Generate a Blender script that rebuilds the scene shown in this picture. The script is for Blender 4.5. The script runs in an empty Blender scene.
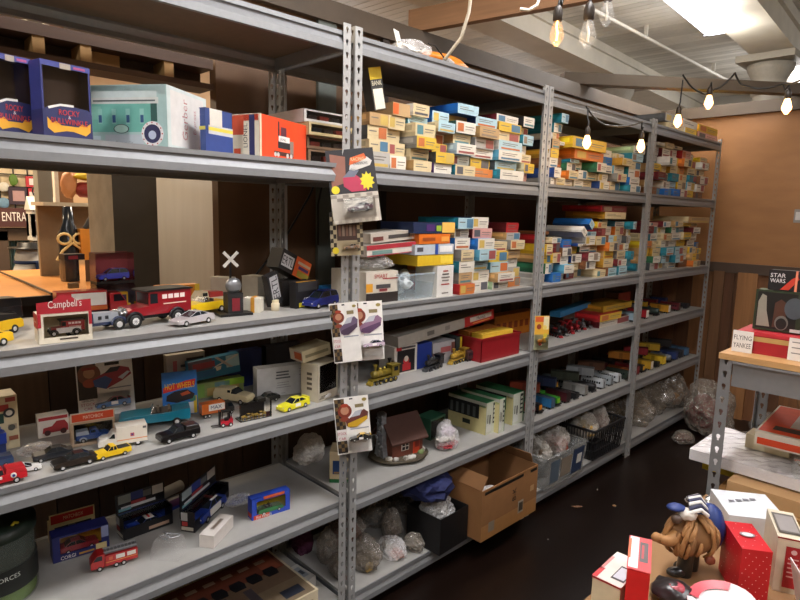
import bpy, bmesh, math, random
from mathutils import Matrix, Vector, noise
SC = bpy.context.scene
COL = SC.collection
PI = math.pi
# ------------------------------------------------------------------ camera frame (used for placing things on real planes)
CAM = Vector((1.636, 0.0, 1.60)); FPX = 586.43
YAW, PIT, ROL = 0.7986887, 0.1458594, 0.0241087
_f = Vector((-math.cos(PIT)*math.sin(YAW), math.cos(PIT)*math.cos(YAW), -math.sin(PIT)))
_r = Vector((math.cos(YAW), math.sin(YAW), 0)); _u = _r.cross(_f)
R2 = _r*math.cos(ROL) + _u*math.sin(ROL); U2 = -_r*math.sin(ROL) + _u*math.cos(ROL)
def hit(px, py, axis, v):
    d = _f + R2*((px-400)/FPX) - U2*((py-300)/FPX)
    i = 'xyz'.index(axis)
    return CAM + d*((v-CAM[i])/d[i])
def dep(px, py, dist):
    return CAM + dist*(_f + R2*((px-400)/FPX) - U2*((py-300)/FPX))
def proj(p):
    d = Vector(p)-CAM; z = d.dot(_f)
    return (400+FPX*d.dot(R2)/z, 300-FPX*d.dot(U2)/z)
# ------------------------------------------------------------------ materials
_M = {}
def lin(h):
    h = h.lstrip('#'); o = []
    for i in (0, 2, 4):
        c = int(h[i:i+2], 16)/255
        o.append(c/12.92 if c <= .04045 else ((c+.055)/1.055)**2.4)
    return o
def mat(h, rough=.55, metal=0.0, var=.07, scale=40, coat=0.0, stretch=None, bump=0.0):
    key = (h, rough, metal, var, scale, coat, stretch, bump)
    if key in _M: return _M[key]
    m = bpy.data.materials.new('paint_%s_%d' % (h.strip('#'), len(_M))); m.use_nodes = True
    nt = m.node_tree; b = nt.nodes['Principled BSDF']
    b.inputs['Roughness'].default_value = rough; b.inputs['Metallic'].default_value = metal
    b.inputs['Coat Weight'].default_value = coat
    tc = nt.nodes.new('ShaderNodeTexCoord'); nz = nt.nodes.new('ShaderNodeTexNoise')
    nz.inputs['Scale'].default_value = scale; nz.inputs['Detail'].default_value = 4
    if stretch:
        mp = nt.nodes.new('ShaderNodeMapping'); mp.inputs['Scale'].default_value = stretch
        nt.links.new(tc.outputs['Object'], mp.inputs['Vector']); nt.links.new(mp.outputs['Vector'], nz.inputs['Vector'])
    else: nt.links.new(tc.outputs['Object'], nz.inputs['Vector'])
    c = lin(h); mx = nt.nodes.new('ShaderNodeMix'); mx.data_type = 'RGBA'
    mx.inputs[6].default_value = [max(0, x*(1-2*var)) for x in c]+[1]
    mx.inputs[7].default_value = [min(1, x*(1+2*var)) for x in c]+[1]
    nt.links.new(nz.outputs['Fac'], mx.inputs[0]); nt.links.new(mx.outputs[2], b.inputs['Base Color'])
    if bump:
        bp = nt.nodes.new('ShaderNodeBump'); bp.inputs['Strength'].default_value = bump; bp.inputs['Distance'].default_value = .004
        nt.links.new(nz.outputs['Fac'], bp.inputs['Height']); nt.links.new(bp.outputs['Normal'], b.inputs['Normal'])
    _M[key] = m; return m
def clear(tint='#ffffff', body=.05, rough=.08):
    key = ('clear', tint, body, rough)
    if key in _M: return _M[key]
    m = bpy.data.materials.new('clear_plastic_%d' % len(_M)); m.use_nodes = True
    nt = m.node_tree; b = nt.nodes['Principled BSDF']; out = nt.nodes['Material Output']
    b.inputs['Base Color'].default_value = lin(tint)+[1]; b.inputs['Roughness'].default_value = rough
    b.inputs['Specular IOR Level'].default_value = .8
    tr = nt.nodes.new('ShaderNodeBsdfTransparent'); tr.inputs['Color'].default_value = [.9+.1*x for x in lin(tint)]+[1]
    nz = nt.nodes.new('ShaderNodeTexNoise'); nz.inputs['Scale'].default_value = 25
    ma = nt.nodes.new('ShaderNodeMath'); ma.operation = 'MULTIPLY_ADD'; ma.inputs[1].default_value = body; ma.inputs[2].default_value = body*.5
    ms = nt.nodes.new('ShaderNodeMixShader')
    nt.links.new(nz.outputs['Fac'], ma.inputs[0]); nt.links.new(ma.outputs[0], ms.inputs[0])
    nt.links.new(tr.outputs[0], ms.inputs[1]); nt.links.new(b.outputs[0], ms.inputs[2]); nt.links.new(ms.outputs[0], out.inputs['Surface'])
    if body < .1:      # clean pane: mirror-like reflection by Fresnel, otherwise see-through
        gl = nt.nodes.new('ShaderNodeBsdfGlossy'); gl.inputs['Roughness'].default_value = rough; fn = nt.nodes.new('ShaderNodeFresnel'); fn.inputs['IOR'].default_value = 1.4
        nt.links.new(fn.outputs[0], ms.inputs[0]); nt.links.new(gl.outputs[0], ms.inputs[2])
    _M[key] = m; return m
def glow(h, s):
    key = ('glow', h, s)
    if key in _M: return _M[key]
    m = bpy.data.materials.new('lamp_%d' % len(_M)); m.use_nodes = True
    b = m.node_tree.nodes['Principled BSDF']; b.inputs['Base Color'].default_value = lin(h)+[1]
    b.inputs['Emission Color'].default_value = lin(h)+[1]; b.inputs['Emission Strength'].default_value = s
    _M[key] = m; return m
# common materials
STEEL = mat('#86888a', .5, .35, .05, 60)
POSTM = mat('#a0a1a0', .5, .25, .05, 60)
STEELD = mat('#85878a', .45, .4, .05, 60)
DECK = mat('#a3a29e', .5, 0, .05, 25)
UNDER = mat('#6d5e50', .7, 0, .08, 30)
BLACK = mat('#121214', .4); TYRE = mat('#151515', .6); CHROME = mat('#c9cccf', .25, .9, .03)
WHITE = mat('#e6e4df', .5); CREAM = mat('#ddd2b6', .55); GLASSY = mat('#1b2228', .12, 0, .03); CARD = mat('#a9805a', .75)
KRAFT = mat('#8f6a44', .8, 0, .08)
CLEAR = clear(); FOG = clear('#e8ecee', .25, .2)
HUB = mat('#d9dadb', .3, .5); RED = mat('#b01c20', .4, coat=.3); YEL = mat('#efc41e', .4, coat=.3)
# ------------------------------------------------------------------ mesh builder
_TXT = {}
def text_mesh(s):
    if s in _TXT: return _TXT[s]
    cu = bpy.data.curves.new('lettering', 'FONT'); cu.body = s; cu.resolution_u = 2; cu.align_x = 'LEFT'
    ob = bpy.data.objects.new('lettering', cu); COL.objects.link(ob)
    bpy.context.view_layer.update()
    me = ob.evaluated_get(bpy.context.evaluated_depsgraph_get()).to_mesh()
    v = [(p.co.x, p.co.y) for p in me.vertices]; f = [tuple(p.vertices) for p in me.polygons]
    bpy.data.objects.remove(ob); bpy.data.curves.remove(cu)
    if v:
        x0 = min(a for a, b in v); x1 = max(a for a, b in v); y0 = min(b for a, b in v); y1 = max(b for a, b in v)
        v = [((a-x0)/(y1-y0), (b-y0)/(y1-y0)) for a, b in v]; w = (x1-x0)/(y1-y0)
    else: w = 1
    _TXT[s] = (v, f, w); return _TXT[s]
class MB:
    def __init__(s): s.v = []; s.f = []; s.mi = []; s.sm = []; s.ml = []; s.T = Matrix.Identity(4); s.st = []
    def push(s, m): s.st.append(s.T); s.T = s.T @ m
    def pop(s): s.T = s.st.pop()
    def mid(s, m):
        if m not in s.ml: s.ml.append(m)
        return s.ml.index(m)
    def add(s, vs, fs, m, smooth=False):
        n = len(s.v); s.v += [tuple(s.T @ Vector(p)) for p in vs]; k = s.mid(m) if not isinstance(m, list) else None
        for i, f in enumerate(fs):
            s.f.append(tuple(n+j for j in f)); s.mi.append(k if k is not None else s.mid(m[i])); s.sm.append(smooth)
    def box(s, x0, x1, y0, y1, z0, z1, m, **fm):
        v = [(x0,y0,z0),(x1,y0,z0),(x1,y1,z0),(x0,y1,z0),(x0,y0,z1),(x1,y0,z1),(x1,y1,z1),(x0,y1,z1)]
        f = [(0,3,2,1),(4,5,6,7),(0,1,5,4),(2,3,7,6),(1,2,6,5),(3,0,4,7)]
        ms = [fm.get(k, m) for k in ('bottom','top','front','back','right','left')]   # front=-y right=+x
        s.add(v, f, ms)
    def cbox(s, c, d, m, **fm): s.box(c[0]-d[0]/2, c[0]+d[0]/2, c[1]-d[1]/2, c[1]+d[1]/2, c[2]-d[2]/2, c[2]+d[2]/2, m, **fm)
    def quad(s, a, b, c, d, m): s.add([a,b,c,d], [(0,1,2,3)], m)
    def poly(s, pts, m): s.add(pts, [tuple(range(len(pts)))], m)
    def tube(s, pts, r, m, n=8, caps=True, smooth=True):
        P = [Vector(p) for p in pts]; rr = r if isinstance(r, (list, tuple)) else [r]*len(P); vs = []
        up = None
        for i, p in enumerate(P):
            t = (P[min(i+1, len(P)-1)]-P[max(i-1, 0)]).normalized()
            if up is None: up = t.orthogonal().normalized()
            up = (up - t*up.dot(t)).normalized(); w = t.cross(up)
            for k in range(n):
                a = 2*PI*k/n; vs.append(p + (up*math.cos(a)+w*math.sin(a))*rr[i])
        fs = [(i*n+k, i*n+(k+1) % n, (i+1)*n+(k+1) % n, (i+1)*n+k) for i in range(len(P)-1) for k in range(n)]
        s.add(vs, fs, m, smooth)
        if caps: s.add(vs[:n], [tuple(reversed(range(n)))], m); s.add(vs[-n:], [tuple(range(n))], m)
    def lathe(s, prof, m, n=16, smooth=True, axis='z'):
        vs = []
        for r, z in prof:
            for k in range(n):
                a = 2*PI*k/n; p = (r*math.cos(a), r*math.sin(a), z)
                vs.append(p if axis == 'z' else ((p[2], p[0], p[1]) if axis == 'x' else (p[0], p[2], p[1])))
        L = len(prof)
        fs = [(i*n+k, i*n+(k+1) % n, (i+1)*n+(k+1) % n, (i+1)*n+k) for i in range(L-1) for k in range(n)]
        s.add(vs, fs, m, smooth)
        if prof[0][0] > 1e-6: s.add(vs[:n], [tuple(reversed(range(n)))], m)
        if prof[-1][0] > 1e-6: s.add(vs[-n:], [tuple(range(n))], m)
    def prism(s, poly, hw, m, taper=0.0, cham=0.0, y0=0.0, z0=None, z1=None):
        """side outline (x,z) extruded across y"""
        zs = [p[1] for p in poly]; a = min(zs) if z0 is None else z0; b = max(zs) if z1 is None else z1
        cx = sum(p[0] for p in poly)/len(poly); cz = sum(zs)/len(zs); n = len(poly)
        def w(z): return hw*(1-taper*max(0, (z-a)/max(1e-9, b-a)))
        lay = []
        if cham: lay = [(-1, 1-cham, 1), (-1, 1, 1-cham*1.6), (1, 1, 1-cham*1.6), (1, 1-cham, 1)]
        else: lay = [(-1, 1, 1), (1, 1, 1)]
        vs = []
        for sg, sc, ws in lay:
            for x, z in poly: vs.append((cx+(x-cx)*sc, y0+sg*w(z)*ws, cz+(z-cz)*sc))
        fs = []
        for i in range(len(lay)-1):
            for k in range(n): fs.append((i*n+k, i*n+(k+1) % n, (i+1)*n+(k+1) % n, (i+1)*n+k))
        fs.append(tuple(range(n))); fs.append(tuple((len(lay)-1)*n+k for k in reversed(range(n))))
        s.add(vs, fs, m)
    def blob(s, c, r, m, amp=.25, fr=2.0, sub=3, seed=0, flat=None, smooth=True):
        bm = bmesh.new(); bmesh.ops.create_icosphere(bm, subdivisions=sub, radius=1)
        vs = []
        for v in bm.verts:
            d = v.co.normalized(); k = 1+amp*noise.noise(d*fr+Vector((seed*7.3, seed*1.7, seed*3.1)))+amp*.5*noise.noise(d*fr*2.7+Vector((seed, 5, 1)))
            p = Vector((c[0]+d.x*r[0]*k, c[1]+d.y*r[1]*k, c[2]+d.z*r[2]*k))
            if flat is not None: p.z = max(p.z, flat)
            vs.append(p)
        fs = [tuple(v.index for v in f.verts) for f in bm.faces]; bm.free()
        s.add(vs, fs, m, smooth)
    def sack(s, c, r, m, seed=0):
        bm = bmesh.new(); bmesh.ops.create_icosphere(bm, subdivisions=4, radius=1); o = Vector((seed*7.3, seed*1.7, seed*3.1)); vs = []
        for v in bm.verts:
            d = v.co.normalized(); k = 1+.28*noise.noise(d*1.3+o)-.22*abs(noise.noise(d*2.6+o*1.7))-.12*abs(noise.noise(d*6+o))-.05*abs(noise.noise(d*13+o))
            k *= 1+.25*max(0, d.z)**4
            vs.append(Vector((c[0]+d.x*r[0]*k*1.12, c[1]+d.y*r[1]*k*1.12, max(.001, c[2]+d.z*r[2]*k*1.12))))
        fs = [tuple(v.index for v in f.verts) for f in bm.faces]; bm.free(); s.add(vs, fs, m, False)
    def text(s, t, o, xd, yd, h, m, maxw=None, lift=.0004, center=False):
        v, f, w = text_mesh(t); xd = Vector(xd).normalized(); yd = Vector(yd).normalized(); nn = xd.cross(yd)*lift
        sx = h if maxw is None or w*h <= maxw else maxw/w
        o = Vector(o)
        if center: o = o - xd*(w*sx/2) - yd*(h/2)
        s.add([o+xd*(a*sx)+yd*(b*h)+nn for a, b in v], f, m)
    def build(s, name, parent=None, loc=(0,0,0), rz=0.0, rot=None, bevel=0.0, solid=0.0, auto=True):
        me = bpy.data.meshes.new(name); me.from_pydata(s.v, [], s.f)
        for m in s.ml: me.materials.append(m)
        me.polygons.foreach_set('material_index', s.mi); me.polygons.foreach_set('use_smooth', s.sm)
        if auto:
            bm = bmesh.new(); bm.from_mesh(me); bmesh.ops.recalc_face_normals(bm, faces=bm.faces); bm.to_mesh(me); bm.free()
        me.update()
        o = bpy.data.objects.new(name, me); COL.objects.link(o)
        o.location = loc
        o.rotation_euler = rot if rot is not None else (0, 0, rz)
        if parent is not None: o.parent = parent
        if bevel:
            md = o.modifiers.new('soft_edges', 'BEVEL'); md.width = bevel; md.segments = 2; md.limit_method = 'ANGLE'
        if solid:
            md = o.modifiers.new('sheet', 'SOLIDIFY'); md.thickness = solid; md.offset = 0
        return o
_LAB = {}
def tag(o, label, cat, group=None, kind=None):
    o['label'] = label; o['category'] = cat
    if group: o['group'] = group
    if kind: o['kind'] = kind
    if label in _LAB: print('DUP LABEL', label)
    n = len(label.replace(',', ' ').split())
    if n < 4 or n > 16: print('LABEL LEN', n, label)
    _LAB[label] = o; return o
def thing(name, label, cat, loc=(0,0,0), rz=0.0, group=None, rot=None):
    o = bpy.data.objects.new(name, None); COL.objects.link(o); o.location = loc
    o.rotation_euler = rot if rot is not None else (0, 0, rz); o.empty_display_size = .02
    return tag(o, label, cat, group)
def struct(o): o['kind'] = 'structure'; return o
def TR(x=0, y=0, z=0, rz=0, rx=0, ry=0):
    return Matrix.Translation((x, y, z)) @ Matrix.Rotation(rz, 4, 'Z') @ Matrix.Rotation(ry, 4, 'Y') @ Matrix.Rotation(rx, 4, 'X')
# box fitted to the photograph: nearest bottom corner on a real deck, yaw, and where its left / right / top edges end
def clampx(p, lo, hi):
    """slide a deck point along its own line of sight (seen from above) until it lies over the shelf"""
    x = min(max(p.x, lo), hi)
    if x == p.x: return p
    k = (x-CAM.x)/(p.x-CAM.x); return Vector((x, CAM.y+(p.y-CAM.y)*k, p.z))
XR = [-.43, -.008]
def fit(corner, z, yaw, pl, pr, pt, lo=None, hi=None):
    c = hit(corner[0], corner[1], 'z', z)
    if XR: c = clampx(c, XR[0] if lo is None else lo, XR[1] if hi is None else hi)
    L = Vector((-math.cos(yaw), -math.sin(yaw), 0)); R = Vector((-math.sin(yaw), math.cos(yaw), 0))
    def ln(d, px):
        lo, hi = .002, 1.2
        for _ in range(40):
            m = (lo+hi)/2; q = proj(c+d*m)[0]
            if (q > px) == (proj(c+d*.002)[0] > px): lo = m
            else: hi = m
        return lo
    a = ln(L, pl); b = ln(R, pr)
    lo, hi = .002, 1.2
    for _ in range(40):
        m = (lo+hi)/2
        if proj(c+Vector((0,0,m)))[1] > pt: lo = m
        else: hi = m
    return c, a, b, lo
def fbox(corner, z, yaw, pl, pr, pt, amax=None, bmax=None):
    """returns base centre, rz, depth a (local -x side = away along left face), width b, height. Local frame: near corner at (+a/2,-b/2); right face = +x, left face = -y"""
    c, a, b, h = fit(corner, z, yaw, pl, pr, pt, None if amax is None else -.435+amax, -.022 if abs(z-D2) < .01 else None)
    if amax: a = min(a, amax)
    if bmax: b = min(b, bmax)
    L = Vector((-math.cos(yaw), -math.sin(yaw), 0)); R = Vector((-math.sin(yaw), math.cos(yaw), 0))
    ctr = c + L*(a/2) + R*(b/2)
    return ctr, yaw, a, b, h
D1, D2, D3, D4, D5, D6 = 2.202, 1.766, 1.252, .910, .5185, .104
DECKS = [D6, D5, D4, D3, D2, D1]
# ------------------------------------------------------------------ the room
WX = -.60; FY = 5.25; HZ = 2.525
def wood(h, sc=6, stretch=(1, 1, .06), rough=.6, var=.22): return mat(h, rough, 0, var, sc*6, 0, stretch)
PLANK = [wood(h) for h in ('#6a4528', '#7b5130', '#5c3b23', '#845a36', '#6f4a2b')]
DPLANK = [wood(h, var=.25) for h in ('#4a3524', '#56402c', '#3e2c1f', '#5f4a35')]
random.seed(5)
m = MB(); fl = mat('#160c08', .3, 0, .35, 5, 0, (6, .7, 1), .05)
m.box(WX-.1, 4.2, -2.2, FY+.1, -.1, 0, fl); struct(m.build('floor'))
# back wall: planks low, hardboard above (right of the opening), studs at the opening
BW = mat('#5b4027', .6, 0, .16, 7); FWM = mat('#94673d', .5, 0, .12, 4, 0, (1, 1, 3))
m = MB(); y = -1.4
while y < FY:
    w = random.choice((.09, .11, .14, .16)); y1 = min(y+w, FY)
    m.box(WX-.02, WX+random.uniform(0, .006), y+.002, y1-.002, 0, 1.19, random.choice(DPLANK)); y = y1
m.box(WX-.06, WX-.02, -1.4, FY, 0, 1.19, BW)
m.box(WX-.05, WX, 1.14, FY, 1.19, HZ-.09, BW)
m.box(WX+.001, WX+.02, 1.62, 1.72, 1.19, HZ-.09, mat('#5c625c', .7))          # grey stud
m.box(WX+.001, WX+.025, 2.0, 2.04, 1.19, HZ-.09, mat('#2b2119', .7))
struct(m.build('wall_back'))
m = MB(); m.box(WX-.1, WX+.035, 1.14, FY, HZ-.09, HZ, mat('#4f4336', .6, 0, .15, 8)); struct(m.build('trim_1'))
# framed header over the opening: two plates, short blocks, dark pockets
fr = wood('#4a3222', 8, (1, .06, 1)); bl = mat('#9a7748', .7, 0, .15, 12)
m = MB(); m.box(WX-.12, WX, -1.4, 1.13, 2.063, 2.083, fr); m.box(WX-.12, WX, -1.4, 1.13, 2.138, 2.175, fr)
m.box(WX-.125, WX-.11, -1.4, 1.13, 2.083, 2.138, mat('#3a2a1e', .8))
for px in (-40, 34, 82, 166, 243): 
    yy = hit(px, 50+px*.2, 'x', WX)[1]
    m.box(WX-.11, WX-.01, yy, yy+.035, 2.083, 2.138, bl)
yy = hit(87, 62, 'x', WX)[1]; m.box(WX-.105, WX-.07, yy, yy+.13, 2.083, 2.137, mat('#a57c4e', .8))
struct(m.build('trim_2'))
# far wall
m = MB(); m.box(WX-.06, 4.2, FY, FY+.05, 1.268, HZ-.09, FWM)
struct(m.build('wall_far'))
m = MB(); x = WX
while x < 4.2:
    w = random.choice((.10, .13, .16, .12)); x1 = min(x+w, 4.2)
    m.box(x+.002, x1-.002, FY-random.uniform(0, .008), FY+.04, 0, 1.2, random.choice(PLANK)); x = x1
m.box(.16, .30, FY-.03, FY-.008, 0, 1.2, wood('#96683e')); m.box(-.02, .06, FY-.03, FY-.008, .0, 1.2, wood('#6a4a2e'))
struct(m.build('wall_far_lower'))
m = MB(); m.box(WX+.03, 4.2, FY-.025, FY+.02, 1.19, 1.27, mat('#4a3a2e', .6, 0, .1, 10)); struct(m.build('trim_3'))
m = MB(); m.box(WX+.035, 4.2, FY-.035, FY+.05, HZ-.09, HZ, mat('#4f4336', .6, 0, .12, 8)); struct(m.build('trim_4'))
# hall ceiling, turned a little against the shelving
HR = math.radians(3.7)
CW = mat('#d3d0c6', .6, 0, .06, 6); CW2 = mat('#c2bfb5', .6, 0, .08, 6); CB = mat('#cfcabd', .55, 0, .1, 5)
m = MB(); m.push(TR(0, 4, 0, HR)); y = -6.4
while y < 9:
    m.box(-7.5, 4.0, y+.004, y+.086, 3.3, 3.33, random.choice((CW, CW2, CW))); y += .09
m.box(-7.5, 4.0, -6.4, 9, 3.332, 3.36, CW2)
m.pop(); struct(m.build('ceiling'))
def ceiling_beam(name, px, py, w, h, lab):
    p = hit(px, py, 'z', 3.3-h); q = Matrix.Rotation(-HR, 3, 'Z') @ (Vector((p.x, p.y-4, 0)))
    m = MB(); m.push(TR(0, 4, 0, HR)); m.box(q.x-w/2, q.x+w/2, -6.4, 9, 3.3-h, 3.299, CB)
    m.box(q.x-w/2-.03, q.x+w/2+.03, -6.4, 9, 3.3-h*.35, 3.299, CB); m.pop(); return struct(m.build(name)), q
_, qR = ceiling_beam('trim_5', 775, 55, .34, .24, '')
_, qL = ceiling_beam('trim_6', 614, 82, .30, .22, '')
def column(px, py, z1, r, label):
    p = hit(px, py, 'z', z1)
    t = thing('column', label, 'column', (p.x, p.y, 0))
    m = MB(); m.lathe([(r, 0), (r*.92, z1-.34)], mat('#8f897c', .6), 18); m.build('shaft', t)
    m = MB(); m.lathe([(r*.92, z1-.34), (r*1.08, z1-.33), (r*1.08, z1-.29), (r*.98, z1-.28), (r*1.05, z1-.2), (r*1.4, z1-.12), (r*1.45, z1-.07), (r*1.15, z1-.06)], mat('#8f897c', .6), 18)
    m.box(-r*1.75, r*1.75, -r*1.75, r*1.75, z1-.06, z1-.002, mat('#989284', .6)); m.build('capital', t)
column(772, 57, 3.06, .13, 'grey hall column with flared capital beyond the far wall, upper right')
column(617, 84, 3.08, .13, 'small grey column seen under the white beam beyond the partition')
# white conduit under the ceiling
m = MB(); a = hit(575, 0, 'z', 3.2); b = hit(765, 100, 'z', 3.2); dd = (b-a)
m.tube([a-dd*.6, a, b, b+dd*.3], .014, mat('#d6d3c9', .5), 8)
for k in (.25, .6, .9): 
    p = a+dd*k; m.box(p.x-.015, p.x+.015, p.y-.01, p.y+.01, p.z, 3.3, mat('#c8c4b8', .5))
tag(m.build('conduit'), 'thin white conduit pipe running under the white board ceiling', 'pipe')
# fluorescent fixtures
def fluor(px, py, label, ln=1.25, off=(0, 0), pw=1.0):
    p = hit(px, py, 'z', 3.1) + Vector((off[0], off[1], 0))
    t = thing('ceiling_light', label, 'light', (p.x, p.y, 3.1), HR, 'fluorescent wraparound fixtures')
    m = MB(); m.box(-.18, .18, -ln, 0, .06, .09, mat('#dcdcd6', .5)); m.box(-.03, .03, -ln*.2-.02, -ln*.2+.02, .09, .205, mat('#bbbbb5', .5)); m.box(-.03, .03, -ln*.8-.02, -ln*.8+.02, .09, .205, mat('#bbbbb5', .5)); m.build('housing', t)
    m = MB(); m.prism([(-.2, .06), (-.195, .01), (-.16, -.008), (.16, -.008), (.195, .01), (.2, .06)], ln/2, glow('#eceeff', 6), y0=-ln/2); m.build('diffuser', t)
    for e in (0, -ln):
        m = MB()
        for k in range(20): m.box(-.195+k*.0195, -.18+k*.0195, e-.006, e+.006, .0, .058, mat('#d5d6ea', .4))
        m.box(-.2, .2, e-.004, e+.004, -.004, .003, mat('#d5d6ea', .4)); m.build('end_louvre', t)
    L = bpy.data.lights.new('tube_light', 'AREA'); L.shape = 'RECTANGLE'; L.size = .36; L.size_y = ln*.95; L.energy = 36*pw; L.color = (1, .96, .93)
    lo = bpy.data.objects.new('tube_light', L); COL.objects.link(lo); lo.parent = t; lo.location = (0, -ln/2, -.03)
    for k in (.25, .75):
        L = bpy.data.lights.new('tube_glow', 'POINT'); L.energy = 16*pw; L.shadow_soft_size = .12; L.color = (1, .96, .91); lo = bpy.data.objects.new('tube_glow', L); COL.objects.link(lo); lo.parent = t; lo.location = (0, -ln*k, -.16)
    return t
fluor(731, 31, 'white fluorescent ceiling fixture glowing beside the wide white beam')
fluor(731, 31, 'white fluorescent ceiling fixture, unseen, added for light, nearer the aisle front', off=(1.0, -3.1))  # this and the next are unseen fixtures added to light the aisle
fluor(731, 31, 'white fluorescent ceiling fixture, unseen, added for light, above the camera spot', off=(.75, -5.6))
fluor(731, 31, 'white fluorescent ceiling fixture, unseen, added for light, over the right wall side', off=(3.0, -2.6), pw=.75)  # unseen pair added to throw light in under the shelves
fluor(731, 31, 'white fluorescent ceiling fixture, unseen, added for light, behind the camera right', off=(3.0, -5.4), pw=.6)
for k, (ox, oy) in enumerate(((0, 2.6), (-3.4, -1.0), (-3.4, 2.4), (2.6, 2.2))): fluor(731, 31, 'white fluorescent ceiling fixture in the hall, unseen, added for light, %s' % ('beyond far wall', 'above the counter', 'behind the back wall', 'right of the far wall')[k], off=(ox, oy))  # unseen hall fixtures added to brighten the ceiling
# rafter on the partition and rough diagonal brace
def bar(name, a, b, w, h, m_, label, cat):
    a = Vector(a); b = Vector(b); d = b-a; ln = d.length; mb = MB()
    mb.box(0, ln, -w/2, w/2, -h, 0, m_)
    o = mb.build(name, None, a, 0, (0, -math.asin(d.z/ln), math.atan2(d.y, d.x))); return tag(o, label, cat)
a = hit(440, 31, 'z', 2.53); b = hit(640, -4, 'z', 2.53)
dx = (b-a).normalized(); a2 = a + dx*(-(a.x-(WX-.05))/dx.x)
a2.z = b.z = 2.635
bar('timber_beam', a2+Vector((0, -.05, 0)), b+dx*1.5+Vector((0, -.05, 0)), .045, .11, wood('#7d5a3c', 8, (.06, 1, 1)), 'raw orange timber joist crossing the aisle above the second bay', 'beam')
a = hit(562, 82, 'z', 2.54); b = hit(800, 93, 'z', 2.54); d = (b-a)
a3 = a; a3.z = b.z = 2.60
bar('timber_beam', a3, b+d*1.2, .09, .075, mat('#5e5244', .6, 0, .12, 8), 'grey-brown beam from which the bulb string hangs near far wall', 'beam')
# ------------------------------------------------------------------ shelving units
def keyplate(mb, w, h, m, axis, u0=0.0, x=0.0):
    """flange of width w with a keyhole every 38 mm; axis 'y' spreads along +y at x, 'x' spreads along -x at y=u0"""
    pit = .0405; n = int(h/pit); hole = []
    for k in range(9): 
        a = math.radians(-40+k*260/8); hole.append((.0062*math.cos(a), .004+.0062*math.sin(a)))
    hole += [(-.0032, -.004), (-.0028, -.0105), (.0028, -.0105), (.0032, -.004)]
    N = len(hole); hw = w/2; hh = pit/2; out = []
    for (a, b) in hole:
        an = math.atan2(b, a); c, s_ = math.cos(an), math.sin(an); k = min(hw/max(abs(c), 1e-9), hh/max(abs(s_), 1e-9)); out.append((k*c, k*s_))
    def P(a, b):
        return (x, u0+hw+a, b) if axis == 'y' else (x-hw-a, u0, b)
    for i in range(n):
        zc = h-(i+.5)*pit
        vs = [P(a, zc+b) for a, b in out]+[P(a, zc+b) for a, b in hole]
        mb.add(vs, [(k, (k+1) % N, N+(k+1) % N, N+k) for k in range(N)], m)
        for cx, cz in ((hw, hh), (-hw, hh), (-hw, -hh), (hw, -hh)):   # corner fillers
            an = math.atan2(cz, cx)
            best = sorted(range(N), key=lambda q: abs(((math.atan2(out[q][1], out[q][0])-an+PI) % (2*PI))-PI))[:2]
            mb.add([P(cx, zc+cz)]+[P(out[q][0], zc+out[q][1]) for q in best], [(0, 1, 2)], m)
    if h-n*pit > .001: mb.quad(P(-hw, 0), P(hw, 0), P(hw, h-n*pit), P(-hw, h-n*pit), m)
def post(t, x, y, sx, sy, h, m=POSTM):
    """L-angle: corner at (x,y); one flange along sy*y in plane x, other along -sx*x in plane y"""
    mb = MB(); w = .032
    keyplate(mb, w, h, m, 'y', y if sy > 0 else y-w, x)
    keyplate(mb, w, h, m, 'x', y, x if sx > 0 else x+w)
    return mb.build('post', t, solid=.0018)
def beam_y(t, x, y0, y1, z, sgn, parent):
    """folded rail along y; z = deck level; sgn +1 faces +x"""
    prof = [(-.004, 0), (0, 0), (0, -.014), (-.008, -.016), (-.008, -.020), (.004, -.040), (.004, -.062), (-.012, -.062), (-.012, -.058), (-.002, -.056), (-.002, -.042), (-.014, -.022), (-.014, -.004)]
    vs = [(x+sgn*a, yy, z+b) for yy in (y0, y1) for a, b in prof]; n = len(prof); mb = MB()
    mb.add(vs, [(k, (k+1) % n, n+(k+1) % n, n+k) for k in range(n)], STEEL)
    mb.add(vs[:n], [tuple(range(n))], STEEL); mb.add(vs[n:], [tuple(range(n))], STEEL)
    return mb.build('front_beam' if sgn > 0 else 'back_beam', parent)
DEP = .457
def unit(y0, y1, label, dz=(0,)*6, left=True):
    t = thing('shelving_unit', label, 'shelving')
    x0 = -DEP
    for (x, sx) in ((.006, 1), (x0-.006, -1)):
        post(t, x, y0, sx, 1, 2.228); post(t, x, y1, sx, -1, 2.228)
    for z, e in zip(DECKS, dz):
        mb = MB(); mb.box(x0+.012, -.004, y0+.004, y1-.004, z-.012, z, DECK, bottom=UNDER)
        o = mb.build('shelf_board', t)
        beam_y(t, 0, y0+.003, y1-.003, z+.001, 1, o); beam_y(t, x0, y0+.003, y1-.003, z+.001, -1, o)
        for yy, s in ((y0+.003, 1), (y1-.003, -1)):
            mb = MB(); mb.box(x0+.01, -.014, min(yy, yy+s*.010), max(yy, yy+s*.010), z-.055, z-.013, STEELD); mb.build('side_beam', o)
    return t
UY = [(.105, 1.325), (1.345, 2.556), (2.568, 3.776), (3.788, 5.018)]
unit(*UY[0], 'grey steel shelving unit at the left, holding die-cast cars and toy boxes')
unit(*UY[1], 'second grey steel shelving unit, with locomotives, brick cottage and green boxes')
unit(*UY[2], 'third grey steel shelving unit from left, filled with train kit boxes')
unit(*UY[3], 'grey steel shelving unit at the far end against the plank wall')
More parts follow.
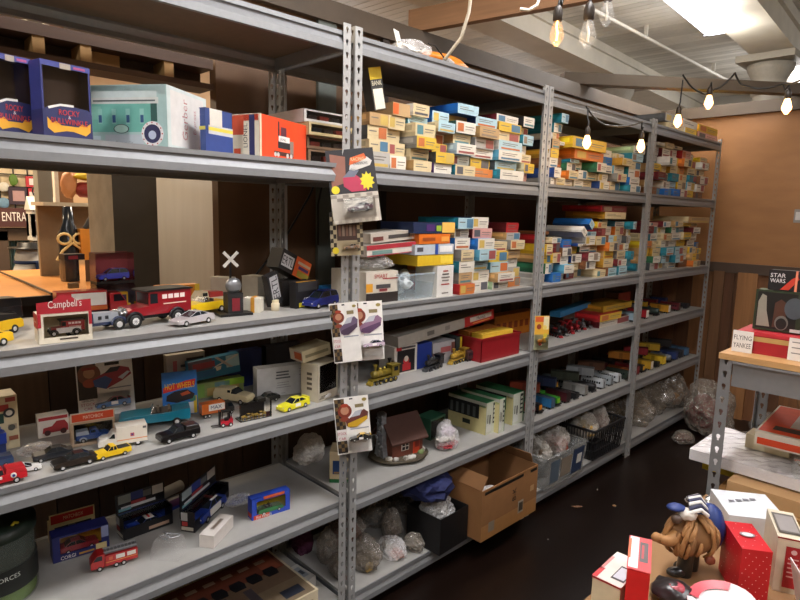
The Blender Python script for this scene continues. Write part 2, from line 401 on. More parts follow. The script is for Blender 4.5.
# ------------------------------------------------------------------ toy makers
def P_(c, **k): return mat(c, .28, 0, .04, 60, .6) if isinstance(c, str) else c
def wheel(mb, x, y, r, w, hub=HUB, spokes=0):
    mb.push(TR(x, y, r)); 
    mb.lathe([(r*.55, -w/2), (r*.95, -w/2), (r, -w*.3), (r, w*.3), (r*.95, w/2), (r*.55, w/2)], TYRE, 14, axis='y')
    mb.lathe([(0, -w*.53), (r*.5, -w*.53), (r*.6, -w*.42), (r*.6, w*.42), (r*.5, w*.53), (0, w*.53)], hub, 12, axis='y')
    if spokes:
        for k in range(spokes):
            a = 2*PI*k/spokes
            for sg in (-1, 1):
                mb.push(Matrix.Translation((0, sg*w*.55, 0)) @ Matrix.Rotation(a, 4, 'Y')); mb.box(-r*.03, r*.03, -w*.02, w*.02, 0, r*.58, mat('#8a8c90', .4)); mb.pop()
    mb.pop()
def veh_parts(kind, L, c1, c2=None, hub=HUB):
    """dict part -> list of MB, local frame: nose +x, ground z=0"""
    B = MB(); G = MB(); W = []; X = {}
    c = P_(c1); d = P_(c2) if c2 else c
    def S(p): return [(x*L, z*L) for x, z in p]
    hw = .195*L; r = .068*L; ww = .055*L; xf, xr = .31*L, -.30*L; wy = hw-ww*.45
    if kind in ('coupe', 'police', 'sports', 'race', 'hatch'):
        if kind == 'sports':
            low = [(-.5,.08),(-.5,.19),(-.46,.215),(-.25,.22),(.12,.20),(.38,.165),(.49,.125),(.5,.06),(-.48,.06)]
            cab = [(-.36,.21),(-.2,.285),(-.02,.292),(.2,.195)]; rf = [(-.2,.28),(-.19,.297),(-.03,.302),(-.01,.285)]
        elif kind == 'race':
            low = [(-.5,.05),(-.5,.2),(-.47,.225),(-.2,.22),(.15,.2),(.46,.16),(.5,.12),(.5,.045)]
            cab = [(-.4,.215),(-.22,.31),(.0,.315),(.17,.2)]; rf = [(-.23,.305),(-.2,.32),(-.02,.325),(.01,.31)]
        elif kind == 'hatch':
            low = [(-.48,.09),(-.5,.16),(-.49,.27),(-.2,.27),(.2,.25),(.46,.2),(.5,.15),(.5,.07),(-.46,.07)]
            cab = [(-.48,.26),(-.43,.385),(-.1,.41),(.07,.39),(.25,.25)]; rf = [(-.44,.38),(-.4,.40),(-.1,.42),(.06,.40)]
        else:
            low = [(-.5,.09),(-.5,.19),(-.47,.225),(-.2,.235),(.16,.23),(.46,.205),(.5,.17),(.5,.075),(-.48,.075)]
            cab = [(-.37,.225),(-.21,.335),(.03,.34),(.19,.225)]; rf = [(-.22,.328),(-.19,.343),(.02,.348),(.045,.333)]
        B.prism(S(low), hw, c, .10, .05); G.prism(S(cab), hw*.86, GLASSY, .22); B.prism(S(rf), hw*.69, d, .03)
        for sg in (-1, 1):      # pillars
            B.tube([(cab[0][0]*L, sg*hw*.83, cab[0][1]*L), (cab[1][0]*L, sg*hw*.68, cab[1][1]*L)], .010*L, d, 5)
            B.tube([(cab[-1][0]*L, sg*hw*.84, cab[-1][1]*L), (cab[-2][0]*L, sg*hw*.68, cab[-2][1]*L)], .008*L, d, 5)
            xm = (cab[1][0]+cab[-2][0])/2*L; B.tube([(xm, sg*hw*.86, cab[0][1]*L), (xm, sg*hw*.69, cab[1][1]*L)], .008*L, d, 5)
            B.box(.485*L, .502*L, sg*hw*.72-.02*L, sg*hw*.72+.02*L, .13*L, .155*L, mat('#f0efe6', .2))
            B.box(-.503*L, -.49*L, sg*hw*.72-.025*L, sg*hw*.72+.025*L, .14*L, .17*L, RED)
        if kind == 'race':
            B.box(-.5*L, -.46*L, -hw*.8, hw*.8, .22*L, .275*L, d)
            for sg in (-1, 1): B.box(-.12*L, .08*L, sg*hw*1.0-.002*L*sg, sg*hw*1.012, .09*L, .19*L, WHITE)
        if kind == 'police':
            for sg in (-1, 1): B.box(-.22*L, .2*L, sg*hw*.985-.002, sg*hw*.985+.002, .09*L, .225*L, WHITE)
            B.prism(S([(-.2,.337),(-.19,.352),(.02,.356),(.04,.342)]), hw*.7, WHITE)
            B.box(-.09*L, -.03*L, -hw*.5, hw*.5, .345*L, .375*L, mat('#d02828', .3)); B.box(-.03*L, .0*L, -hw*.5, hw*.5, .345*L, .372*L, mat('#e8e8e8', .3))
    elif kind == 'convertible':
        low = [(-.5,.09),(-.5,.18),(-.46,.215),(-.22,.225),(.12,.22),(.4,.2),(.5,.16),(.5,.07),(-.48,.07)]
        B.prism(S(low), hw, c, .08, .05); B.box(-.2*L, .06*L, -hw*.75, hw*.75, .2*L, .226*L, mat('#2a2522', .7))
        for x in (-.17, -.02):
            for sg in (-1, 1): B.box(x*L, (x+.03)*L, sg*hw*.4-.05*L, sg*hw*.4+.05*L, .2*L, .275*L, mat('#3a312b', .7))
        G.add([(.07*L, -hw*.8, .22*L), (.07*L, hw*.8, .22*L), (.02*L, hw*.7, .31*L), (.02*L, -hw*.7, .31*L)], [(0, 1, 2, 3)], FOG)
        B.tube([(.075*L, -hw*.82, .215*L), (.02*L, -hw*.72, .312*L), (.02*L, hw*.72, .312*L), (.075*L, hw*.82, .215*L)], .007*L, CHROME, 5)
        if c2: B.prism(S([(-.45,.21),(-.40,.29),(-.05,.325),(.04,.31),(.0,.22)]), hw*.85, d, .15)
    elif kind == 'classic':     # long open finned car
        low = [(-.5,.12),(-.5,.22),(-.42,.225),(-.1,.205),(.3,.2),(.47,.185),(.5,.15),(.49,.07),(-.49,.08)]
        B.prism(S(low), hw*.95, c, .06, .05); r = .06*L
        for sg in (-1, 1): B.prism(S([(-.5,.2),(-.49,.255),(-.2,.215),(-.2,.195)]), .012*L, c, y0=sg*hw*.88)
        B.box(-.24*L, .05*L, -hw*.74, hw*.74, .195*L, .214*L, mat('#2a2422', .7))
        for x in (-.22, -.06): B.box(x*L, (x+.035)*L, -hw*.68, hw*.68, .2*L, .25*L, mat('#51483f', .7))
        G.add([(.06*L, -hw*.8, .205*L), (.06*L, hw*.8, .205*L), (.02*L, hw*.7, .275*L), (.02*L, -hw*.7, .275*L)], [(0, 1, 2, 3)], FOG)
        B.tube([(.065*L, -hw*.8, .2*L), (.02*L, -hw*.72, .277*L), (.02*L, hw*.72, .277*L), (.065*L, hw*.8, .2*L)], .006*L, CHROME, 5)
        B.box(-.505*L, -.495*L, -hw*.85, hw*.85, .1*L, .13*L, CHROME); B.box(.49*L, .503*L, -hw*.85, hw*.85, .08*L, .13*L, CHROME)
    elif kind == 'pickup':
        low = [(-.5,.1),(-.5,.235),(.16,.235),(.46,.215),(.5,.18),(.5,.08),(-.49,.08)]
        B.prism(S(low), hw, c, .06, .04); G.prism(S([(-.1,.23),(-.07,.34),(.06,.345),(.18,.23)]), hw*.88, GLASSY, .18)
        B.prism(S([(-.09,.333),(-.07,.352),(.05,.355),(.075,.338)]), hw*.74, c)
        for sg in (-1, 1): 
            for a, b in ((-.095, -.075), (.0, -.0), (.175, .065)): B.tube([(a*L, sg*hw*.87, .23*L), (b*L, sg*hw*.73, .342*L)], .009*L, c, 5)
        if c2: B.prism(S([(-.49,.235),(-.47,.32),(-.14,.335),(-.11,.235)]), hw*.93, d, .1, .03)
        else: B.box(-.47*L, -.13*L, -hw*.82, hw*.82, .225*L, .237*L, mat('#1b1b1b', .7))
    elif kind == 'van':         # sedan delivery
        low = [(-.5,.1),(-.5,.24),(-.1,.25),(.2,.25),(.44,.225),(.5,.18),(.5,.08),(-.49,.08)]
        B.prism(S(low), hw, c, .06, .05); B.prism(S([(-.49,.24),(-.46,.34),(-.06,.365),(.02,.36),(.02,.24)]), hw*.9, c, .18, .04)
        G.prism(S([(.0,.245),(.0,.352),(.05,.345),(.17,.245)]), hw*.86, GLASSY, .2); G.box(-.08*L, .0, -hw*.895, hw*.895, .27*L, .33*L, GLASSY)
    elif kind == 'boxvan':
        B.prism(S([(.1,.1),(.1,.36),(.2,.355),(.28,.25),(.46,.215),(.5,.17),(.5,.08),(.1,.08)]), hw*.95, c, .05, .03)
        G.prism(S([(.16,.235),(.16,.335),(.2,.34),(.28,.25)]), hw*.96, GLASSY, .02)
        X['cargo_box'] = MB(); X['cargo_box'].box(-.5*L, .13*L, -hw*1.05, hw*1.05, .09*L, .47*L, d)
        for sg in (-1, 1):
            y = sg*hw*1.056
            X['cargo_box'].box(-.5*L, .13*L, min(y, y*.99), max(y, y*.99), .17*L, .19*L, mat('#d98b55', .5)); X['cargo_box'].box(-.23*L, -.15*L, min(y, y*.99), max(y, y*.99), .24*L, .32*L, mat('#b84a52', .5))
            X['cargo_box'].box(-.21*L, -.17*L, min(y*1.003, y), max(y*1.003, y), .26*L, .30*L, mat('#3d4a86', .5))
            X['cargo_box'].box(-.48*L, -.41*L, min(y, y*.99), max(y, y*.99), .39*L, .44*L, mat('#555555', .5))
    elif kind == 'delivery':    # 1920s delivery van
        r = .088*L; xf, xr = .33*L, -.27*L; ww = .04*L
        B.box(-.5*L, .5*L*.78, -hw*.72, hw*.72, .1*L, .14*L, mat('#15171c', .4))
        B.prism(S([(-.5,.14),(-.5,.45),(.12,.45),(.12,.26),(.36,.245),(.39,.22),(.39,.14)]), hw*.86, c, 0, .02)
        X['roof'] = MB(); X['roof'].prism(S([(-.52,.448),(-.52,.465),(-.4,.475),(.1,.475),(.17,.465),(.17,.448)]), hw*.95, BLACK)
        G.box(.0, .105*L, -hw*.87, hw*.87, .29*L, .42*L, GLASSY); G.box(.115*L, .124*L, -hw*.75, hw*.75, .28*L, .43*L, GLASSY)
        B.box(.385*L, .405*L, -hw*.5, hw*.5, .14*L, .25*L, CHROME)
        for sg in (-1, 1):
            for xx in (xf, xr):
                B.tube([(xx+math.cos(a)*r*1.25, sg*hw*.95, r+math.sin(a)*r*1.25) for a in [PI*k/8 for k in range(9)]], .018*L, mat('#1a1c22', .35, coat=.5), 6)
            B.lathe([(0, .0), (.03*L, 0), (.03*L, .03*L), (0, .035*L)], CHROME, 10) if False else None
            y = sg*hw*.868
            for k in range(4): B.box((-.4+.088*k)*L, (-.4+.088*k+.07)*L, min(y, y*.99), max(y, y*.99), .34*L, .4*L, mat('#e9d9d4', .5))
            B.box(-.42*L, -.08*L, min(y, y*.99), max(y, y*.99), .265*L, .28*L, mat('#e2c9b8', .5))
            B.push(TR(.4*L, sg*hw*.55, .2*L)); B.lathe([(0, 0), (.028*L, 0), (.03*L, .03*L), (0, .034*L)], CHROME, 10, axis='x'); B.pop()
        wy = hw*.95
    elif kind == 'roadster':    # long vintage car, grey hood and blue fenders
        r = .085*L; xf, xr = .36*L, -.3*L; ww = .04*L; wy = hw*.92
        B.box(-.5*L, .47*L, -hw*.7, hw*.7, .09*L, .13*L, d)
        B.prism(S([(-.48,.13),(-.46,.27),(-.05,.28),(.02,.27),(.02,.13)]), hw*.72, d, .05, .03)
        B.prism(S([(.02,.13),(.02,.265),(.40,.25),(.42,.13)]), hw*.55, c, .25, .03)
        B.box(.41*L, .43*L, -hw*.42, hw*.42, .11*L, .27*L, CHROME)
        for sg in (-1, 1):
            for xx in (xf, xr): B.tube([(xx+math.cos(a)*r*1.28, sg*hw*.92, r+math.sin(a)*r*1.28) for a in [PI*k/8 for k in range(9)]], .02*L, d, 6)
            for k in range(2): B.box((.1+.1*k)*L, (.15+.1*k)*L, sg*hw*.53-.004*L, sg*hw*.53+.004*L, .17*L, .22*L, mat('#23262b', .4))
            B.push(TR(.42*L, sg*hw*.6, .22*L)); B.lathe([(0, 0), (.03*L, 0), (.032*L, .03*L), (0, .034*L)], CHROME, 10, axis='x'); B.pop()
        G.add([(.02*L, -hw*.6, .27*L), (.02*L, hw*.6, .27*L), (-.01*L, hw*.55, .37*L), (-.01*L, -hw*.55, .37*L)], [(0, 1, 2, 3)], FOG)
    elif kind == 'oldtruck':    # 1950s panel truck / sedan
        r = .078*L
        B.prism(S([(-.5,.1),(-.5,.27),(.1,.27),(.38,.26),(.5,.2),(.5,.09)]), hw*.9, c, .08, .05)
        X['cab'] = MB(); X['cab'].prism(S([(-.1,.26),(-.08,.41),(.1,.42),(.2,.27)]), hw*.8, c, .12, .04)
        G.box(-.06*L, .07*L, -hw*.78, hw*.78, .3*L, .38*L, GLASSY); G.prism(S([(.1,.3),(.1,.385),(.12,.385),(.175,.3)]), hw*.66, GLASSY)
        B.prism(S([(-.5,.26),(-.49,.38),(-.14,.4),(-.11,.26)]), hw*.85, d, .1, .04)
        for sg in (-1, 1):
            for xx in (xf, xr): B.tube([(xx+math.cos(a)*r*1.25, sg*hw*.88, r+math.sin(a)*r*1.25) for a in [PI*k/8 for k in range(9)]], .03*L, d, 6)
    elif kind == 'fire':
        r = .062*L; xf, xr = .32*L, -.03*L; hw = .17*L; wy = hw-ww*.4
        B.prism(S([(.22,.08),(.2,.40),(.36,.40),(.47,.27),(.5,.22),(.5,.08)]), hw, c, .04, .03)
        B.box(-.5*L, .2*L, -hw, hw, .09*L, .34*L, c)
        G.prism(S([(.26,.26),(.26,.37),(.37,.375),(.455,.265)]), hw*1.005, GLASSY)
        for sg in (-1, 1):
            y = sg*hw*1.005
            for a, b in ((-.46, -.27), (-.22, -.03)): B.box(a*L, b*L, min(y, y*.985), max(y, y*.985), .21*L, .31*L, WHITE)
            B.box(.04*L, .12*L, min(y, y*.985), max(y, y*.985), .22*L, .3*L, mat('#cc6a4c', .5)); B.box(-.5*L, .2*L, min(y, y*.985), max(y, y*.985), .17*L, .185*L, mat('#d8a24a', .5))
        X['ladder'] = MB(); X['ladder'].box(-.5*L, .2*L, -hw*.7, hw*.7, .36*L, .385*L, mat('#6e7074', .4))
        for sg in (-1, 1): X['ladder'].box(-.5*L, .22*L, sg*hw*.55-.008*L, sg*hw*.55+.008*L, .385*L, .42*L, mat('#9a9ca0', .4))
        for k in range(9): X['ladder'].box((-.48+k*.078)*L, (-.47+k*.078)*L, -hw*.55, hw*.55, .39*L, .405*L, mat('#9a9ca0', .4))
        X['ladder'].box(-.35*L, -.2*L, -hw*.4, hw*.4, .34*L, .362*L, mat('#6e7074', .4))
    elif kind == 'semi':
        r = .055*L; xf, xr = .40*L, -.28*L; hw = .14*L; wy = hw-ww*.4
        B.prism(S([(.24,.08),(.24,.38),(.4,.38),(.48,.24),(.5,.2),(.5,.08)]), hw, c, .04, .03); B.box(-.5*L, .3*L, -hw*.6, hw*.6, .08*L, .12*L, BLACK)
        G.prism(S([(.3,.24),(.3,.35),(.4,.355),(.465,.245)]), hw*1.01, GLASSY)
        X['trailer'] = T = MB(); T.box(-.5*L, .2*L, -hw, hw, .12*L, .43*L, d)
        for sg in (-1, 1):
            y = sg*hw*1.008
            T.box(-.3*L, .19*L, min(y, y*.985), max(y, y*.985), .20*L, .40*L, mat('#e9e6e0', .5)); T.box(-.5*L, .2*L, min(y, y*.985), max(y, y*.985), .13*L, .19*L, mat('#c9692b', .5))
    if kind == 'fire' : axles = [(xf), (xr), (-.19*L)]
    elif kind == 'semi': axles = [(xf), (xr), (-.40*L)]
    else: axles = [xf, xr]
    for xx in axles:
        for sg in (-1, 1):
            w = MB(); wheel(w, xx, sg*wy, r, ww, hub, 8 if kind == 'delivery' else 0); W.append(w)
    return B, G, W, X
def wheel_x(kind): return {'delivery': (.33, -.27), 'roadster': (.36, -.3), 'fire': (.32, -.19), 'semi': (.40, -.40)}.get(kind, (.31, -.30))
def vehicle(name, label, cat, kind, fpx, rpx, z, c1, c2=None, hub=HUB, far=True, group=None, Lmax=None, extra=None):
    """fpx / rpx: ground contact of the near front and rear wheel in the photograph, on deck height z"""
    a = hit(fpx[0], fpx[1], 'z', z); b = hit(rpx[0], rpx[1], 'z', z)
    if XR: a = clampx(a, -.36, -.018); b = clampx(b, -.36, -.018)
    d = a-b
    wf, wr = wheel_x(kind); L = d.length/(wf-wr)
    if Lmax: L = min(L, Lmax)
    h = d.normalized(); side = Vector((-h.y, h.x, 0)); mid = (a+b)/2
    if side.dot(mid-CAM) < 0: side = -side
    c = mid + side*(.17*L) - h*((wf+wr)/2*L)
    t = thing(name, label, cat, (c.x, c.y, z+.0006), math.atan2(h.y, h.x), group or 'die-cast toy vehicles on the left shelves')
    B, G, W, X = veh_parts(kind, L, c1, c2, hub)
    if extra: extra(B, X, L)
    B.build('body', t, bevel=.0008*L/.08)
    if G.v: G.build('window_glass', t)
    for k, x in X.items(): x.build(k, t)
    for w in W: w.build('wheel', t)
    return t
def mini(mb, kind, L, T, c1, c2=None):
    """a packaged toy added to an existing mesh"""
    B, G, W, X = veh_parts(kind, L, c1, c2)
    for s in [B, G]+W+list(X.values()):
        mb.push(T)
        for i, f in enumerate(s.f): pass
        n = len(mb.v); mb.v += [tuple(mb.T @ Vector(p)) for p in s.v]
        mp = [mb.mid(q) for q in s.ml]
        mb.f += [tuple(n+j for j in f) for f in s.f]; mb.mi += [mp[k] for k in s.mi]; mb.sm += s.sm
        mb.pop()
# ------------------------------------------------------------------ cartons
def shade(h, k):
    h = h.strip('#'); return '#%02x%02x%02x' % tuple(max(0, min(255, int(int(h[i:i+2], 16)*k))) for i in (0, 2, 4))
def carton(name, label, cat, c, rz, a, b, h, col, right=None, left=None, top=None, group=None, deco=None, rot=None, lid=True):
    """closed box. local: x depth a, y width b. right face = +x, left face = -y. deco(mb, lid part) adds print to the faces"""
    t = thing(name, label, cat, c, rz, group, rot)
    m0 = mat(col, .5); mb = MB(); g = .0012
    k = h*.16 if lid else 0
    mb.box(-a/2+g, a/2-g, -b/2+g, b/2-g, 0, h-.002, m0, right=mat(right, .5) if right else m0, front=mat(left, .5) if left else m0)
    if deco: deco(mb, a, b, h)
    mb.build('carton', t)
    if lid:
        lb = MB(); mt = mat(top, .5) if top else m0
        lb.box(-a/2, a/2, -b/2, b/2, h-k if False else h-.002, h, mt)
        for q in (-1, 1): lb.box(-a/2+.004, a/2-.004, q*b/2-.0006, q*b/2+.0006, h-k, h-.002, mat(left, .5) if left else m0)
        lb.build('lid_flap', t)
    return t
def prect(mb, face, a, b, h, u0, u1, v0, v1, col, lift=.0006):
    """printed rectangle; u,v in 0..1 over the face as seen from outside, left to right / bottom to top"""
    m_ = mat(col, .5) if isinstance(col, str) else col
    if face == 'right':
        x = a/2+lift; mb.quad((x, -b/2+u0*b, v0*h), (x, -b/2+u1*b, v0*h), (x, -b/2+u1*b, v1*h), (x, -b/2+u0*b, v1*h), m_)
    elif face == 'left':
        y = -b/2-lift; mb.quad((-a/2+u0*a, y, v0*h), (-a/2+u1*a, y, v0*h), (-a/2+u1*a, y, v1*h), (-a/2+u0*a, y, v1*h), m_)
    else:
        z = h+lift; mb.quad((a/2-v0*a, -b/2+u0*b, z), (a/2-v0*a, -b/2+u1*b, z), (a/2-v1*a, -b/2+u1*b, z), (a/2-v1*a, -b/2+u0*b, z), m_)
def pdisc(mb, face, a, b, h, u, v, r, col, lift=.0008, n=20, sx=1.0):
    m_ = mat(col, .5) if isinstance(col, str) else col; P = []
    for k in range(n):
        t = 2*PI*k/n
        if face == 'right': P.append((a/2+lift, -b/2+u*b+r*sx*math.cos(t), v*h+r*math.sin(t)))
        elif face == 'left': P.append((-a/2+u*a+r*sx*math.cos(t), -b/2-lift, v*h+r*math.sin(t)))
        else: P.append((a/2-v*a-r*math.sin(t), -b/2+u*b+r*sx*math.cos(t), h+lift))
    mb.poly(P, m_)
def ptext(mb, face, a, b, h, s, u, v, hh, col, maxu=1.0, center=True, rot90=False, lift=.001):
    m_ = mat(col, .5) if isinstance(col, str) else col
    if face == 'right': o = (a/2, -b/2+u*b, v*h); xd, yd, w = (0, 1, 0), (0, 0, 1), b
    elif face == 'left': o = (-a/2+u*a, -b/2, v*h); xd, yd, w = (1, 0, 0), (0, 0, 1), a
    else: o = (a/2-v*a, -b/2+u*b, h); xd, yd, w = (0, 1, 0), (-1, 0, 0), b
    if rot90: xd, yd = yd, tuple(-q for q in xd); w = h if face != 'top' else a
    mb.text(s, o, xd, yd, hh, m_, maxu*w, lift, center)
def windowbox(name, label, cat, c, rz, a, b, h, col, inner='#2a2a2e', face='right', win=(.1, .9, .2, .9), inside=None, deco=None, group=None, rot=None, pane=CLEAR, top=None):
    """display carton with an opening in one face, clear pane and what is packed inside (inside(mb) in box frame)"""
    t = thing(name, label, cat, c, rz, group, rot); mb = MB(); m0 = mat(col, .5); mi = mat(inner, .6); w = .0015
    u0, u1, v0, v1 = win
    mb.box(-a/2, a/2, -b/2, b/2, 0, w, m0); mb.box(-a/2, a/2, -b/2, b/2, h-w, h, mat(top, .5) if top else m0)
    def frame(f):
        if f == 'right':
            Q = lambda p, q, r, s: mb.box(a/2-w, a/2, -b/2+p*b, -b/2+q*b, r*h, s*h, m0, left=mi)
        else:
            Q = lambda p, q, r, s: mb.box(-a/2+p*a, -a/2+q*a, -b/2, -b/2+w, r*h, s*h, m0, back=mi)
        Q(0, 1, 0, v0); Q(0, 1, v1, 1); Q(0, u0, v0, v1); Q(u1, 1, v0, v1)
    if face == 'right':
        frame('right'); mb.box(-a/2, a/2, -b/2, -b/2+w, w, h-w, m0, back=mi)
    else:
        frame('left'); mb.box(a/2-w, a/2, -b/2, b/2, w, h-w, m0, left=mi)
    mb.box(-a/2, a/2, b/2-w, b/2, w, h-w, m0, front=mi); mb.box(-a/2, -a/2+w, -b/2, b/2, w, h-w, m0, right=mi)
    if deco: deco(mb, a, b, h)
    mb.build('carton', t)
    pm = MB()
    if face == 'right': pm.box(a/2-w-.0012, a/2-w-.0004, -b/2+u0*b-.002, -b/2+u1*b+.002, v0*h-.002, v1*h+.002, pane)
    else: pm.box(-a/2+u0*a-.002, -a/2+u1*a+.002, -b/2+w+.0004, -b/2+w+.0012, v0*h-.002, v1*h+.002, pane)
    pm.build('window_pane', t)
    if inside:
        im = MB(); inside(im, a, b, h)
        if im.v: im.build('packed_toy', t)
    return t
# ------------------------------------------------------------------ hanging blister card. local: x right, z up from bottom edge centre, print faces -y
def blister(name, label, c, rz, w, h, deco, car=None, tilt=0.0, roll=0.0, bl=None, hole=True, base='#e9e7e2'):
    t = thing(name, label, 'toy pack', c, 0, 'carded toys hung on the posts', (tilt, roll, rz)); mb = MB()
    mb.box(-w/2, w/2, 0, .0012, 0, h, mat(base, .45)); 
    if hole: mb.cbox((0, -.0004, h*.965), (w*.10, .0008, h*.022), BLACK)
    deco(mb, w, h); mb.build('backing_card', t)
    if bl:
        x0, x1, z0, z1, d = bl; b = MB(); g = min(.008, d*.5)
        b.add([(x0, 0, z0), (x1, 0, z0), (x1, 0, z1), (x0, 0, z1), (x0+g, -d, z0+g), (x1-g, -d, z0+g), (x1-g, -d, z1-g), (x0+g, -d, z1-g)], [(0, 1, 5, 4), (1, 2, 6, 5), (2, 3, 7, 6), (3, 0, 4, 7), (4, 5, 6, 7)], CLEAR)
        b.build('blister', t)
        if car:
            q = MB(); car(q); q.build('packed_car', t)
    return t
def fr(mb, w, h, u0, u1, v0, v1, col, lift=.0006):   # rectangle on a card front
    y = -lift; mb.quad((-w/2+u0*w, y, v0*h), (-w/2+u1*w, y, v0*h), (-w/2+u1*w, y, v1*h), (-w/2+u0*w, y, v1*h), mat(col, .45) if isinstance(col, str) else col)
def fp(mb, w, h, pts, col, lift=.0008): mb.poly([(-w/2+u*w, -lift, v*h) for u, v in pts], mat(col, .45))
def fdisc(mb, w, h, u, v, r, col, lift=.0008, sy=1.0): mb.poly([(-w/2+u*w+r*math.cos(2*PI*k/20), -lift, v*h+r*sy*math.sin(2*PI*k/20)) for k in range(20)], mat(col, .45))
def ft(mb, w, h, s, u, v, hh, col, maxu=.9, lift=.0011, center=True): mb.text(s, (-w/2+u*w, 0, v*h), (1, 0, 0), (0, 0, 1), hh, mat(col, .45), maxu*w, lift, center)
# ------------------------------------------------------------------ bags
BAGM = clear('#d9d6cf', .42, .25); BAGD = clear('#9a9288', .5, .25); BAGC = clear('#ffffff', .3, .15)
def bag(name, label, c, r, m_=BAGM, seed=1, fill=(), rz=0, amp=.38, tie=False, cat='bag', group=None):
    t = thing(name, label, cat, c, rz, group or ('bags of loose parts' if cat == 'bag' else None)); b = MB(); b.sack((0, 0, r[2]*.8), r, m_, seed)
    b.build('plastic_skin', t)
    for i, (col, p, q) in enumerate(fill):
        f = MB(); f.blob((p[0], p[1], max(p[2], q[2]*.8)), q, mat(col, .6), .35, 2.2, 3, seed+i+5, .002, False); f.build('contents', t)
    if tie:
        k = MB(); k.tube([(0, 0, r[2]*1.5), (.01, .01, r[2]*1.8), (.03, 0, r[2]*2.1)], [.012, .008, .03], m_, 8); k.build('twisted_neck', t)
    return t
# ------------------------------------------------------------------ trains
def steam(name, label, fpx, rpx, z, L, body, trim='#b8902e', zoff=0, heading=None):
    a = hit(fpx[0], fpx[1], 'z', z); b = hit(rpx[0], rpx[1], 'z', z); d = (a-b).normalized() if heading is None else heading
    c = (a+b)/2; c = c + Vector((-.018, .012, 0))
    t = thing(name, label, 'toy train', (c.x, c.y, z+.0006), math.atan2(d.y, d.x), 'toy steam locomotives on the third shelf'); m_ = mat(body, .4, .15); k = mat(trim, .35, .5)
    B = MB(); B.push(TR(0, 0, .25*L)); B.lathe([(0, -.18*L), (.082*L, -.18*L), (.082*L, .38*L), (.07*L, .40*L), (0, .405*L)], m_, 16, axis='x'); 
    for x in (-.02, .12, .26): B.lathe([(.085*L, x*L), (.085*L, (x+.015)*L)], k, 16, axis='x')
    B.pop(); B.build('boiler', t)
    B = MB(); B.push(TR(.3*L, 0, .32*L)); B.lathe([(.03*L, 0), (.03*L, .1*L), (.055*L, .15*L), (.05*L, .17*L)], m_, 12); B.pop(); B.build('smokestack', t)
    for x in (.0, .14):
        B = MB(); B.push(TR(x*L, 0, .32*L)); B.lathe([(.04*L, 0), (.04*L, .045*L), (.025*L, .07*L), (0, .075*L)], k, 12); B.pop(); B.build('dome', t)
    B = MB(); B.box(-.42*L, -.18*L, -.1*L, .1*L, .14*L, .4*L, m_); B.box(-.45*L, -.15*L, -.12*L, .12*L, .4*L, .42*L, m_)
    for sg in (-1, 1): B.box(-.36*L, -.24*L, sg*.1*L-.002, sg*.1*L+.002, .27*L, .37*L, GLASSY)
    B.build('cab', t)
    B = MB(); B.box(-.45*L, .45*L, -.075*L, .075*L, .11*L, .15*L, m_); B.prism([(.43*L, .02*L), (.43*L, .13*L), (.52*L, .02*L)], .08*L, k); B.build('chassis', t)
    for x, r in ((-.3, .065), (-.14, .065), (.02, .065), (.2, .04), (.33, .04)):
        for sg in (-1, 1):
            w = MB(); w.push(TR(x*L, sg*.085*L, r*L)); w.lathe([(0, -.012*L), (r*L, -.012*L), (r*L, .012*L), (0, .012*L)], mat('#1a1a1c', .4), 14, axis='y'); w.lathe([(0, -.016*L), (r*.55*L, -.016*L), (r*.55*L, .016*L), (0, .016*L)], k, 10, axis='y'); w.pop(); w.build('wheel', t)
    return t
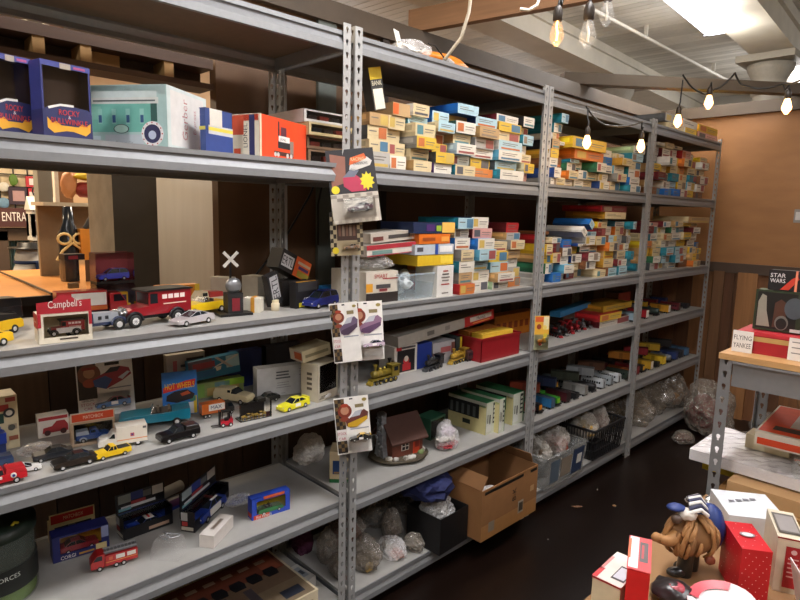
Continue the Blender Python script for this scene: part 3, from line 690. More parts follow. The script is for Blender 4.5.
def railcar(name, label, c, rz, L, kind, col, roof='#3a3230', end=None, W=.034, H=.042, tilt=0.0, group=None):
    t = thing(name, label, 'toy train', c, 0, group or 'toy train cars in rows on the shelves', (tilt, 0, rz)); m_ = mat(col, .45); B = MB(); z0 = .012
    if kind == 'box':
        B.box(-L/2, L/2, -W/2, W/2, z0, z0+H, m_, right=mat(end, .5) if end else m_)
        for k in range(7): 
            x = -L/2+L*(k+.5)/7; B.box(x-.001, x+.001, -W/2-.0008, W/2+.0008, z0, z0+H, m_)
        B.box(-.012, .012, -W/2-.0012, W/2+.0012, z0+.003, z0+H-.004, mat(shade(col, .8), .5)); B.build('body', t)
        B = MB(); B.prism([(-W/2-.001, z0+H), (0, z0+H+.006), (W/2+.001, z0+H)], L/2, mat(roof, .5)); 
        r = B; r.v = [(p[1], p[0], p[2]) for p in r.v]; r.box(-L/2, L/2, -.003, .003, z0+H+.005, z0+H+.0075, mat(shade(roof, .7), .5)); r.build('roof', t)
    elif kind == 'tank':
        B.push(TR(0, 0, z0+H*.5)); B.lathe([(0, -L/2), (W*.42, -L/2+.004), (W*.5, -L/2+.01), (W*.5, L/2-.01), (W*.42, L/2-.004), (0, L/2)], m_, 16, axis='x'); B.pop(); B.build('tank', t)
        B = MB(); B.push(TR(0, 0, z0+H*.9)); B.lathe([(.009, 0), (.009, .01), (0, .012)], m_, 12); B.pop(); B.build('dome', t)
        B = MB(); B.box(-L/2, L/2, -W*.4, W*.4, z0-.002, z0+.006, BLACK); B.build('frame', t)
    elif kind == 'gondola':
        B.box(-L/2, L/2, -W/2, W/2, z0, z0+.003, m_)
        for sg in (-1, 1): B.box(-L/2, L/2, sg*W/2-.0012, sg*W/2+.0012, z0, z0+H*.6, m_); B.box(sg*L/2-.0012, sg*L/2+.0012, -W/2, W/2, z0, z0+H*.6, m_)
        B.build('body', t); B = MB(); B.blob((0, 0, z0+H*.35), (L*.46, W*.42, H*.3), mat(roof, .8), .2, 3, 2, 3); B.build('load', t)
    elif kind == 'diesel':
        B.box(-L/2, L/2, -W/2, W/2, z0, z0+.008, BLACK); B.box(-L*.3, L*.44, -W*.36, W*.36, z0+.008, z0+H*.8, m_); B.build('hood', t)
        B = MB(); B.box(-L*.46, -L*.28, -W*.48, W*.48, z0+.008, z0+H, m_); B.box(-L*.44, -L*.3, -W*.485, W*.485, z0+H*.6, z0+H*.85, GLASSY); B.box(-L*.462, -L*.45, -W*.38, W*.38, z0+H*.6, z0+H*.85, GLASSY); B.build('cab', t)
        B = MB(); B.box(L*.44, L*.445, -W*.3, W*.3, z0+.01, z0+H*.7, mat(end or '#d8a832', .5)); B.build('nose_panel', t)
    elif kind == 'coach':
        B.prism([(-W/2, z0), (-W/2, z0+H*.8), (-W*.3, z0+H), (W*.3, z0+H), (W/2, z0+H*.8), (W/2, z0)], L/2, m_); B.v = [(p[1], p[0], p[2]) for p in B.v]
        for k in range(8):
            x = -L*.42+k*L*.105; B.box(x, x+L*.065, -W/2-.0007, W/2+.0007, z0+H*.42, z0+H*.68, GLASSY)
        B.box(L/2-.0002, L/2+.0008, -.006, .006, z0+.002, z0+H*.75, mat(end or '#3a3a3c', .5)); B.build('body', t)
    for x in (-L*.34, L*.34):
        w = MB(); w.box(x-.014, x+.014, -W*.34, W*.34, .006, z0+.001, BLACK)
        for dx in (-.009, .009):
            for sg in (-1, 1):
                w.push(TR(x+dx, sg*W*.36, .0055)); w.lathe([(0, -.0015), (.0055, -.0015), (.0055, .0015), (0, .0015)], mat('#26262a', .4), 10, axis='y'); w.pop()
        w.build('truck', t)
    w = MB(); w.box(L/2, L/2+.007, -.002, .002, z0-.003, z0, BLACK); w.box(-L/2-.007, -L/2, -.002, .002, z0-.003, z0, BLACK); w.build('coupler', t)
    return t
# ================================================================== left unit, upper shelf (deck D2)
def charbox(label, corner, yaw, pl, pr, pt):
    c, rz, a, b, h = fbox(corner, D2+.0005, yaw, pl, pr, pt)
    def deco(mb, a, b, h):
        g = .001
        x = a/2+g
        pts = [(.0, .0), (1, 0), (1, .36), (.92, .42), (.3, .45), (.12, .40), (0, .36)]
        mb.poly([(x, -b/2+u*b, v*h) for u, v in pts], mat('#23285a', .45))
        pts = [(.08, .12), (.2, .06), (.45, .10), (.6, .10), (.85, .06), (.95, .12), (.96, .24), (.86, .19), (.78, .22), (.7, .17), (.35, .17), (.25, .22), (.18, .19), (.08, .26)]
        mb.poly([(x+.0006, -b/2+u*b, v*h) for u, v in pts], mat('#e0a52a', .5))
        mb.poly([(x+.0006, -b/2+u*b, v*h) for u, v in ((.1, .40), (.35, .455), (.62, .46), (.62, .43), (.35, .425), (.12, .37))], WHITE)
        ptext(mb, 'right', a, b, h, 'ROCKY', .52, .345, h*.075, '#c8342e', .42, lift=.003)
        ptext(mb, 'right', a, b, h, '&', .52, .285, h*.04, '#d8d4dc', .1, lift=.003)
        ptext(mb, 'right', a, b, h, 'BULLWINKLE', .52, .225, h*.075, '#c8342e', .74, lift=.003)
        prect(mb, 'right', a, b, h, 0, 1, .93, 1, '#39408a'); prect(mb, 'right', a, b, h, .38, .6, .92, .995, '#a59b8c', .001); prect(mb, 'right', a, b, h, .66, .9, .945, .975, '#a8487c', .001)
        prect(mb, 'left', a, b, h, 0, 1, 0, .36, '#23285a')
    windowbox('display_box', label, 'toy box', c, rz, a, b, h, '#2e3374', '#5a4636', 'right', (.04, .96, .36, .93), None, deco, 'blue window boxes on the upper shelf', top='#3a3f86')
charbox('dark blue window toy box nearest the left edge of the upper shelf', (-6, 133), .25, -22, 35, 50)
charbox('dark blue window toy box standing beside the pale teal train-car box', (44, 136), .2, 33, 93, 58)
c, rz, a, b, h = fbox((168, 147), D2+.0005, .62, 91, 207, 84, .40)
def gdeco(mb, a, b, h):
    F = lambda *k: prect(mb, 'left', a, b, h, *k)
    F(.0, 1, .0, 1, '#a9c9c8'); F(.04, .88, .80, .90, '#c7d6d6', .001); F(.04, .9, .70, .80, '#cfd5d2', .001); F(.06, .86, .735, .76, '#5f6a6a', .0015)
    F(.04, .88, .25, .70, '#6fb5a8', .001); F(.04, .16, .45, .66, '#83c0b4', .0015); F(.80, .88, .42, .70, '#2f5a55', .0015)
    for u in (.12, .30, .48, .66): F(u, u+.055, .38, .62, '#8fc6bd', .002); F(u+.008, u+.05, .40, .52, '#345a86', .0024)
    F(.2, .7, .02, .21, '#b9c4cc', .001); F(.04, .14, .06, .19, '#c9dce4', .001)
    pdisc(mb, 'left', a, b, h, .42, .30, h*.075, '#3f4c50', .003, sx=1.9); pdisc(mb, 'left', a, b, h, .42, .30, h*.066, '#a9cfc5', .0035, sx=1.9)
    pdisc(mb, 'left', a, b, h, .82, .22, h*.2, '#e5e4e6', .004); pdisc(mb, 'left', a, b, h, .82, .22, h*.15, '#2e2f55', .0046); pdisc(mb, 'left', a, b, h, .82, .2, h*.07, '#b7c2d8', .005)
    for k in range(12):
        t = 2*PI*k/12; pdisc(mb, 'left', a, b, h, .82+math.cos(t)*h*.178/a, .22+math.sin(t)*.178, h*.013, '#b5483f', .005, 6)
    ptext(mb, 'left', a, b, h, 'Passenger Car', .45, .08, h*.05, '#5a6470', .3)
    R = lambda *k: prect(mb, 'right', a, b, h, *k)
    R(0, 1, 0, 1, '#ccd8d6'); R(.08, .92, .06, .94, '#dad9d6', .001)
    ptext(mb, 'right', a, b, h, 'Express', .68, .52, h*.12, '#b43a40', .5, True, True); ptext(mb, 'right', a, b, h, 'Gerber', .42, .52, h*.17, '#b43a40', .68, True, True)
    ptext(mb, 'right', a, b, h, 'Commemorative Car', .85, .5, h*.05, '#6b7076', .6, True, True)
carton('train_car_box', 'pale teal passenger-car box with round emblem on the upper shelf', 'box', c, rz, a, b, h, '#b4cccb', deco=gdeco)
c, rz, a, b, h = fbox((206, 150), D2+.0005, .35, 200, 233, 107, amax=.10)
def d(mb, a, b, h):
    prect(mb, 'right', a, b, h, 0, 1, 0, .42, '#2c4486'); prect(mb, 'right', a, b, h, .15, .6, .6, 1, '#d9d6cc'); prect(mb, 'right', a, b, h, .1, 1, .42, .62, '#c4c8cc'); prect(mb, 'right', a, b, h, .1, 1, .5, .58, '#d8c84a', .001)
    prect(mb, 'left', a, b, h, 0, 1, .5, .58, '#c9bd4e')
carton('hobby_box', 'small dark blue and white box with yellow stripe beside the orange box', 'box', c, rz, a, b, h, '#2f4683', deco=d, top='#31406e')
c, rz, a, b, h = fbox((260, 154), D2+.0005, .4, 233, 306, 113, .12)
def d(mb, a, b, h):
    L_ = lambda *k: prect(mb, 'left', a, b, h, *k)
    L_(0, 1, 0, 1, '#ddd6c4'); L_(0, .42, .52, .96, '#c64a2a', .001); L_(.05, .3, .0, .2, '#cc4d2c', .001); L_(.62, .82, .02, .98, '#272a5c', .001)
    ptext(mb, 'left', a, b, h, 'LIONEL', .48, .5, h*.12, '#3a3a44', .8, True, True)
    R = lambda *k: prect(mb, 'right', a, b, h, *k)
    R(0, 1, 0, 1, '#e1481f'); R(0, .03, 0, 1, '#e5d6b8', .001); R(.28, .7, .10, .2, '#4a2a24', .001); R(.36, .62, .28, .46, '#25262c', .001); R(.37, .61, .44, .58, '#e8e6e2', .0015); R(.42, .54, .58, .80, '#5a2a3a', .001)
    R(.36, .39, .55, .92, '#3b2430', .001); R(.62, .70, .12, .5, '#8d7a70', .001)
    for u in (.3, .36, .56, .64): pdisc(mb, 'right', a, b, h, u, .12, h*.055, '#c9c4c0', .002); pdisc(mb, 'right', a, b, h, u, .12, h*.03, '#333', .0026) if False else None
    ptext(mb, 'right', a, b, h, 'LIONEL', .46, .5, h*.06, '#2a2a30', .2, lift=.003)
carton('train_box', 'bright orange model train box by the steel post on the upper shelf', 'box', c, rz, a, b, h, '#dd4720', deco=d, top='#b23c1e')
# stack of window train boxes behind the post
zz = D2+.0005; ystk = hit(308, 120, 'x', -.13)[1]+.10
for i, (lab, col, ht, pl, pr, inn) in enumerate((
    ('brown window train box, lowest of the stack behind the steel post', '#8a6f55', .055, 306, 352, '#6b3a2e'), ('brown window train box, second up behind the steel post', '#7d644c', .045, 308, 352, '#5e3a30'),
    ('cream window train box, third up behind the steel post', '#cdb98a', .045, 302, 352, '#d9cfb5'), ('white window train box, topmost of the stack behind the post', '#c9c7c4', .045, 308, 352, '#8f8d8c'))):
    p = hit(345, 165, 'x', -.13)
    def ins(mb, a, b, h, k=i):
        for q in range(3): mb.cbox((a/2-.025, -b/2+b*(.22+.26*q), h*.42), (.03, b*.2, h*.4), mat(('#3a2a28', '#a23a30', '#232326')[(q+k) % 3], .5))
    windowbox('train_car_box', lab, 'box', (-.28+(.02 if i == 2 else 0), ystk-(.006*i), zz), 0, .30, .20, ht, col, inn, 'right', (.06, .94, .25, .85), ins); zz += ht+.0005
# ================================================================== left unit, middle shelf (deck D3)
z = D3
vehicle('toy_car', 'bright yellow sports car at the front left edge of the middle shelf', 'toy car', 'sports', (-34, 354), (3, 346), z, '#efc21e')
vehicle('toy_car', 'yellow convertible with black top behind the bright yellow sports car', 'toy car', 'convertible', (-20, 341), (14, 333), z, '#e6b91e', '#17181a')
vehicle('toy_car', 'large black vintage sedan at the back left of the middle shelf', 'toy car', 'oldtruck', (-40, 333), (14, 318), z, '#131518', Lmax=.2)
c, rz, a, b, h = fbox((39, 345), z+.0005, -.08, 27, 93, 315, amax=.06)
def d(mb, a, b, h):
    r_ = mat('#a82430', .45); x = a/2-.002
    pts = [(0, 1.0)]+[(.25+.5*k/14, 1.35+.25*math.sin(PI*k/14)) for k in range(15)]+[(1, 1.38), (1, 1.0)]; pts = [(0, 1.0), (0, 1.38)]+[(.27+.46*k/14, 1.40+.22*math.sin(PI*k/14)) for k in range(15)]+[(1, 1.42), (1, 1.0)]
    mb.add([(x, -b/2+u*b, v*h) for u, v in pts]+[(x-.0015, -b/2+u*b, v*h) for u, v in pts], [tuple(range(len(pts))), tuple(reversed(range(len(pts), 2*len(pts))))], r_)
    mb.text("Campbell's", (x, -b/2+.2*b, h*1.10), (0, 1, .02), (0, 0, 1), h*.33, mat('#eadfd8', .5), .62*b, .001)
    prect(mb, 'right', a, b, h, 0, .06, .55, 1, '#a82430'); prect(mb, 'right', a, b, h, .94, 1, .55, 1, '#a82430')
    prect(mb, 'left', a, b, h, 0, 1, .5, 1, '#a82430'); ptext(mb, 'left', a, b, h, "Campbell's", .5, .72, h*.1, '#e8dad4', .8)
    ptext(mb, 'right', a, b, h, 'DAYS GONE BY', .52, .12, h*.07, '#2a2a2a', .3) if False else prect(mb, 'right', a, b, h, .38, .72, .1, .15, '#3a2e28', .001)
def ins(mb, a, b, h): mini(mb, 'delivery', b*.7, TR(a*.1, b*.02, h*.2, -PI/2), '#a3222c', '#a3222c'); mb.box(a*.1+.0, a*.1+b*.12, -.02, b*.3, h*.3, h*.48, mat('#e6e2dc', .5))
windowbox('display_box', 'red and cream Campbell box with small red delivery truck inside'.replace('Campbell', 'soup-brand'), 'toy box', c, rz, a, b, h, '#d8d0bc', '#d6c9a4', 'right', (.10, .93, .2, .92), ins, d)
vehicle('toy_car', 'silver-grey vintage roadster with dark blue fenders beside the soup-brand box', 'toy car', 'roadster', (119, 330), (72, 337), z, '#8f9399', '#1d2a48')
vehicle('toy_fire_engine', 'red fire engine with white ladder behind the grey vintage roadster', 'toy truck', 'semi', (122, 316), (66, 321), z, '#b3262c', '#b3262c')
vehicle('toy_van', 'large dark red 1920s delivery van with black roof and white spoked wheels', 'toy truck', 'delivery', (135, 328), (177, 322), z, '#8f1622', None, mat('#e4e4e2', .4))
vehicle('toy_car', 'small silver sports car in front of the red delivery van', 'toy car', 'sports', (186, 327), (208, 323), z, '#b4b0b2')
vehicle('toy_car', 'yellow convertible parked in front of the cream vintage truck', 'toy car', 'convertible', (194, 316), (221, 312), z, '#e8c21c')
vehicle('toy_truck', 'cream vintage panel truck with red load beside the crossing signal', 'toy truck', 'oldtruck', (196, 308), (225, 303), z, '#d9cdb2', '#b5403c', Lmax=.15).location += Vector((.055, -.045, 0))
# railroad crossing signal
p = hit(238, 316, 'z', z); t = thing('crossing_signal', 'black toy railroad crossing signal with white crossbuck and grey bell', 'toy signal', (p.x-.03, p.y, z+.0005), math.radians(-8))
q = MB(); q.box(-.035, .035, -.055, .055, 0, .008, BLACK); q.build('base', t)
q = MB(); q.box(-.022, .022, -.026, .026, .008, .075, mat('#17181a', .5), right=mat('#1c1c1e', .5)); q.box(.0222, .0235, -.012, .014, .016, .058, mat('#7a1f2a', .4)); q.build('housing', t)
q = MB(); q.push(TR(.0, 0, .098)); q.lathe([(0, -.01), (.022, -.01), (.028, .004), (.02, .016), (.006, .02), (0, .02)], mat('#85878a', .35, .6), 18, axis='x'); q.pop(); q.build('bell', t)
q = MB(); q.tube([(-.012, -.004, .075), (-.012, -.004, .20)], .004, BLACK, 8); q.build('mast', t)
q = MB()
for an in (45, -45):
    q.push(TR(-.006, -.004, .185) @ Matrix.Rotation(math.radians(an), 4, 'X')); q.box(-.001, .001, -.034, .034, -.005, .005, mat('#c9c6bd', .5)); q.pop()
q.build('crossbuck', t)
# cartons at the back right of the middle shelf
for lab, cor, yaw, pl, pr, pt, col in (
    ('plain white carton standing left of the signal mast', (229, 300), .5, 210, 236, 278, '#d6d0c2'), ('plain white carton standing right of the signal mast', (258, 301), .35, 234, 269, 277, '#cdc7b8')):
    c, rz, a, b, h = fbox(cor, z+.0005, yaw, pl, pr, pt, .08, .10); carton('carton', lab, 'box', c, rz, a, b, h, col, right=shade(col, .97))
c, rz, a, b, h = fbox((260, 313), z+.0005, .75, 243, 274, 298, .075, .05)
def d(mb, a, b, h):
    prect(mb, 'left', a, b, h, .45, .68, 0, 1, '#c98f2e'); prect(mb, 'top', a, b, h, 0, 1, .32, .55, '#c98f2e', .0008)
carton('carton', 'small white box with a mustard band in front of the white cartons', 'box', c, rz, a, b, h, '#ddd8c8', deco=d, lid=False)
p = hit(277, 311, 'z', z); t = thing('jar', 'small cream jar with a lid between white box and black boxes', 'jar', (p.x-.01, p.y, z+.0005)); q = MB(); q.lathe([(.0, 0), (.014, 0), (.015, .025), (.011, .03)], CREAM, 14); q.build('body', t); q = MB(); q.lathe([(.012, .030), (.012, .038), (0, .038)], mat('#cfc39c', .5), 14); q.build('lid', t)
# black boxes
c, rz, a, b, h = fbox((272, 311), z+.0005, .3, 266, 290, 276, .07, .06)
def d(mb, a, b, h):
    prect(mb, 'right', a, b, h, .15, .85, .2, .92, '#a9a9ac'); ptext(mb, 'right', a, b, h, 'ERTL', .5, .55, b*.5, '#202024', .68, True, True)
carton('toy_box', 'black box printed ERTL leaning beside the white carton'.replace(' printed ERTL', ' with grey lettered panel'), 'toy box', c+Vector((-.005, .005, .0012)), rz, a, b, h*.95, '#16161a', deco=d, rot=(math.radians(14), 0, rz), lid=False).location.z += .016
c, rz, a, b, h = fbox((296, 309), z+.0005, .2, 289, 319, 282, .08)
def d(mb, a, b, h):
    prect(mb, 'right', a, b, h, .08, .9, .62, .97, '#3a3b3f'); prect(mb, 'right', a, b, h, .0, .85, .97, 1.0, '#c08a22', .001); prect(mb, 'right', a, b, h, .12, .4, .04, .2, '#d3c62e', .001); prect(mb, 'right', a, b, h, .5, .9, .05, .18, '#b9bcc0', .001)
    ptext(mb, 'right', a, b, h, 'corgi', .52, .32, h*.22, '#e6e4e0', .72)
carton('toy_box', 'black box lettered with a small white lowercase word, right of leaning boxes', 'toy box', c, rz, a, b, h, '#17171b', deco=d, top='#6a5a28', lid=False)
zb = c.z+h
c2 = c+Vector((-.085, -.02, .112)); t = thing('toy_box', 'black and orange striped box tilted on top behind the black boxes', 'toy box', c2, 0, None, (math.radians(-24), 0, .25))
q = MB(); a, b, h = .06, .17, .075; q.box(-a/2, a/2, -b/2, b/2, 0, h, mat('#17171a', .5)); prect(q, 'right', a, b, h, .05, .42, .2, .8, '#b5b5b8'); ptext(q, 'right', a, b, h, 'ERTL', .235, .5, h*.42, '#1c1c20', .34)
prect(q, 'right', a, b, h, .47, 1, .0, 1, '#d2591c'); prect(q, 'right', a, b, h, .6, 1, .05, .35, '#9a8d2c', .001); prect(q, 'right', a, b, h, .6, .95, .42, .58, '#4c2f6a', .001); prect(q, 'right', a, b, h, .55, .98, .66, .8, '#b9a98c', .001); q.build('carton', t)
# support crate behind (dark carton)
carton('toy_box', 'plain dark carton hidden behind the black boxes, carrying the tilted one', 'toy box', (c2.x, c2.y+.005, z+.0005), .2, .07, .13, .095, '#1d1a1a', lid=False)
vehicle('toy_car', 'dark blue toy car on the shelf just left of the post', 'toy car', 'hatch', (318, 309), (334, 306), z, '#1f2a78')
c, rz, a, b, h = fbox((322, 297), z+.0005, .1, 316, 349, 286, .08, .12); carton('toy_box', 'bright blue flat box behind the dark blue toy car', 'toy box', c, rz, a, b, h, '#2a7fc0', lid=False)
# stacked clear cases, tall tube and yellow box
def case(lab, corner, pl, pr, pt, kind, col, back, zz, sc=.8, yaw=.05, extra=None):
    c, rz, a, b, h = fbox(corner, z+.0005, yaw, pl, pr, pt, .07); c.z = zz
    t = thing('display_case', lab, 'display case', c, rz); q = MB(); w = .002
    q.box(-a/2, a/2, -b/2, b/2, 0, .008, BLACK); q.box(-a/2, -a/2+w, -b/2, b/2, .008, h, mat(back, .6)); q.build('base', t)
    q = MB(); q.box(-a/2, a/2, -b/2, b/2, .0085, h-.0005, CLEAR); q.build('clear_cover', t)
    q = MB(); mini(q, kind, b*sc, TR(.002, 0, .0085, -PI/2), col); 
    if extra: extra(q, a, b, h)
    q.build('packed_car', t); return c, h
def ex(q, a, b, h): q.box(-.0, .02, -b*.1, b*.32, .02, h*.7, mat('#e0b01e', .4)); q.box(.0201, .021, -b*.05, b*.28, h*.3, h*.62, mat('#3a2a4c', .5))
cc, hh = case('clear display case with yellow dump truck, lower of the stacked pair', (98, 310), 92, 136, 285, 'pickup', '#e0b01e', '#3a3a48', z+.0005, .8, .05, ex)
case('clear display case with blue car, upper of the stacked pair', (98, 310), 92, 136, 285, 'hatch', '#2c3cc0', '#8f3038', z+.0005+hh+.0008)
p = hit(79, 309, 'z', z); t = thing('display_tube', 'tall clear plastic display tube with dark top near the clear cases', 'display case', (p.x-.05, p.y, z+.0005), .1)
q = MB(); q.box(-.025, .025, -.032, .032, .0, .165, CLEAR); q.build('clear_cover', t); q = MB(); q.box(-.0255, .0255, -.0325, .0325, .1655, .185, mat('#22181c', .4)); q.box(.0256, .026, -.02, .01, .168, .18, mat('#a33038', .5)); q.build('cap', t)
q = MB(); q.blob((0, 0, .02), (.018, .024, .015), mat('#8a8a86', .5), .3, 2, 2, 3, .001); q.cbox((0, 0, .075), (.02, .03, .018), mat('#8d6a40', .5)); q.build('contents', t)
c, rz, a, b, h = fbox((158, 303), z+.0005, -.05, 148, 200, 286, .045)
def d(mb, a, b, h): prect(mb, 'right', a, b, h, 0, .2, 0, 1, '#e3c23a'); prect(mb, 'right', a, b, h, .3, .8, .2, .8, '#c9641f', .001); prect(mb, 'right', a, b, h, .88, 1, 0, 1, '#e3c23a')
carton('toy_box', 'long orange and yellow box lying behind the red delivery van', 'toy box', c, rz, a, b, h, '#d98a22', deco=d, lid=False)
# ================================================================== left unit, third shelf (deck D4)
z = D4
c, rz, a, b, h = fbox((-4, 452), z+.0005, .0, -22, 21, 398, .08, .115)
def d(mb, a, b, h):
    R = lambda *k: prect(mb, 'right', a, b, h, *k)
    R(.2, .62, .72, .84, '#a83a34'); R(.05, .4, .5, .68, '#23463c'); R(.55, .9, .36, .46, '#a89a86', .001); R(.55, .92, .16, .24, '#9a5a44', .001); R(.5, .9, .88, .96, '#a4463c', .001)
    pdisc(mb, 'right', a, b, h, .62, .68, .014, '#33353a', .002); pdisc(mb, 'right', a, b, h, .62, .68, .008, '#d8d4c8', .003); pdisc(mb, 'right', a, b, h, .68, .4, .009, '#55564f', .002); R(.1, .3, .1, .4, '#28489a', .001)
carton('toy_box', 'tall cream box printed with old cars at the left of the third shelf', 'toy box', c, rz, a, b, h, '#d8cba6', deco=d, lid=False)
q = hit(3, 455, 'z', z); 
t = thing('toy_robot', 'bright blue toy figure beside the tall cream box', 'toy', (q.x-.02, q.y-.01, z+.0005)); m = MB(); m.box(-.014, .014, -.02, -.002, 0, .03, mat('#26366a', .5)); m.box(-.014, .014, .002, .02, 0, .03, mat('#26366a', .5)); m.build('leg', t); m = MB(); m.box(-.016, .016, -.022, .022, .03, .06, mat('#2444b0', .4)); m.build('torso', t); m = MB(); m.lathe([(0, .06), (.012, .06), (.013, .075), (0, .082)], mat('#2444b0', .4), 12); m.build('head', t)
c, rz, a, b, h = fbox((38, 439), z+.0005, -.12, 34, 70, 418, .05)
def d(mb, a, b, h):
    prect(mb, 'right', a, b, h, .05, .95, .8, .95, '#a8343a'); mb.poly([(a/2+.001, -b/2+u*b, v*h) for u, v in ((.15, .2), (.18, .45), (.45, .5), (.6, .72), (.85, .72), (.95, .5), (.95, .2))], mat('#a0353a', .5))
    for u in (.3, .8): pdisc(mb, 'right', a, b, h, u, .2, h*.13, '#4a2a2a', .002)
carton('toy_box', 'small white box with red vintage car picture on the third shelf', 'toy box', c, rz, a, b, h, '#ddd8cf', deco=d, lid=False)
c, rz, a, b, h = fbox((72, 448), z+.0005, -.18, 65, 116, 424, .06)
def d(mb, a, b, h):
    x = a/2-.001; mb.box(x-.0015, x, -b/2, b/2, h, h*1.38, mat('#c8bba6', .5)); mb.quad((x+.0006, -b/2+.03*b, h*1.03), (x+.0006, b/2-.03*b, h*1.03), (x+.0006, b/2-.03*b, h*1.34), (x+.0006, -b/2+.03*b, h*1.34), mat('#c2441f', .5))
    mb.text('MATCHBOX', (x, -b/2+.28*b, h*1.12), (0, 1, 0), (0, 0, 1), h*.14, mat('#ead9c8', .5), .45*b, .0012)
def ins(mb, a, b, h): mini(mb, 'oldtruck', b*.78, TR(0, 0, .003, PI/2), '#27509c', '#b8c4d4')
windowbox('display_box', 'window box with orange header flap holding a blue truck', 'toy box', c, rz, a, b, h, '#b59f86', '#241c18', 'right', (.06, .94, .12, .92), ins, d)
# big stock car card leaning on the back of the shelf
def stockcard(mb, w, h, car='#9a3040', car2='#3c568f', faded=False):
    fr(mb, w, h, .02, .34, .34, .97, '#2b211e'); fdisc(mb, w, h, .22, .78, w*.2, '#7c4a34', .001); fdisc(mb, w, h, .22, .80, w*.10, '#b98a66', .0014); fr(mb, w, h, .1, .34, .855, .90, '#8e3428', .0016); fdisc(mb, w, h, .22, .62, w*.12, '#a34a30', .0013, .7)
    fp(mb, w, h, [(.3, .55), (.27, .68), (.5, .78), (.75, .87), (.93, .82), (.97, .70), (.8, .60), (.5, .48)], car, .0016); fp(mb, w, h, [(.3, .55), (.28, .66), (.5, .72), (.62, .64), (.5, .48)], car2, .002); fp(mb, w, h, [(.48, .76), (.6, .86), (.78, .86), (.72, .78)], '#2a2c36', .0022); fp(mb, w, h, [(.72, .66), (.9, .76), (.95, .74), (.8, .62)], '#c9ccd4', .0022)
    fr(mb, w, h, .5, .76, .90, .955, '#1e1b1a', .001); ft(mb, w, h, 'OFFICIAL', .17, .315, h*.035, '#2a2a2c', .26); ft(mb, w, h, 'STOCK', .17, .25, h*.05, '#a8304a', .28); ft(mb, w, h, 'CAR', .17, .175, h*.05, '#a8304a', .24)
    fr(mb, w, h, .06, .3, .04, .12, '#1b1a1c', .001); fr(mb, w, h, .55, .95, .47, .49, '#8a8f9a', .001)
p = hit(104, 421, 'z', z); p.x -= .055
def car(q): mini(q, 'race', .105, Matrix.Translation((.015, -.008, .028)) @ Matrix.Rotation(PI, 4, 'Z'), '#3f6fa8', '#b04a5a')
blister('carded_car', 'large white stock car card with red and blue car leaning at the back', (p.x+.01, p.y+.028, z+.001), PI/2-.1, .172, .185, lambda m, w, h: stockcard(m, w, h), car, tilt=math.radians(-8), bl=(-.03, .07, .012, .075, .03), hole=False)
vehicle('toy_car', 'long teal blue open convertible with silver wheels on the third shelf', 'toy car', 'classic', (133, 430), (177, 425), z, '#1583a0')
vehicle('toy_ambulance', 'white box ambulance with orange stripe behind the yellow pickup', 'toy truck', 'boxvan', (108, 450), (138, 445), z, '#e2ded4', '#dcd6c8')
vehicle('toy_truck', 'yellow pickup truck in front of the white ambulance', 'toy truck', 'pickup', (103, 461), (125, 456), z, '#e6bf24')
vehicle('toy_truck', 'black pickup truck with covered bed near the shelf front', 'toy truck', 'pickup', (169, 444), (193, 438), z, '#101114', '#141416')
vehicle('toy_car', 'dark grey muscle car behind the black hatchback wagon', 'toy car', 'coupe', (41, 463), (66, 458), z, '#22262c')
vehicle('toy_car', 'black hatchback toy car at the left front of the third shelf', 'toy car', 'coupe', (63, 472), (90, 467), z, '#121417', '#17191d')
def num(B, X, L):
    for sg in (-1, 1):
        y = sg*.197*L; B.push(TR(-.25*L, y, .19*L)); B.lathe([(0, -.002), (.055*L, -.002), (.055*L, .002), (0, .002)], WHITE, 14, axis='y'); B.lathe([(0, -.003), (.03*L, -.003), (.03*L, .003), (0, .003)], mat('#2a3a7a', .5), 10, axis='y'); B.pop()
        B.box(-.05*L, .4*L, y-.0015, y+.0015, .16*L, .22*L, WHITE)
vehicle('toy_truck', 'red and white racing pickup with round number at the left edge', 'toy truck', 'pickup', (-18, 496), (17, 485), z, '#c0202a', '#b3202a', extra=num)
vehicle('toy_car', 'low white sports car behind the red and white pickup', 'toy car', 'sports', (36, 471), (16, 475), z, '#dcdcd8')
vehicle('toy_truck', 'blue grey toy truck at the far left of the third shelf', 'toy truck', 'pickup', (-20, 473), (6, 467), z, '#3c5278', '#31456a')
# hot wheels card
p = hit(176, 418, 'z', z); p.x -= .03
def hw(mb, w, h):
    fr(mb, w, h, .03, .97, .02, .98, '#2673c4'); fr(mb, w, h, .06, .94, .02, .28, '#d8dade', .001); fr(mb, w, h, .88, .97, .02, .42, '#d7b52a', .0014); fr(mb, w, h, .78, .94, .3, .42, '#3d7f6a', .0018)
    fp(mb, w, h, [(.02, .54), (.03, .66), (.35, .72), (.7, .78), (.96, .80), (.93, .66), (.6, .62), (.35, .58)], '#cf2c2a', .0014); ft(mb, w, h, 'HOT WHEELS', .5, .68, h*.13, '#f2c11d', .84, .002)
    fp(mb, w, h, [(.1, .36), (.12, .48), (.35, .56), (.7, .58), (.92, .46), (.85, .36), (.4, .3)], '#1d1a20', .0022); fp(mb, w, h, [(.5, .5), (.72, .55), (.8, .48), (.55, .44)], '#b5502a', .0026); ft(mb, w, h, 'Mustang', .62, .92, h*.08, '#e0e4ee', .4) if False else None
blister('carded_car', 'blue toy car card with flame logo standing on the third shelf', (p.x+.02, p.y+.022, z+.001), PI/2-.25, .112, .15, hw, None, tilt=math.radians(-6), hole=False, base='#2a6fb8')
def maxd(B, X, L):
    for sg in (-1, 1):
        y = sg*.14*L*1.02; X['trailer'].text('MAX', (-.24*L if sg < 0 else .12*L, y, .25*L), (1 if sg < 0 else -1, 0, 0), (0, 0, 1), .11*L, mat('#1e2a5c', .5), .34*L, .0012)
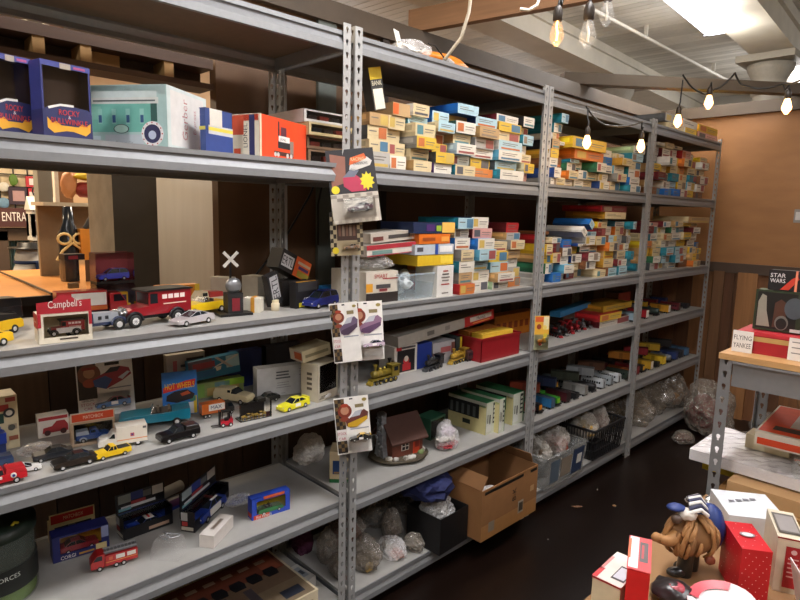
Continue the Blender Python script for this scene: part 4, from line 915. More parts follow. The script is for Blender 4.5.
vehicle('toy_truck', 'orange and white toy lorry lettered MAX beside the flame-logo card', 'toy truck', 'semi', (232, 414), (206, 419), z, '#2c2a2a', '#cf6a26', extra=maxd)
# forklift
p = hit(227, 427, 'z', z); t = thing('toy_forklift', 'tiny red and black forklift with silver wheels in front of the lorry', 'toy truck', (p.x-.012, p.y, z+.0005), math.radians(-105)); s = .05
q = MB(); q.box(-.45*s, .3*s, -.24*s, .24*s, .1*s, .38*s, mat('#b01f30', .35)); q.box(-.45*s, -.2*s, -.24*s, .24*s, .38*s, .5*s, mat('#b01f30', .35)); q.build('body', t)
q = MB(); q.box(-.2*s, .05*s, -.18*s, .18*s, .38*s, .5*s, BLACK); q.box(-.3*s, -.18*s, -.18*s, .18*s, .5*s, .8*s, BLACK); q.build('seat', t)
q = MB(); 
for x in (-.4, .25):
    for y in (-.22, .22): q.tube([(x*s, y*s, .38*s), (x*s*.8, y*s, 1.0*s)], .025*s, BLACK, 6)
q.box(-.36*s, .24*s, -.25*s, .25*s, .99*s, 1.03*s, BLACK); q.build('overhead_guard', t)
q = MB(); 
for y in (-.16, .16): q.box(.32*s, .38*s, (y-.03)*s, (y+.03)*s, .03*s, 1.05*s, BLACK); q.box(.38*s, .85*s, (y-.03)*s, (y+.03)*s, .04*s, .075*s, mat('#3c3c40', .4))
q.build('mast_and_forks', t)
for x in (-.3, .18):
    for y in (-1, 1): w = MB(); wheel(w, x*s, y*.24*s, .13*s, .1*s); w.build('wheel', t)
vehicle('toy_van', 'cream sedan delivery van behind the forklift', 'toy truck', 'van', (241, 405), (220, 402), z, '#d8caa2')
# boxes behind
c, rz, a, b, h = fbox((168, 388), z+.0005, -.03, 163, 207, 356, .03); c.x = -.425
def d(mb, a, b, h):
    for v, u0, u1 in ((.85, .5, .95), (.72, .35, .9), (.6, .45, .85)): prect(mb, 'right', a, b, h, u0, u1, v-.03, v+.03, '#4a423c')
    prect(mb, 'right', a, b, h, .16, .26, .6, .85, '#a8504c')
carton('model_box', 'beige printed box standing at the back of the third shelf', 'box', c, rz, a, b, h, '#b5aa98', deco=d, lid=False)
c, rz, a, b, h = fbox((198, 402), z+.0005, -.12, 194, 256, 386, .07, .19)
def d(mb, a, b, h): prect(mb, 'right', a, b, h, .02, .2, .1, .9, '#7aa04a'); prect(mb, 'right', a, b, h, .25, .9, .1, .6, '#b89a5a'); prect(mb, 'right', a, b, h, .6, 1, .6, 1, '#8fb832', .001); prect(mb, 'right', a, b, h, .4, .7, .62, .9, '#6a8a8a', .001)
carton('model_box', 'green and tan picture box under the teal aeroplane kit box', 'box', c+Vector((-.03, 0, 0)), rz, a, b, h, '#8c9a5e', deco=d, lid=False)
zc = z+h+.006
def d(mb, a, b, h):
    R = lambda *k: prect(mb, 'right', a, b, h, *k)
    R(0, .45, .45, 1, '#6a5a62'); R(.08, .5, .55, .85, '#9c3a42', .001); R(.05, .5, .1, .4, '#2f6f9e', .001); R(.72, .98, .35, .95, '#a9cfd8', .001)
    mb.poly([(a/2+.002, -b/2+u*b, v*h) for u, v in ((.46, .45), (.5, .55), (.95, .95), (.97, .88))], mat('#d6d2cc', .5)); mb.poly([(a/2+.0025, -b/2+u*b, v*h) for u, v in ((.5, .98), (.56, 1), (.85, .35), (.78, .35))], mat('#b8b0ac', .5)); mb.poly([(a/2+.003, -b/2+u*b, v*h) for u, v in ((.52, .3), (.5, .5), (.62, .52), (.6, .34))], mat('#e2ddcc', .5))
carton('model_box', 'teal aeroplane kit box tilted on the green picture box', 'box', (c.x-.035, c.y-.01, zc+.008), rz, a*.9, b*1.02, .075, '#2a7fa6', deco=d, rot=(math.radians(4.5), 0, rz), lid=False)
c, rz, a, b, h = fbox((257, 399), z+.0005, -.22, 252, 309, 369, .05)
def d(mb, a, b, h):
    ptext(mb, 'right', a, b, h, 'THE OXFORD', .48, .82, h*.06, '#55565a', .25) if False else None
    for v, u0, u1, t_ in ((.80, .36, .60, .05), (.70, .36, .60, .05), (.60, .35, .63, .05), (.44, .38, .6, .012), (.36, .38, .6, .012), (.28, .36, .64, .012), (.08, .45, .53, .012)): prect(mb, 'right', a, b, h, u0, u1, v-t_*.5, v+t_*.5, '#55565c')
    for v in (.84, .76, .64): prect(mb, 'right', a, b, h, .8, .93, v-.008, v+.008, '#777a80')
carton('model_box', 'plain light grey carton with small dark print facing the aisle', 'box', c, rz, a, b, h, '#b9bbbc', deco=d, top='#8b8c8d', lid=False)
c, rz, a, b, h = fbox((318, 403), z+.0005, .28, 301, 349, 365, .10, .12)
def d(mb, a, b, h):
    for k in range(4): prect(mb, 'left', a, b, h, .35, .65, .3+.13*k, .37+.13*k, '#5b5348')
    for k in range(3): prect(mb, 'right', a, b, h, .05+.05*k, .3+.1*k, .06+.03*k, .075+.03*k, '#4a443c')
def ins(mb, a, b, h): mini(mb, 'delivery', b*.8, TR(.01, 0, .008, PI/2), '#8c1a22', '#8c1a22'); mb.blob((.03, .0, .012), (.015, .03, .012), mat('#e8e8e6', .6), .3, 2, 2, 4, .006)
wb = windowbox('display_box', 'cream window box with a dark red antique car by the post', 'toy box', c, rz, a, b, h, '#c7bfac', '#29211c', 'right', (.08, .95, .22, .95), ins, d)
zz = z+h+.004; 
def d(mb, a, b, h): prect(mb, 'left', a, b, h, .4, .95, .2, .8, '#bb5c34'); prect(mb, 'right', a, b, h, .1, .9, .35, .6, '#8a8264')
carton('model_box', 'flat cream box tilted across the antique car box', 'box', (c.x-.02, c.y-.025, zz+.012), .15, .09, .125, .045, '#c8bc98', deco=d, rot=(math.radians(9), 0, -.05), left='#cfc6b4', lid=False)
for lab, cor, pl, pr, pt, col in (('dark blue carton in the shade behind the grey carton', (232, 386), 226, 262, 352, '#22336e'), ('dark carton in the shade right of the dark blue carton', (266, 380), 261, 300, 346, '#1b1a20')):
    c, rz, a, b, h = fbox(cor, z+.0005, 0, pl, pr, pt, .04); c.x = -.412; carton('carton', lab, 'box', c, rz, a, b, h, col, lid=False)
c, rz, a, b, h = fbox((243, 424), z+.0005, -.1, 236, 274, 407, .045); c = c+Vector((-.014, 0, 0))
t = thing('display_case', 'small clear plastic case holding gold model cars near the front', 'display case', c, rz); q = MB(); q.box(-a/2, a/2, -b/2, b/2, .004, h, CLEAR); q.build('clear_cover', t); q = MB(); q.box(-a/2, a/2, -b/2, b/2, 0, .0035, mat('#3a3833', .5)); q.box(-a*.3, -a*.28, -b*.4, b*.4, .004, h*.85, BLACK); q.build('base', t)
q = MB(); [mini(q, 'race', b*.36, TR(.0, b*(-.2+.4*k), .0045, -PI/2), '#b8983a') for k in range(2)]; q.build('packed_car', t)
vehicle('toy_car', 'bright yellow racing car in front of the light grey carton', 'toy car', 'race', (289, 412), (305, 407), z, '#ddd62a', '#e2da3c')
vehicle('toy_car', 'small black toy car half hidden under the grey carton edge', 'toy car', 'coupe', (262, 404), (276, 401), z, '#17191d')
bag('parts_bag', 'crumpled clear bag with brown track bits beside the tall cream box', (*hit(36, 452, 'z', z)[:2], z), (.035, .045, .012), BAGC, 4, (('#6d5446', (0, 0, .006), (.02, .03, .006)),))
# ================================================================== left unit, fourth shelf (deck D5)
z = D5
p = hit(7, 596, 'z', z); rr = .104; t = thing('storage_canister', 'dark green round canister lettered MILITARY FORCES at the lower left', 'canister', (p.x-.03, p.y-.02, z+.0005))
q = MB(); q.lathe([(rr*.96, 0), (rr, .01), (rr, .20)], clear('#b8c2ba', .12, .15), 32); q.build('clear_wall', t)
q = MB(); q.lathe([(rr*.93, .004), (rr*.95, .01), (rr*.95, .085), (0, .09)], mat('#5e7a34', .6), 24); q.lathe([(0, .091), (rr*.93, .091), (rr*.95, .1), (rr*.95, .18), (0, .184)], mat('#1b281e', .7), 24); q.build('green_filling', t)
q = MB(); q.lathe([(rr*1.004, .045), (rr*1.004, .112)], mat('#141a16', .5), 32); an = math.radians(-38)
s_ = 'MILITARY FORCES'
v, f, w = text_mesh(s_); hh = .016; W_ = w*hh; R_ = rr*1.012
def wrap(st, z0, hh, a_c, col):
    v, f, w = text_mesh(st); q.add([(R_*math.cos(a_c+(x-w/2)*hh/R_), R_*math.sin(a_c+(x-w/2)*hh/R_), z0+y*hh) for x, y in v], f, mat(col, .5))
wrap(s_, .084, .0125, math.radians(-14), '#d4dad2'); wrap('MF', .054, .016, math.radians(-18), '#c9cfc8')
q.build('label_band', t)
q = MB(); q.lathe([(rr*1.03, .19), (rr*1.03, .215), (rr*.9, .222), (rr*.5, .232), (0, .236)], mat('#1d2a22', .45), 32); q.build('lid', t)
q = MB(); q.push(TR(rr*.72, rr*.35, .222)); q.tube([(0, 0, 0), (.004, .006, .01), (0, .014, .004)], .004, mat('#c8c43a', .5), 6); q.pop(); q.build('lid_tab', t)
c, rz, a, b, h = fbox((52, 549), z+.0005, -.08, 49, 97, 529, .05)
def d(mb, a, b, h):
    x = a/2-.001; mb.box(x-.0015, x, -b/2, b/2, h, h*1.55, mat('#d4c490', .5)); mb.quad((x+.0006, -b/2+.03*b, h*1.08), (x+.0006, b/2-.03*b, h*1.08), (x+.0006, b/2-.03*b, h*1.5), (x+.0006, -b/2+.03*b, h*1.5), mat('#b3261f', .5)); mb.text('MATCHBOX', (x, -b/2+.3*b, h*1.2), (0, 1, 0), (0, 0, 1), h*.18, mat('#e2c9a8', .5), .44*b, .0012)
windowbox('display_box', 'cream window box with red header flap behind the navy box', 'toy box', c+Vector((-.012, 0, 0)), rz, a, b, h, '#d4c490', '#2c2620', 'right', (.1, .92, .25, .9), lambda mb, a, b, h: mini(mb, 'oldtruck', b*.75, TR(0, 0, .003, PI/2), '#c9c6bc', '#27305a'), d)
c, rz, a, b, h = fbox((52, 562), z+.0005, -.1, 48, 108, 537, .055)
def d(mb, a, b, h):
    prect(mb, 'right', a, b, h, .75, .95, .05, .3, '#cdbb86'); ptext(mb, 'right', a, b, h, 'CORGI', .26, .12, h*.14, '#e5e0d6', .26); ptext(mb, 'right', a, b, h, 'JAGUAR', .58, .1, h*.12, '#c9963a', .24) if False else prect(mb, 'right', a, b, h, .45, .72, .08, .15, '#b98a3a', .001)
    prect(mb, 'right', a, b, h, .86, .99, .5, .95, '#8a93b8', .001); prect(mb, 'right', a, b, h, .4, .86, .66, .72, '#e9e7e4', .0012) if False else None
windowbox('display_box', 'navy and yellow window box with a dark red car inside', 'toy box', c+Vector((.015, 0, 0)), rz, a, b, h, '#1e2460', '#c08a24', 'right', (.13, .86, .26, .92), lambda mb, a, b, h: mini(mb, 'coupe', b*.68, TR(0, -.004, .012, PI/2), '#8c2430'), d)
vehicle('toy_fire_engine', 'red fire engine with grey ladder and white side panels, lower shelf', 'toy truck', 'fire', (100, 572), (124, 565), z, '#b42426')
def polbox(lab, cor, yaw, pl, pr, pt, lidh):
    c, rz, a, b, h = fbox(cor, z+.0005, yaw, pl, pr, pt, .085)
    t = thing('display_box', lab, 'toy box', c, rz, 'open police car boxes'); mk = mat('#121217', .4); q = MB(); w = .002
    q.box(-a/2, a/2, -b/2, b/2, 0, w, mk); q.box(-a/2, -a/2+w, -b/2, b/2, w, h, mk); q.box(-a/2+w, a/2, -b/2, -b/2+w, w, h, mk); q.box(-a/2+w, a/2, b/2-w, b/2, w, h, mk); q.box(a/2-w, a/2, -b/2+w, b/2-w, w, h*.55, mk)
    q.box(-a/2+w, -a/2+w*1.2, -b/2+w, b/2-w, w, h*.95, mat('#28408c', .5)); prect(q, 'right', a, b, h, .5, .92, .12, .28, '#b89a86'); ptext(q, 'right', a, b, h, 'ROAD CHAMPS', .7, .21, h*.12, '#4a2a22', .36) if False else None
    for u, uu, v0, v1, cl in ((.04, .5, .55, .95, '#b2b6b8'), (.1, .5, .3, .5, '#b03a3a'), (.05, .9, .08, .25, '#c9c7b8')): prect(q, 'left', a, b, h, u, uu, v0, v1, cl, .001)
    q.build('tray', t)
    q = MB(); q.box(-a/2-.003, -a/2-.0005, -b/2, b/2, h*.6, h+lidh, mk); x = -a/2-.0005
    for u0, u1, v0, v1, cl in ((.05, .3, .45, .92, '#8d9a9c'), (.3, .55, .5, .95, '#2a3a80'), (.55, .72, .5, .85, '#6a6e72'), (.74, .97, .45, .95, '#d5d4d0'), (.1, .8, .1, .26, '#c8cdd2'), (.3, .6, .28, .45, '#a33a40'), (.05, .3, .02, .18, '#6aa0b0')):
        q.quad((x+.0008, -b/2+u0*b, h+v0*lidh), (x+.0008, -b/2+u1*b, h+v0*lidh), (x+.0008, -b/2+u1*b, h+v1*lidh), (x+.0008, -b/2+u0*b, h+v1*lidh), mat(cl, .5))
    q.build('raised_lid', t); q = MB(); mini(q, 'police', b*.72, TR(.004, 0, w+.001, -PI/2), '#20388c'); q.build('packed_car', t)
    q = MB(); q.box(-a/2+.003, a/2-.003, -b/2+.003, b/2-.003, h*.93, h*.95, CLEAR); q.build('window_pane', t)
polbox('open black box with blue and white police car, left of the pair', (124, 541), .02, 117, 173, 521, .062)
polbox('open black box with white police car, right of the pair, turned', (195, 533), .6, 181, 229, 513, .062)
c, rz, a, b, h = fbox((181, 568), z+.0005, .75, 147, 200, 548, .09, .07); c = c+Vector((-.02,0,0))
t = thing('blister_shell', 'empty clear plastic blister shell with wire twist near fire engine', 'packaging', c, rz); q = MB(); q.add([(-a/2,-b/2,0),(a/2,-b/2,0),(a/2,b/2,0),(-a/2,b/2,0),(-a*.4,-b*.4,h),(a*.4,-b*.4,h),(a*.4,b*.4,h),(-a*.4,b*.4,h)], [(0,1,5,4),(1,2,6,5),(2,3,7,6),(3,0,4,7),(4,5,6,7)], clear('#ffffff', .10, .12)); q.build('clear_shell', t)
random.seed(2); q = MB(); q.tube([(random.uniform(-.03, .03), random.uniform(-.025, .025), h+random.uniform(.001, .014)) for k in range(12)], .0016, mat('#b9bcbf', .2, .5), 6); q.build('wire_tie', t)
c, rz, a, b, h = fbox((214, 549), z+.0005, .62, 199, 256, 536, .06, .14)
def d(mb, a, b, h): prect(mb, 'top', a, b, h, .25, .75, .35, .6, '#8c8178'); prect(mb, 'top', a, b, h, .3, .7, .42, .52, '#6a5a4c', .001)
carton('model_box', 'long plain white box lying at the front of the fourth shelf', 'box', c, rz, a, b, h, '#d2ccc6', deco=d, lid=False)
t = bag('carded_car', 'blue toy car in a clear bag behind the long white box', (*hit(238, 503, 'z', z)[:2], z), (.04, .05, .016), BAGC, 8, (('#cfcfca', (-.03, -.02, .003), (.02, .02, .002)),), cat='toy pack')
q = MB(); mini(q, 'sports', .075, TR(0, 0, .003, -PI/2+.3), '#22449c'); q.build('packed_car', t)
c, rz, a, b, h = fbox((252, 521), z+.0005, -.12, 248, 290, 500, .055)
def d(mb, a, b, h):
    prect(mb, 'right', a, b, h, .04, .45, .0, .2, '#c8442c', .001); ptext(mb, 'right', a, b, h, 'Hot Wheels', .3, .1, h*.16, '#e8e4dc', .4, lift=.002); prect(mb, 'right', a, b, h, .3, .85, .86, 1, '#c85a34', .001); prect(mb, 'left', a, b, h, .1, .9, .1, .3, '#c8442c', .001)
windowbox('display_box', 'blue and yellow window box with a small green car inside', 'toy box', c, rz, a, b, h, '#2848b4', '#c0aa2a', 'right', (.12, .88, .22, .82), lambda mb, a, b, h: mini(mb, 'convertible', b*.66, TR(0, 0, .008, PI/2), '#2a6a3a'), d)
c = hit(176, 500, 'z', z); t = thing('paper_roll', 'white rolled paper lying behind the police car boxes', 'paper', (c.x-.05, c.y, z+.0005), .3); q = MB(); q.push(TR(0, 0, .020)); q.lathe([(.014, -.05), (.02, -.05), (.02, .05), (.014, .05)], mat('#bcb9b4', .6), 16, axis='y'); q.pop(); q.build('roll', t)
c = hit(172, 508, 'z', z); carton('toy_box', 'flat magenta and blue box under the paper roll side', 'toy box', (c.x-.01, c.y+.02, z+.0005), .2, .05, .08, .014, '#5a2a5c', right='#2a3a8c', lid=False)
# ================================================================== left unit, lowest shelf (deck D6)
z = D6
pa, pb_, pc = hit(318, 596, 'z', z+.07), hit(284, 552, 'z', z+.07), hit(190, 606, 'z', z+.07)
c, rz, a, b, h = (Vector((-.215, .98, z+.0005)), .0, .36, .50, .07)
def d(mb, a, b, h):
    T = lambda *k: prect(mb, 'top', a, b, h, *k)
    T(.02, .98, .02, .98, '#6b5644'); T(.02, .98, .60, .97, '#6e3a2a', .001); T(.02, .98, .02, .35, '#7a6a54', .0008)
    for k in range(6):
        u = .12+.145*k; v = .62
        P = [(u-.045, v-.10), (u-.06, v-.02), (u-.045, v+.06), (u+.045, v+.06), (u+.06, v-.02), (u+.045, v-.10)]
        mb.poly([(a/2-vv*a, -b/2+uu*b, h+.002) for uu, vv in P], mat('#17171b', .5)); T(u-.05, u+.04, .80, .86, '#b5a08c', .0018)
    T(.35, .42, .15, .5, '#3b3438', .002); T(.55, .62, .1, .48, '#4a4248', .002); T(.75, .92, .08, .22, '#262a36', .002); T(.8, .95, .62, .9, '#8a4a34', .0016)
    prect(mb, 'right', a, b, h, .3, .95, .2, .6, '#b5a184')
carton('train_set_box', 'large flat train set box with brown carriage picture on lowest shelf', 'box', c, rz, a, b, h, '#cfc2a4', deco=d)
c, rz, a, b, h = fbox((290, 561), z+.0005, .3, 274, 311, 548, .08, .07); c = Vector((-.20, 1.262, z+.0005))
def d(mb, a, b, h): prect(mb, 'top', a, b, h, .25, .75, .2, .8, '#9aa3ad'); prect(mb, 'top', a, b, h, .4, .65, .35, .6, '#3a4450', .001)
carton('model_box', 'small white box beside the large flat train set box', 'box', c, .1, .12, .06, .045, '#c9c8c4', deco=d, lid=False)
# ================================================================== stacks of boxed train kits (second to fourth unit, two upper shelves)
random.seed(11)
ORD = ['first', 'second', 'third', 'fourth', 'fifth', 'sixth', 'seventh', 'eighth', 'ninth', 'tenth', 'eleventh', 'twelfth', 'thirteenth', 'fourteenth', 'fifteenth', 'sixteenth']
LV = ['lowest', 'second up', 'third up', 'fourth up', 'fifth up', 'sixth up', 'seventh up', 'eighth up', 'ninth up']
PAL = {'teal': '#24798c', 'sky blue': '#5fa6c2', 'dark blue': '#24407c', 'royal blue': '#2168b4', 'cream': '#d9c9a0', 'white': '#dedbd2', 'yellow': '#e2b828', 'orange': '#d9772a', 'red': '#b3282c', 'maroon': '#6a2228',
       'brown': '#7a4f30', 'tan': '#b8925e', 'grey': '#86847f', 'dark grey': '#47494b', 'green': '#2f6a4a', 'black': '#1d1c1e', 'pale green': '#a8c49a', 'purple': '#5a3a7c', 'dark green': '#23453a', 'mustard': '#b88a2a', 'pale blue': '#b9d2da'}
ENDS = {'white': '#d6d1c4', 'cream': '#cdbc94', 'pale blue': '#a3c2cc', 'yellow': '#d2ae3c', 'tan': '#b5956a', 'pink': '#c9968c', 'orange': '#c9783a', 'grey': '#a9a6a0'}
def kit(label, x, y0, y1, z0, h, ln, side, end, rz=0, accent=None, rot=None, name='train_kit_box', group=None, cat='box'):
    w = y1-y0; t = MB(); ms = mat(PAL[side], .5); mt = mat(shade(PAL[side], 1.0), .5); me_ = mat(ENDS.get(end, PAL.get(end, '#dddddd')), .5)
    a, b = ln, w; s = h*.3
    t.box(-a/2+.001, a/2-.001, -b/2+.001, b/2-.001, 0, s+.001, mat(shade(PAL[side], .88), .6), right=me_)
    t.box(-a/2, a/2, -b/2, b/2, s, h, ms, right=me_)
    r = random.random(); x_ = a/2+.0005
    def q(u0, u1, v0, v1, col, l=0): t.quad((x_+l, -b/2+u0*b, v0*h), (x_+l, -b/2+u1*b, v0*h), (x_+l, -b/2+u1*b, v1*h), (x_+l, -b/2+u0*b, v1*h), mat(col, .5))
    ac = accent or random.choice(['#b8693c', '#4d7590', '#96504e', '#55555a', '#c2a658', '#557f84', '#8a7a6a'])
    if r < .35: q(.08, .38, .15, .85, ac); q(.46, .92, .55, .62, '#6a655c', .0003); q(.46, .85, .35, .41, '#8a857a', .0003)
    elif r < .6: q(.1, .9, .12, .3, ac); q(.15, .7, .5, .57, '#6f6a62'); q(.15, .8, .68, .75, '#6f6a62')
    elif r < .8: q(.55, .95, .1, .9, ac); q(.08, .45, .55, .64, '#6f6a62')
    else: q(.1, .75, .42, .5, '#6a655c'); q(.1, .5, .62, .7, '#8a857a')
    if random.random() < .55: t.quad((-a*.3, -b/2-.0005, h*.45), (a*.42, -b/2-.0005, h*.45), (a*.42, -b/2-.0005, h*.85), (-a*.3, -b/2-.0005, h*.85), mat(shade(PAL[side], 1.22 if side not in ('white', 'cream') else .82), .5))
    o = t.build(name, None, (x-a/2, (y0+y1)/2, z0), rz, rot, auto=False)
    return tag(o, label, cat, group)
BAYN = {2: 'near bay', 3: 'middle bay', 4: 'far bay'}
def stacks(bay, upper, cols, g):
    """cols: list of (y0, y1, [(side, end, h, dx)...]) from the left"""
    z0 = D2 if upper else D3; lev = 'upper shelf' if upper else 'middle shelf'
    for ci, (y0, y1, bl) in enumerate(cols):
        z = z0+.0008; y0 = max(y0, UY[bay-1][0]+.04); y1 = min(y1, UY[bay-1][1]-.04)
        if y1-y0 < .025: continue
        for bi, (s, e, h, dx) in enumerate(bl):
            wj = random.uniform(.002, .016); rz = random.uniform(-.03, .03)
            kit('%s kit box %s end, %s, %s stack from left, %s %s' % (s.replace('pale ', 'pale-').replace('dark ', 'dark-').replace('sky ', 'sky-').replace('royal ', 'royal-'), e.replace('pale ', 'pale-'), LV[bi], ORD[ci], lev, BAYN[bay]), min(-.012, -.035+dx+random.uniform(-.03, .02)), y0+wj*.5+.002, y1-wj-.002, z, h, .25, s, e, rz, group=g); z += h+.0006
def px_cols(pxs, xf, py): return [hit(p, py, 'x', xf)[1] for p in pxs]
def auto_cols(pxs, tops, zdeck, pal, seed, hmin=.042, hmax=.058, xf=-.03, rows=None, zmax=.36):
    random.seed(seed); out = []; ys = px_cols(pxs, xf, 200); cur = list(pal)
    for i in range(len(pxs)-1):
        H = min(zmax, hit(pxs[i], tops[i], 'x', xf)[2]-zdeck); z = 0; bl = []; base = random.uniform(-.03, .0)
        while z < H-.012 and len(bl) < 9:
            h = random.uniform(hmin, hmax); h = min(h, H-z) if H-z-h < .02 else h
            s, e = random.choice(pal); bl.append((s, e, h, base+random.uniform(-.05, .022))); z += h+.0006
        out.append((ys[i], ys[i+1]-.004, bl))
    return out
GU = 'boxed train kits on the two upper shelves'
# --- near bay, upper shelf : written out box by box from the photo
y = px_cols([371, 393, 412, 433, 452, 474, 497, 522, 546], -.03, 170)
N2 = [
 (y[0], y[1], [('grey', 'grey', .060, -.02), ('cream', 'cream', .045, -.01), ('dark grey', 'cream', .050, -.03), ('tan', 'tan', .045, -.02)]),
 (y[1], y[2], [('cream', 'white', .055, .005), ('tan', 'cream', .050, -.01), ('grey', 'cream', .050, -.04), ('cream', 'cream', .050, -.03)]),
 (y[2], y[3], [('tan', 'cream', .045, .015), ('cream', 'cream', .045, .01), ('grey', 'yellow', .045, .02), ('cream', 'cream', .050, .0), ('sky blue', 'pale blue', .030, -.01), ('white', 'cream', .045, .0)]),
 (y[3], y[4], [('purple', 'white', .042, -.01), ('dark grey', 'yellow', .044, .0), ('red', 'yellow', .036, .005), ('white', 'white', .042, -.02), ('cream', 'pale blue', .040, .01), ('royal blue', 'pale blue', .045, .0)]),
 (y[4], y[5], [('teal', 'cream', .044, .0), ('brown', 'white', .044, .01), ('pale blue', 'white', .044, .02), ('tan', 'cream', .042, .015), ('dark green', 'white', .048, .0), ('brown', 'tan', .028, -.01), ('royal blue', 'pale blue', .040, .01)]),
 (y[5], y[6], [('tan', 'orange', .042, -.01), ('cream', 'yellow', .045, .0), ('sky blue', 'white', .040, .01), ('grey', 'grey', .045, -.01), ('tan', 'tan', .045, .005), ('dark blue', 'pale blue', .042, .0)]),
 (y[6], y[7], [('teal', 'white', .046, .0), ('dark grey', 'pale blue', .042, -.01), ('sky blue', 'white', .045, .01), ('white', 'pale blue', .045, .0), ('cream', 'cream', .040, -.01), ('mustard', 'yellow', .040, .01), ('maroon', 'white', .036, .0)]),
 (y[7], y[8]-.045, [('tan', 'pink', .044, -.02), ('cream', 'yellow', .044, .0), ('white', 'cream', .042, -.01), ('tan', 'white', .044, -.02), ('teal', 'pale blue', .046, .0), ('tan', 'cream', .036, -.01), ('black', 'white', .046, .0)])]
stacks(2, True, N2, GU)
# --- near bay, middle shelf
y = px_cols([457, 474, 494, 513, 531], -.03, 270)
N3 = [(y[0]-.05, y[0]-.004, [('red', 'red', .042, -.01), ('orange', 'yellow', .042, -.02), ('orange', 'orange', .042, -.03), ('red', 'red', .040, -.02)]),
 (y[0], y[1], [('red', 'orange', .045, .015), ('grey', 'tan', .050, -.01), ('teal', 'white', .050, .0), ('grey', 'cream', .050, -.005), ('royal blue', 'white', .050, .01), ('tan', 'white', .040, -.02), ('teal', 'pale blue', .048, .005)]),
 (y[1], y[2], [('white', 'white', .045, -.01), ('cream', 'white', .050, .01), ('teal', 'pale blue', .050, .0), ('sky blue', 'pale blue', .048, .01), ('royal blue', 'white', .050, .015), ('maroon', 'pink', .044, -.01), ('dark blue', 'white', .05, .0)]),
 (y[2], y[3], [('pale green', 'white', .038, .0), ('tan', 'white', .042, .01), ('sky blue', 'pale blue', .048, .0), ('yellow', 'yellow', .050, -.01), ('cream', 'cream', .045, -.01)]),
 (y[3], y[4]-.03, [('tan', 'orange', .045, .0), ('grey', 'grey', .050, -.04), ('white', 'white', .045, -.03), ('cream', 'tan', .045, -.02), ('grey', 'cream', .045, -.03), ('tan', 'grey', .035, -.04), ('maroon', 'red', .048, -.03)])]
stacks(2, False, N3, GU)
# --- middle and far bays : packed columns following the silhouette in the photo
P3a = [('teal', 'teal'), ('royal blue', 'royal blue'), ('brown', 'brown'), ('maroon', 'maroon'), ('dark grey', 'grey'), ('teal', 'white'), ('teal', 'pale blue'), ('sky blue', 'white'), ('white', 'white'), ('cream', 'white'), ('yellow', 'cream'), ('dark blue', 'white'), ('brown', 'white'), ('mustard', 'cream'), ('red', 'pink'), ('tan', 'cream'), ('grey', 'cream'), ('green', 'white'), ('orange', 'cream')]
c = auto_cols([551, 562, 573, 584, 595, 606, 617, 628, 640, 649], [112, 140, 158, 160, 160, 148, 152, 156, 152], D2, P3a, 21)
T = 'teal'
c[0] = (c[0][0]+.02, c[0][1], [('grey', 'white', .040, -.02), ('dark blue', 'white', .05, -.01), ('brown', 'white', .05, .0), ('mustard', 'yellow', .045, -.01), ('black', 'tan', .048, .0), ('white', 'cream', .032, -.02), (T, 'white', .045, .01), (T, 'pale blue', .045, .02)])
for k in (7, 8): c[k] = (c[k][0], c[k][1]-(.05 if k == 8 else 0), [(T, 'white', .045, -.01), ('royal blue', 'white', .046, .0), (T, 'white', .048, .01), (T, 'cream', .048, .0), (T, 'pale blue', .048, .01)]+([('pale green', 'white', .04, .0)] if k == 7 else []))
stacks(3, True, c, GU)
zz = D2+.0008
def flatbox(label, px0, px1, py, z, h, side, end, ln=.26, xf=-.02, rz=.0, name='train_set_box'):
    y0, y1 = hit(px0, py, 'x', xf)[1], hit(px1, py, 'x', xf)[1]; return kit(label, xf, y0, y1, z, h, ln, side, end, rz, name=name)
def coltop(c, i, zd): return zd+.0008+sum(q[2]+.0006 for q in c[i][2])
zt = max(coltop(c, k, D2) for k in (2, 3, 4))+.002
flatbox('large orange train set box below the yellow one, upper shelf middle bay', 575, 604, 150, zt, .05, 'orange', 'orange', xf=-.045)
flatbox('large yellow train set box topping the middle bay upper pile', 573, 607, 140, zt+.051, .058, 'yellow', 'yellow')
P3b = P3a+[('cream', 'cream'), ('tan', 'yellow'), ('maroon', 'white'), ('white', 'white'), ('brown', 'pale blue')]
c = auto_cols([548, 559, 570, 581, 592, 603, 614, 625, 635, 646], [232, 238, 240, 244, 232, 222, 218, 222, 210], D3, P3b, 33, .042, .056, zmax=.345)
c[0] = (c[0][0]+.02,)+c[0][1:]; c[8] = (c[8][0], c[8][1]-.05, c[8][2])
stacks(3, False, c, GU)
zt = max(coltop(c, k, D3) for k in (5, 6))+.002
flatbox('wide yellow kit box under the red one, middle bay, middle shelf', 605, 626, 215, zt, .04, 'mustard', 'cream', xf=-.03); flatbox('wide red kit box on top of the middle bay, middle shelf', 602, 627, 208, zt+.041, .035, 'red', 'maroon', xf=-.03)
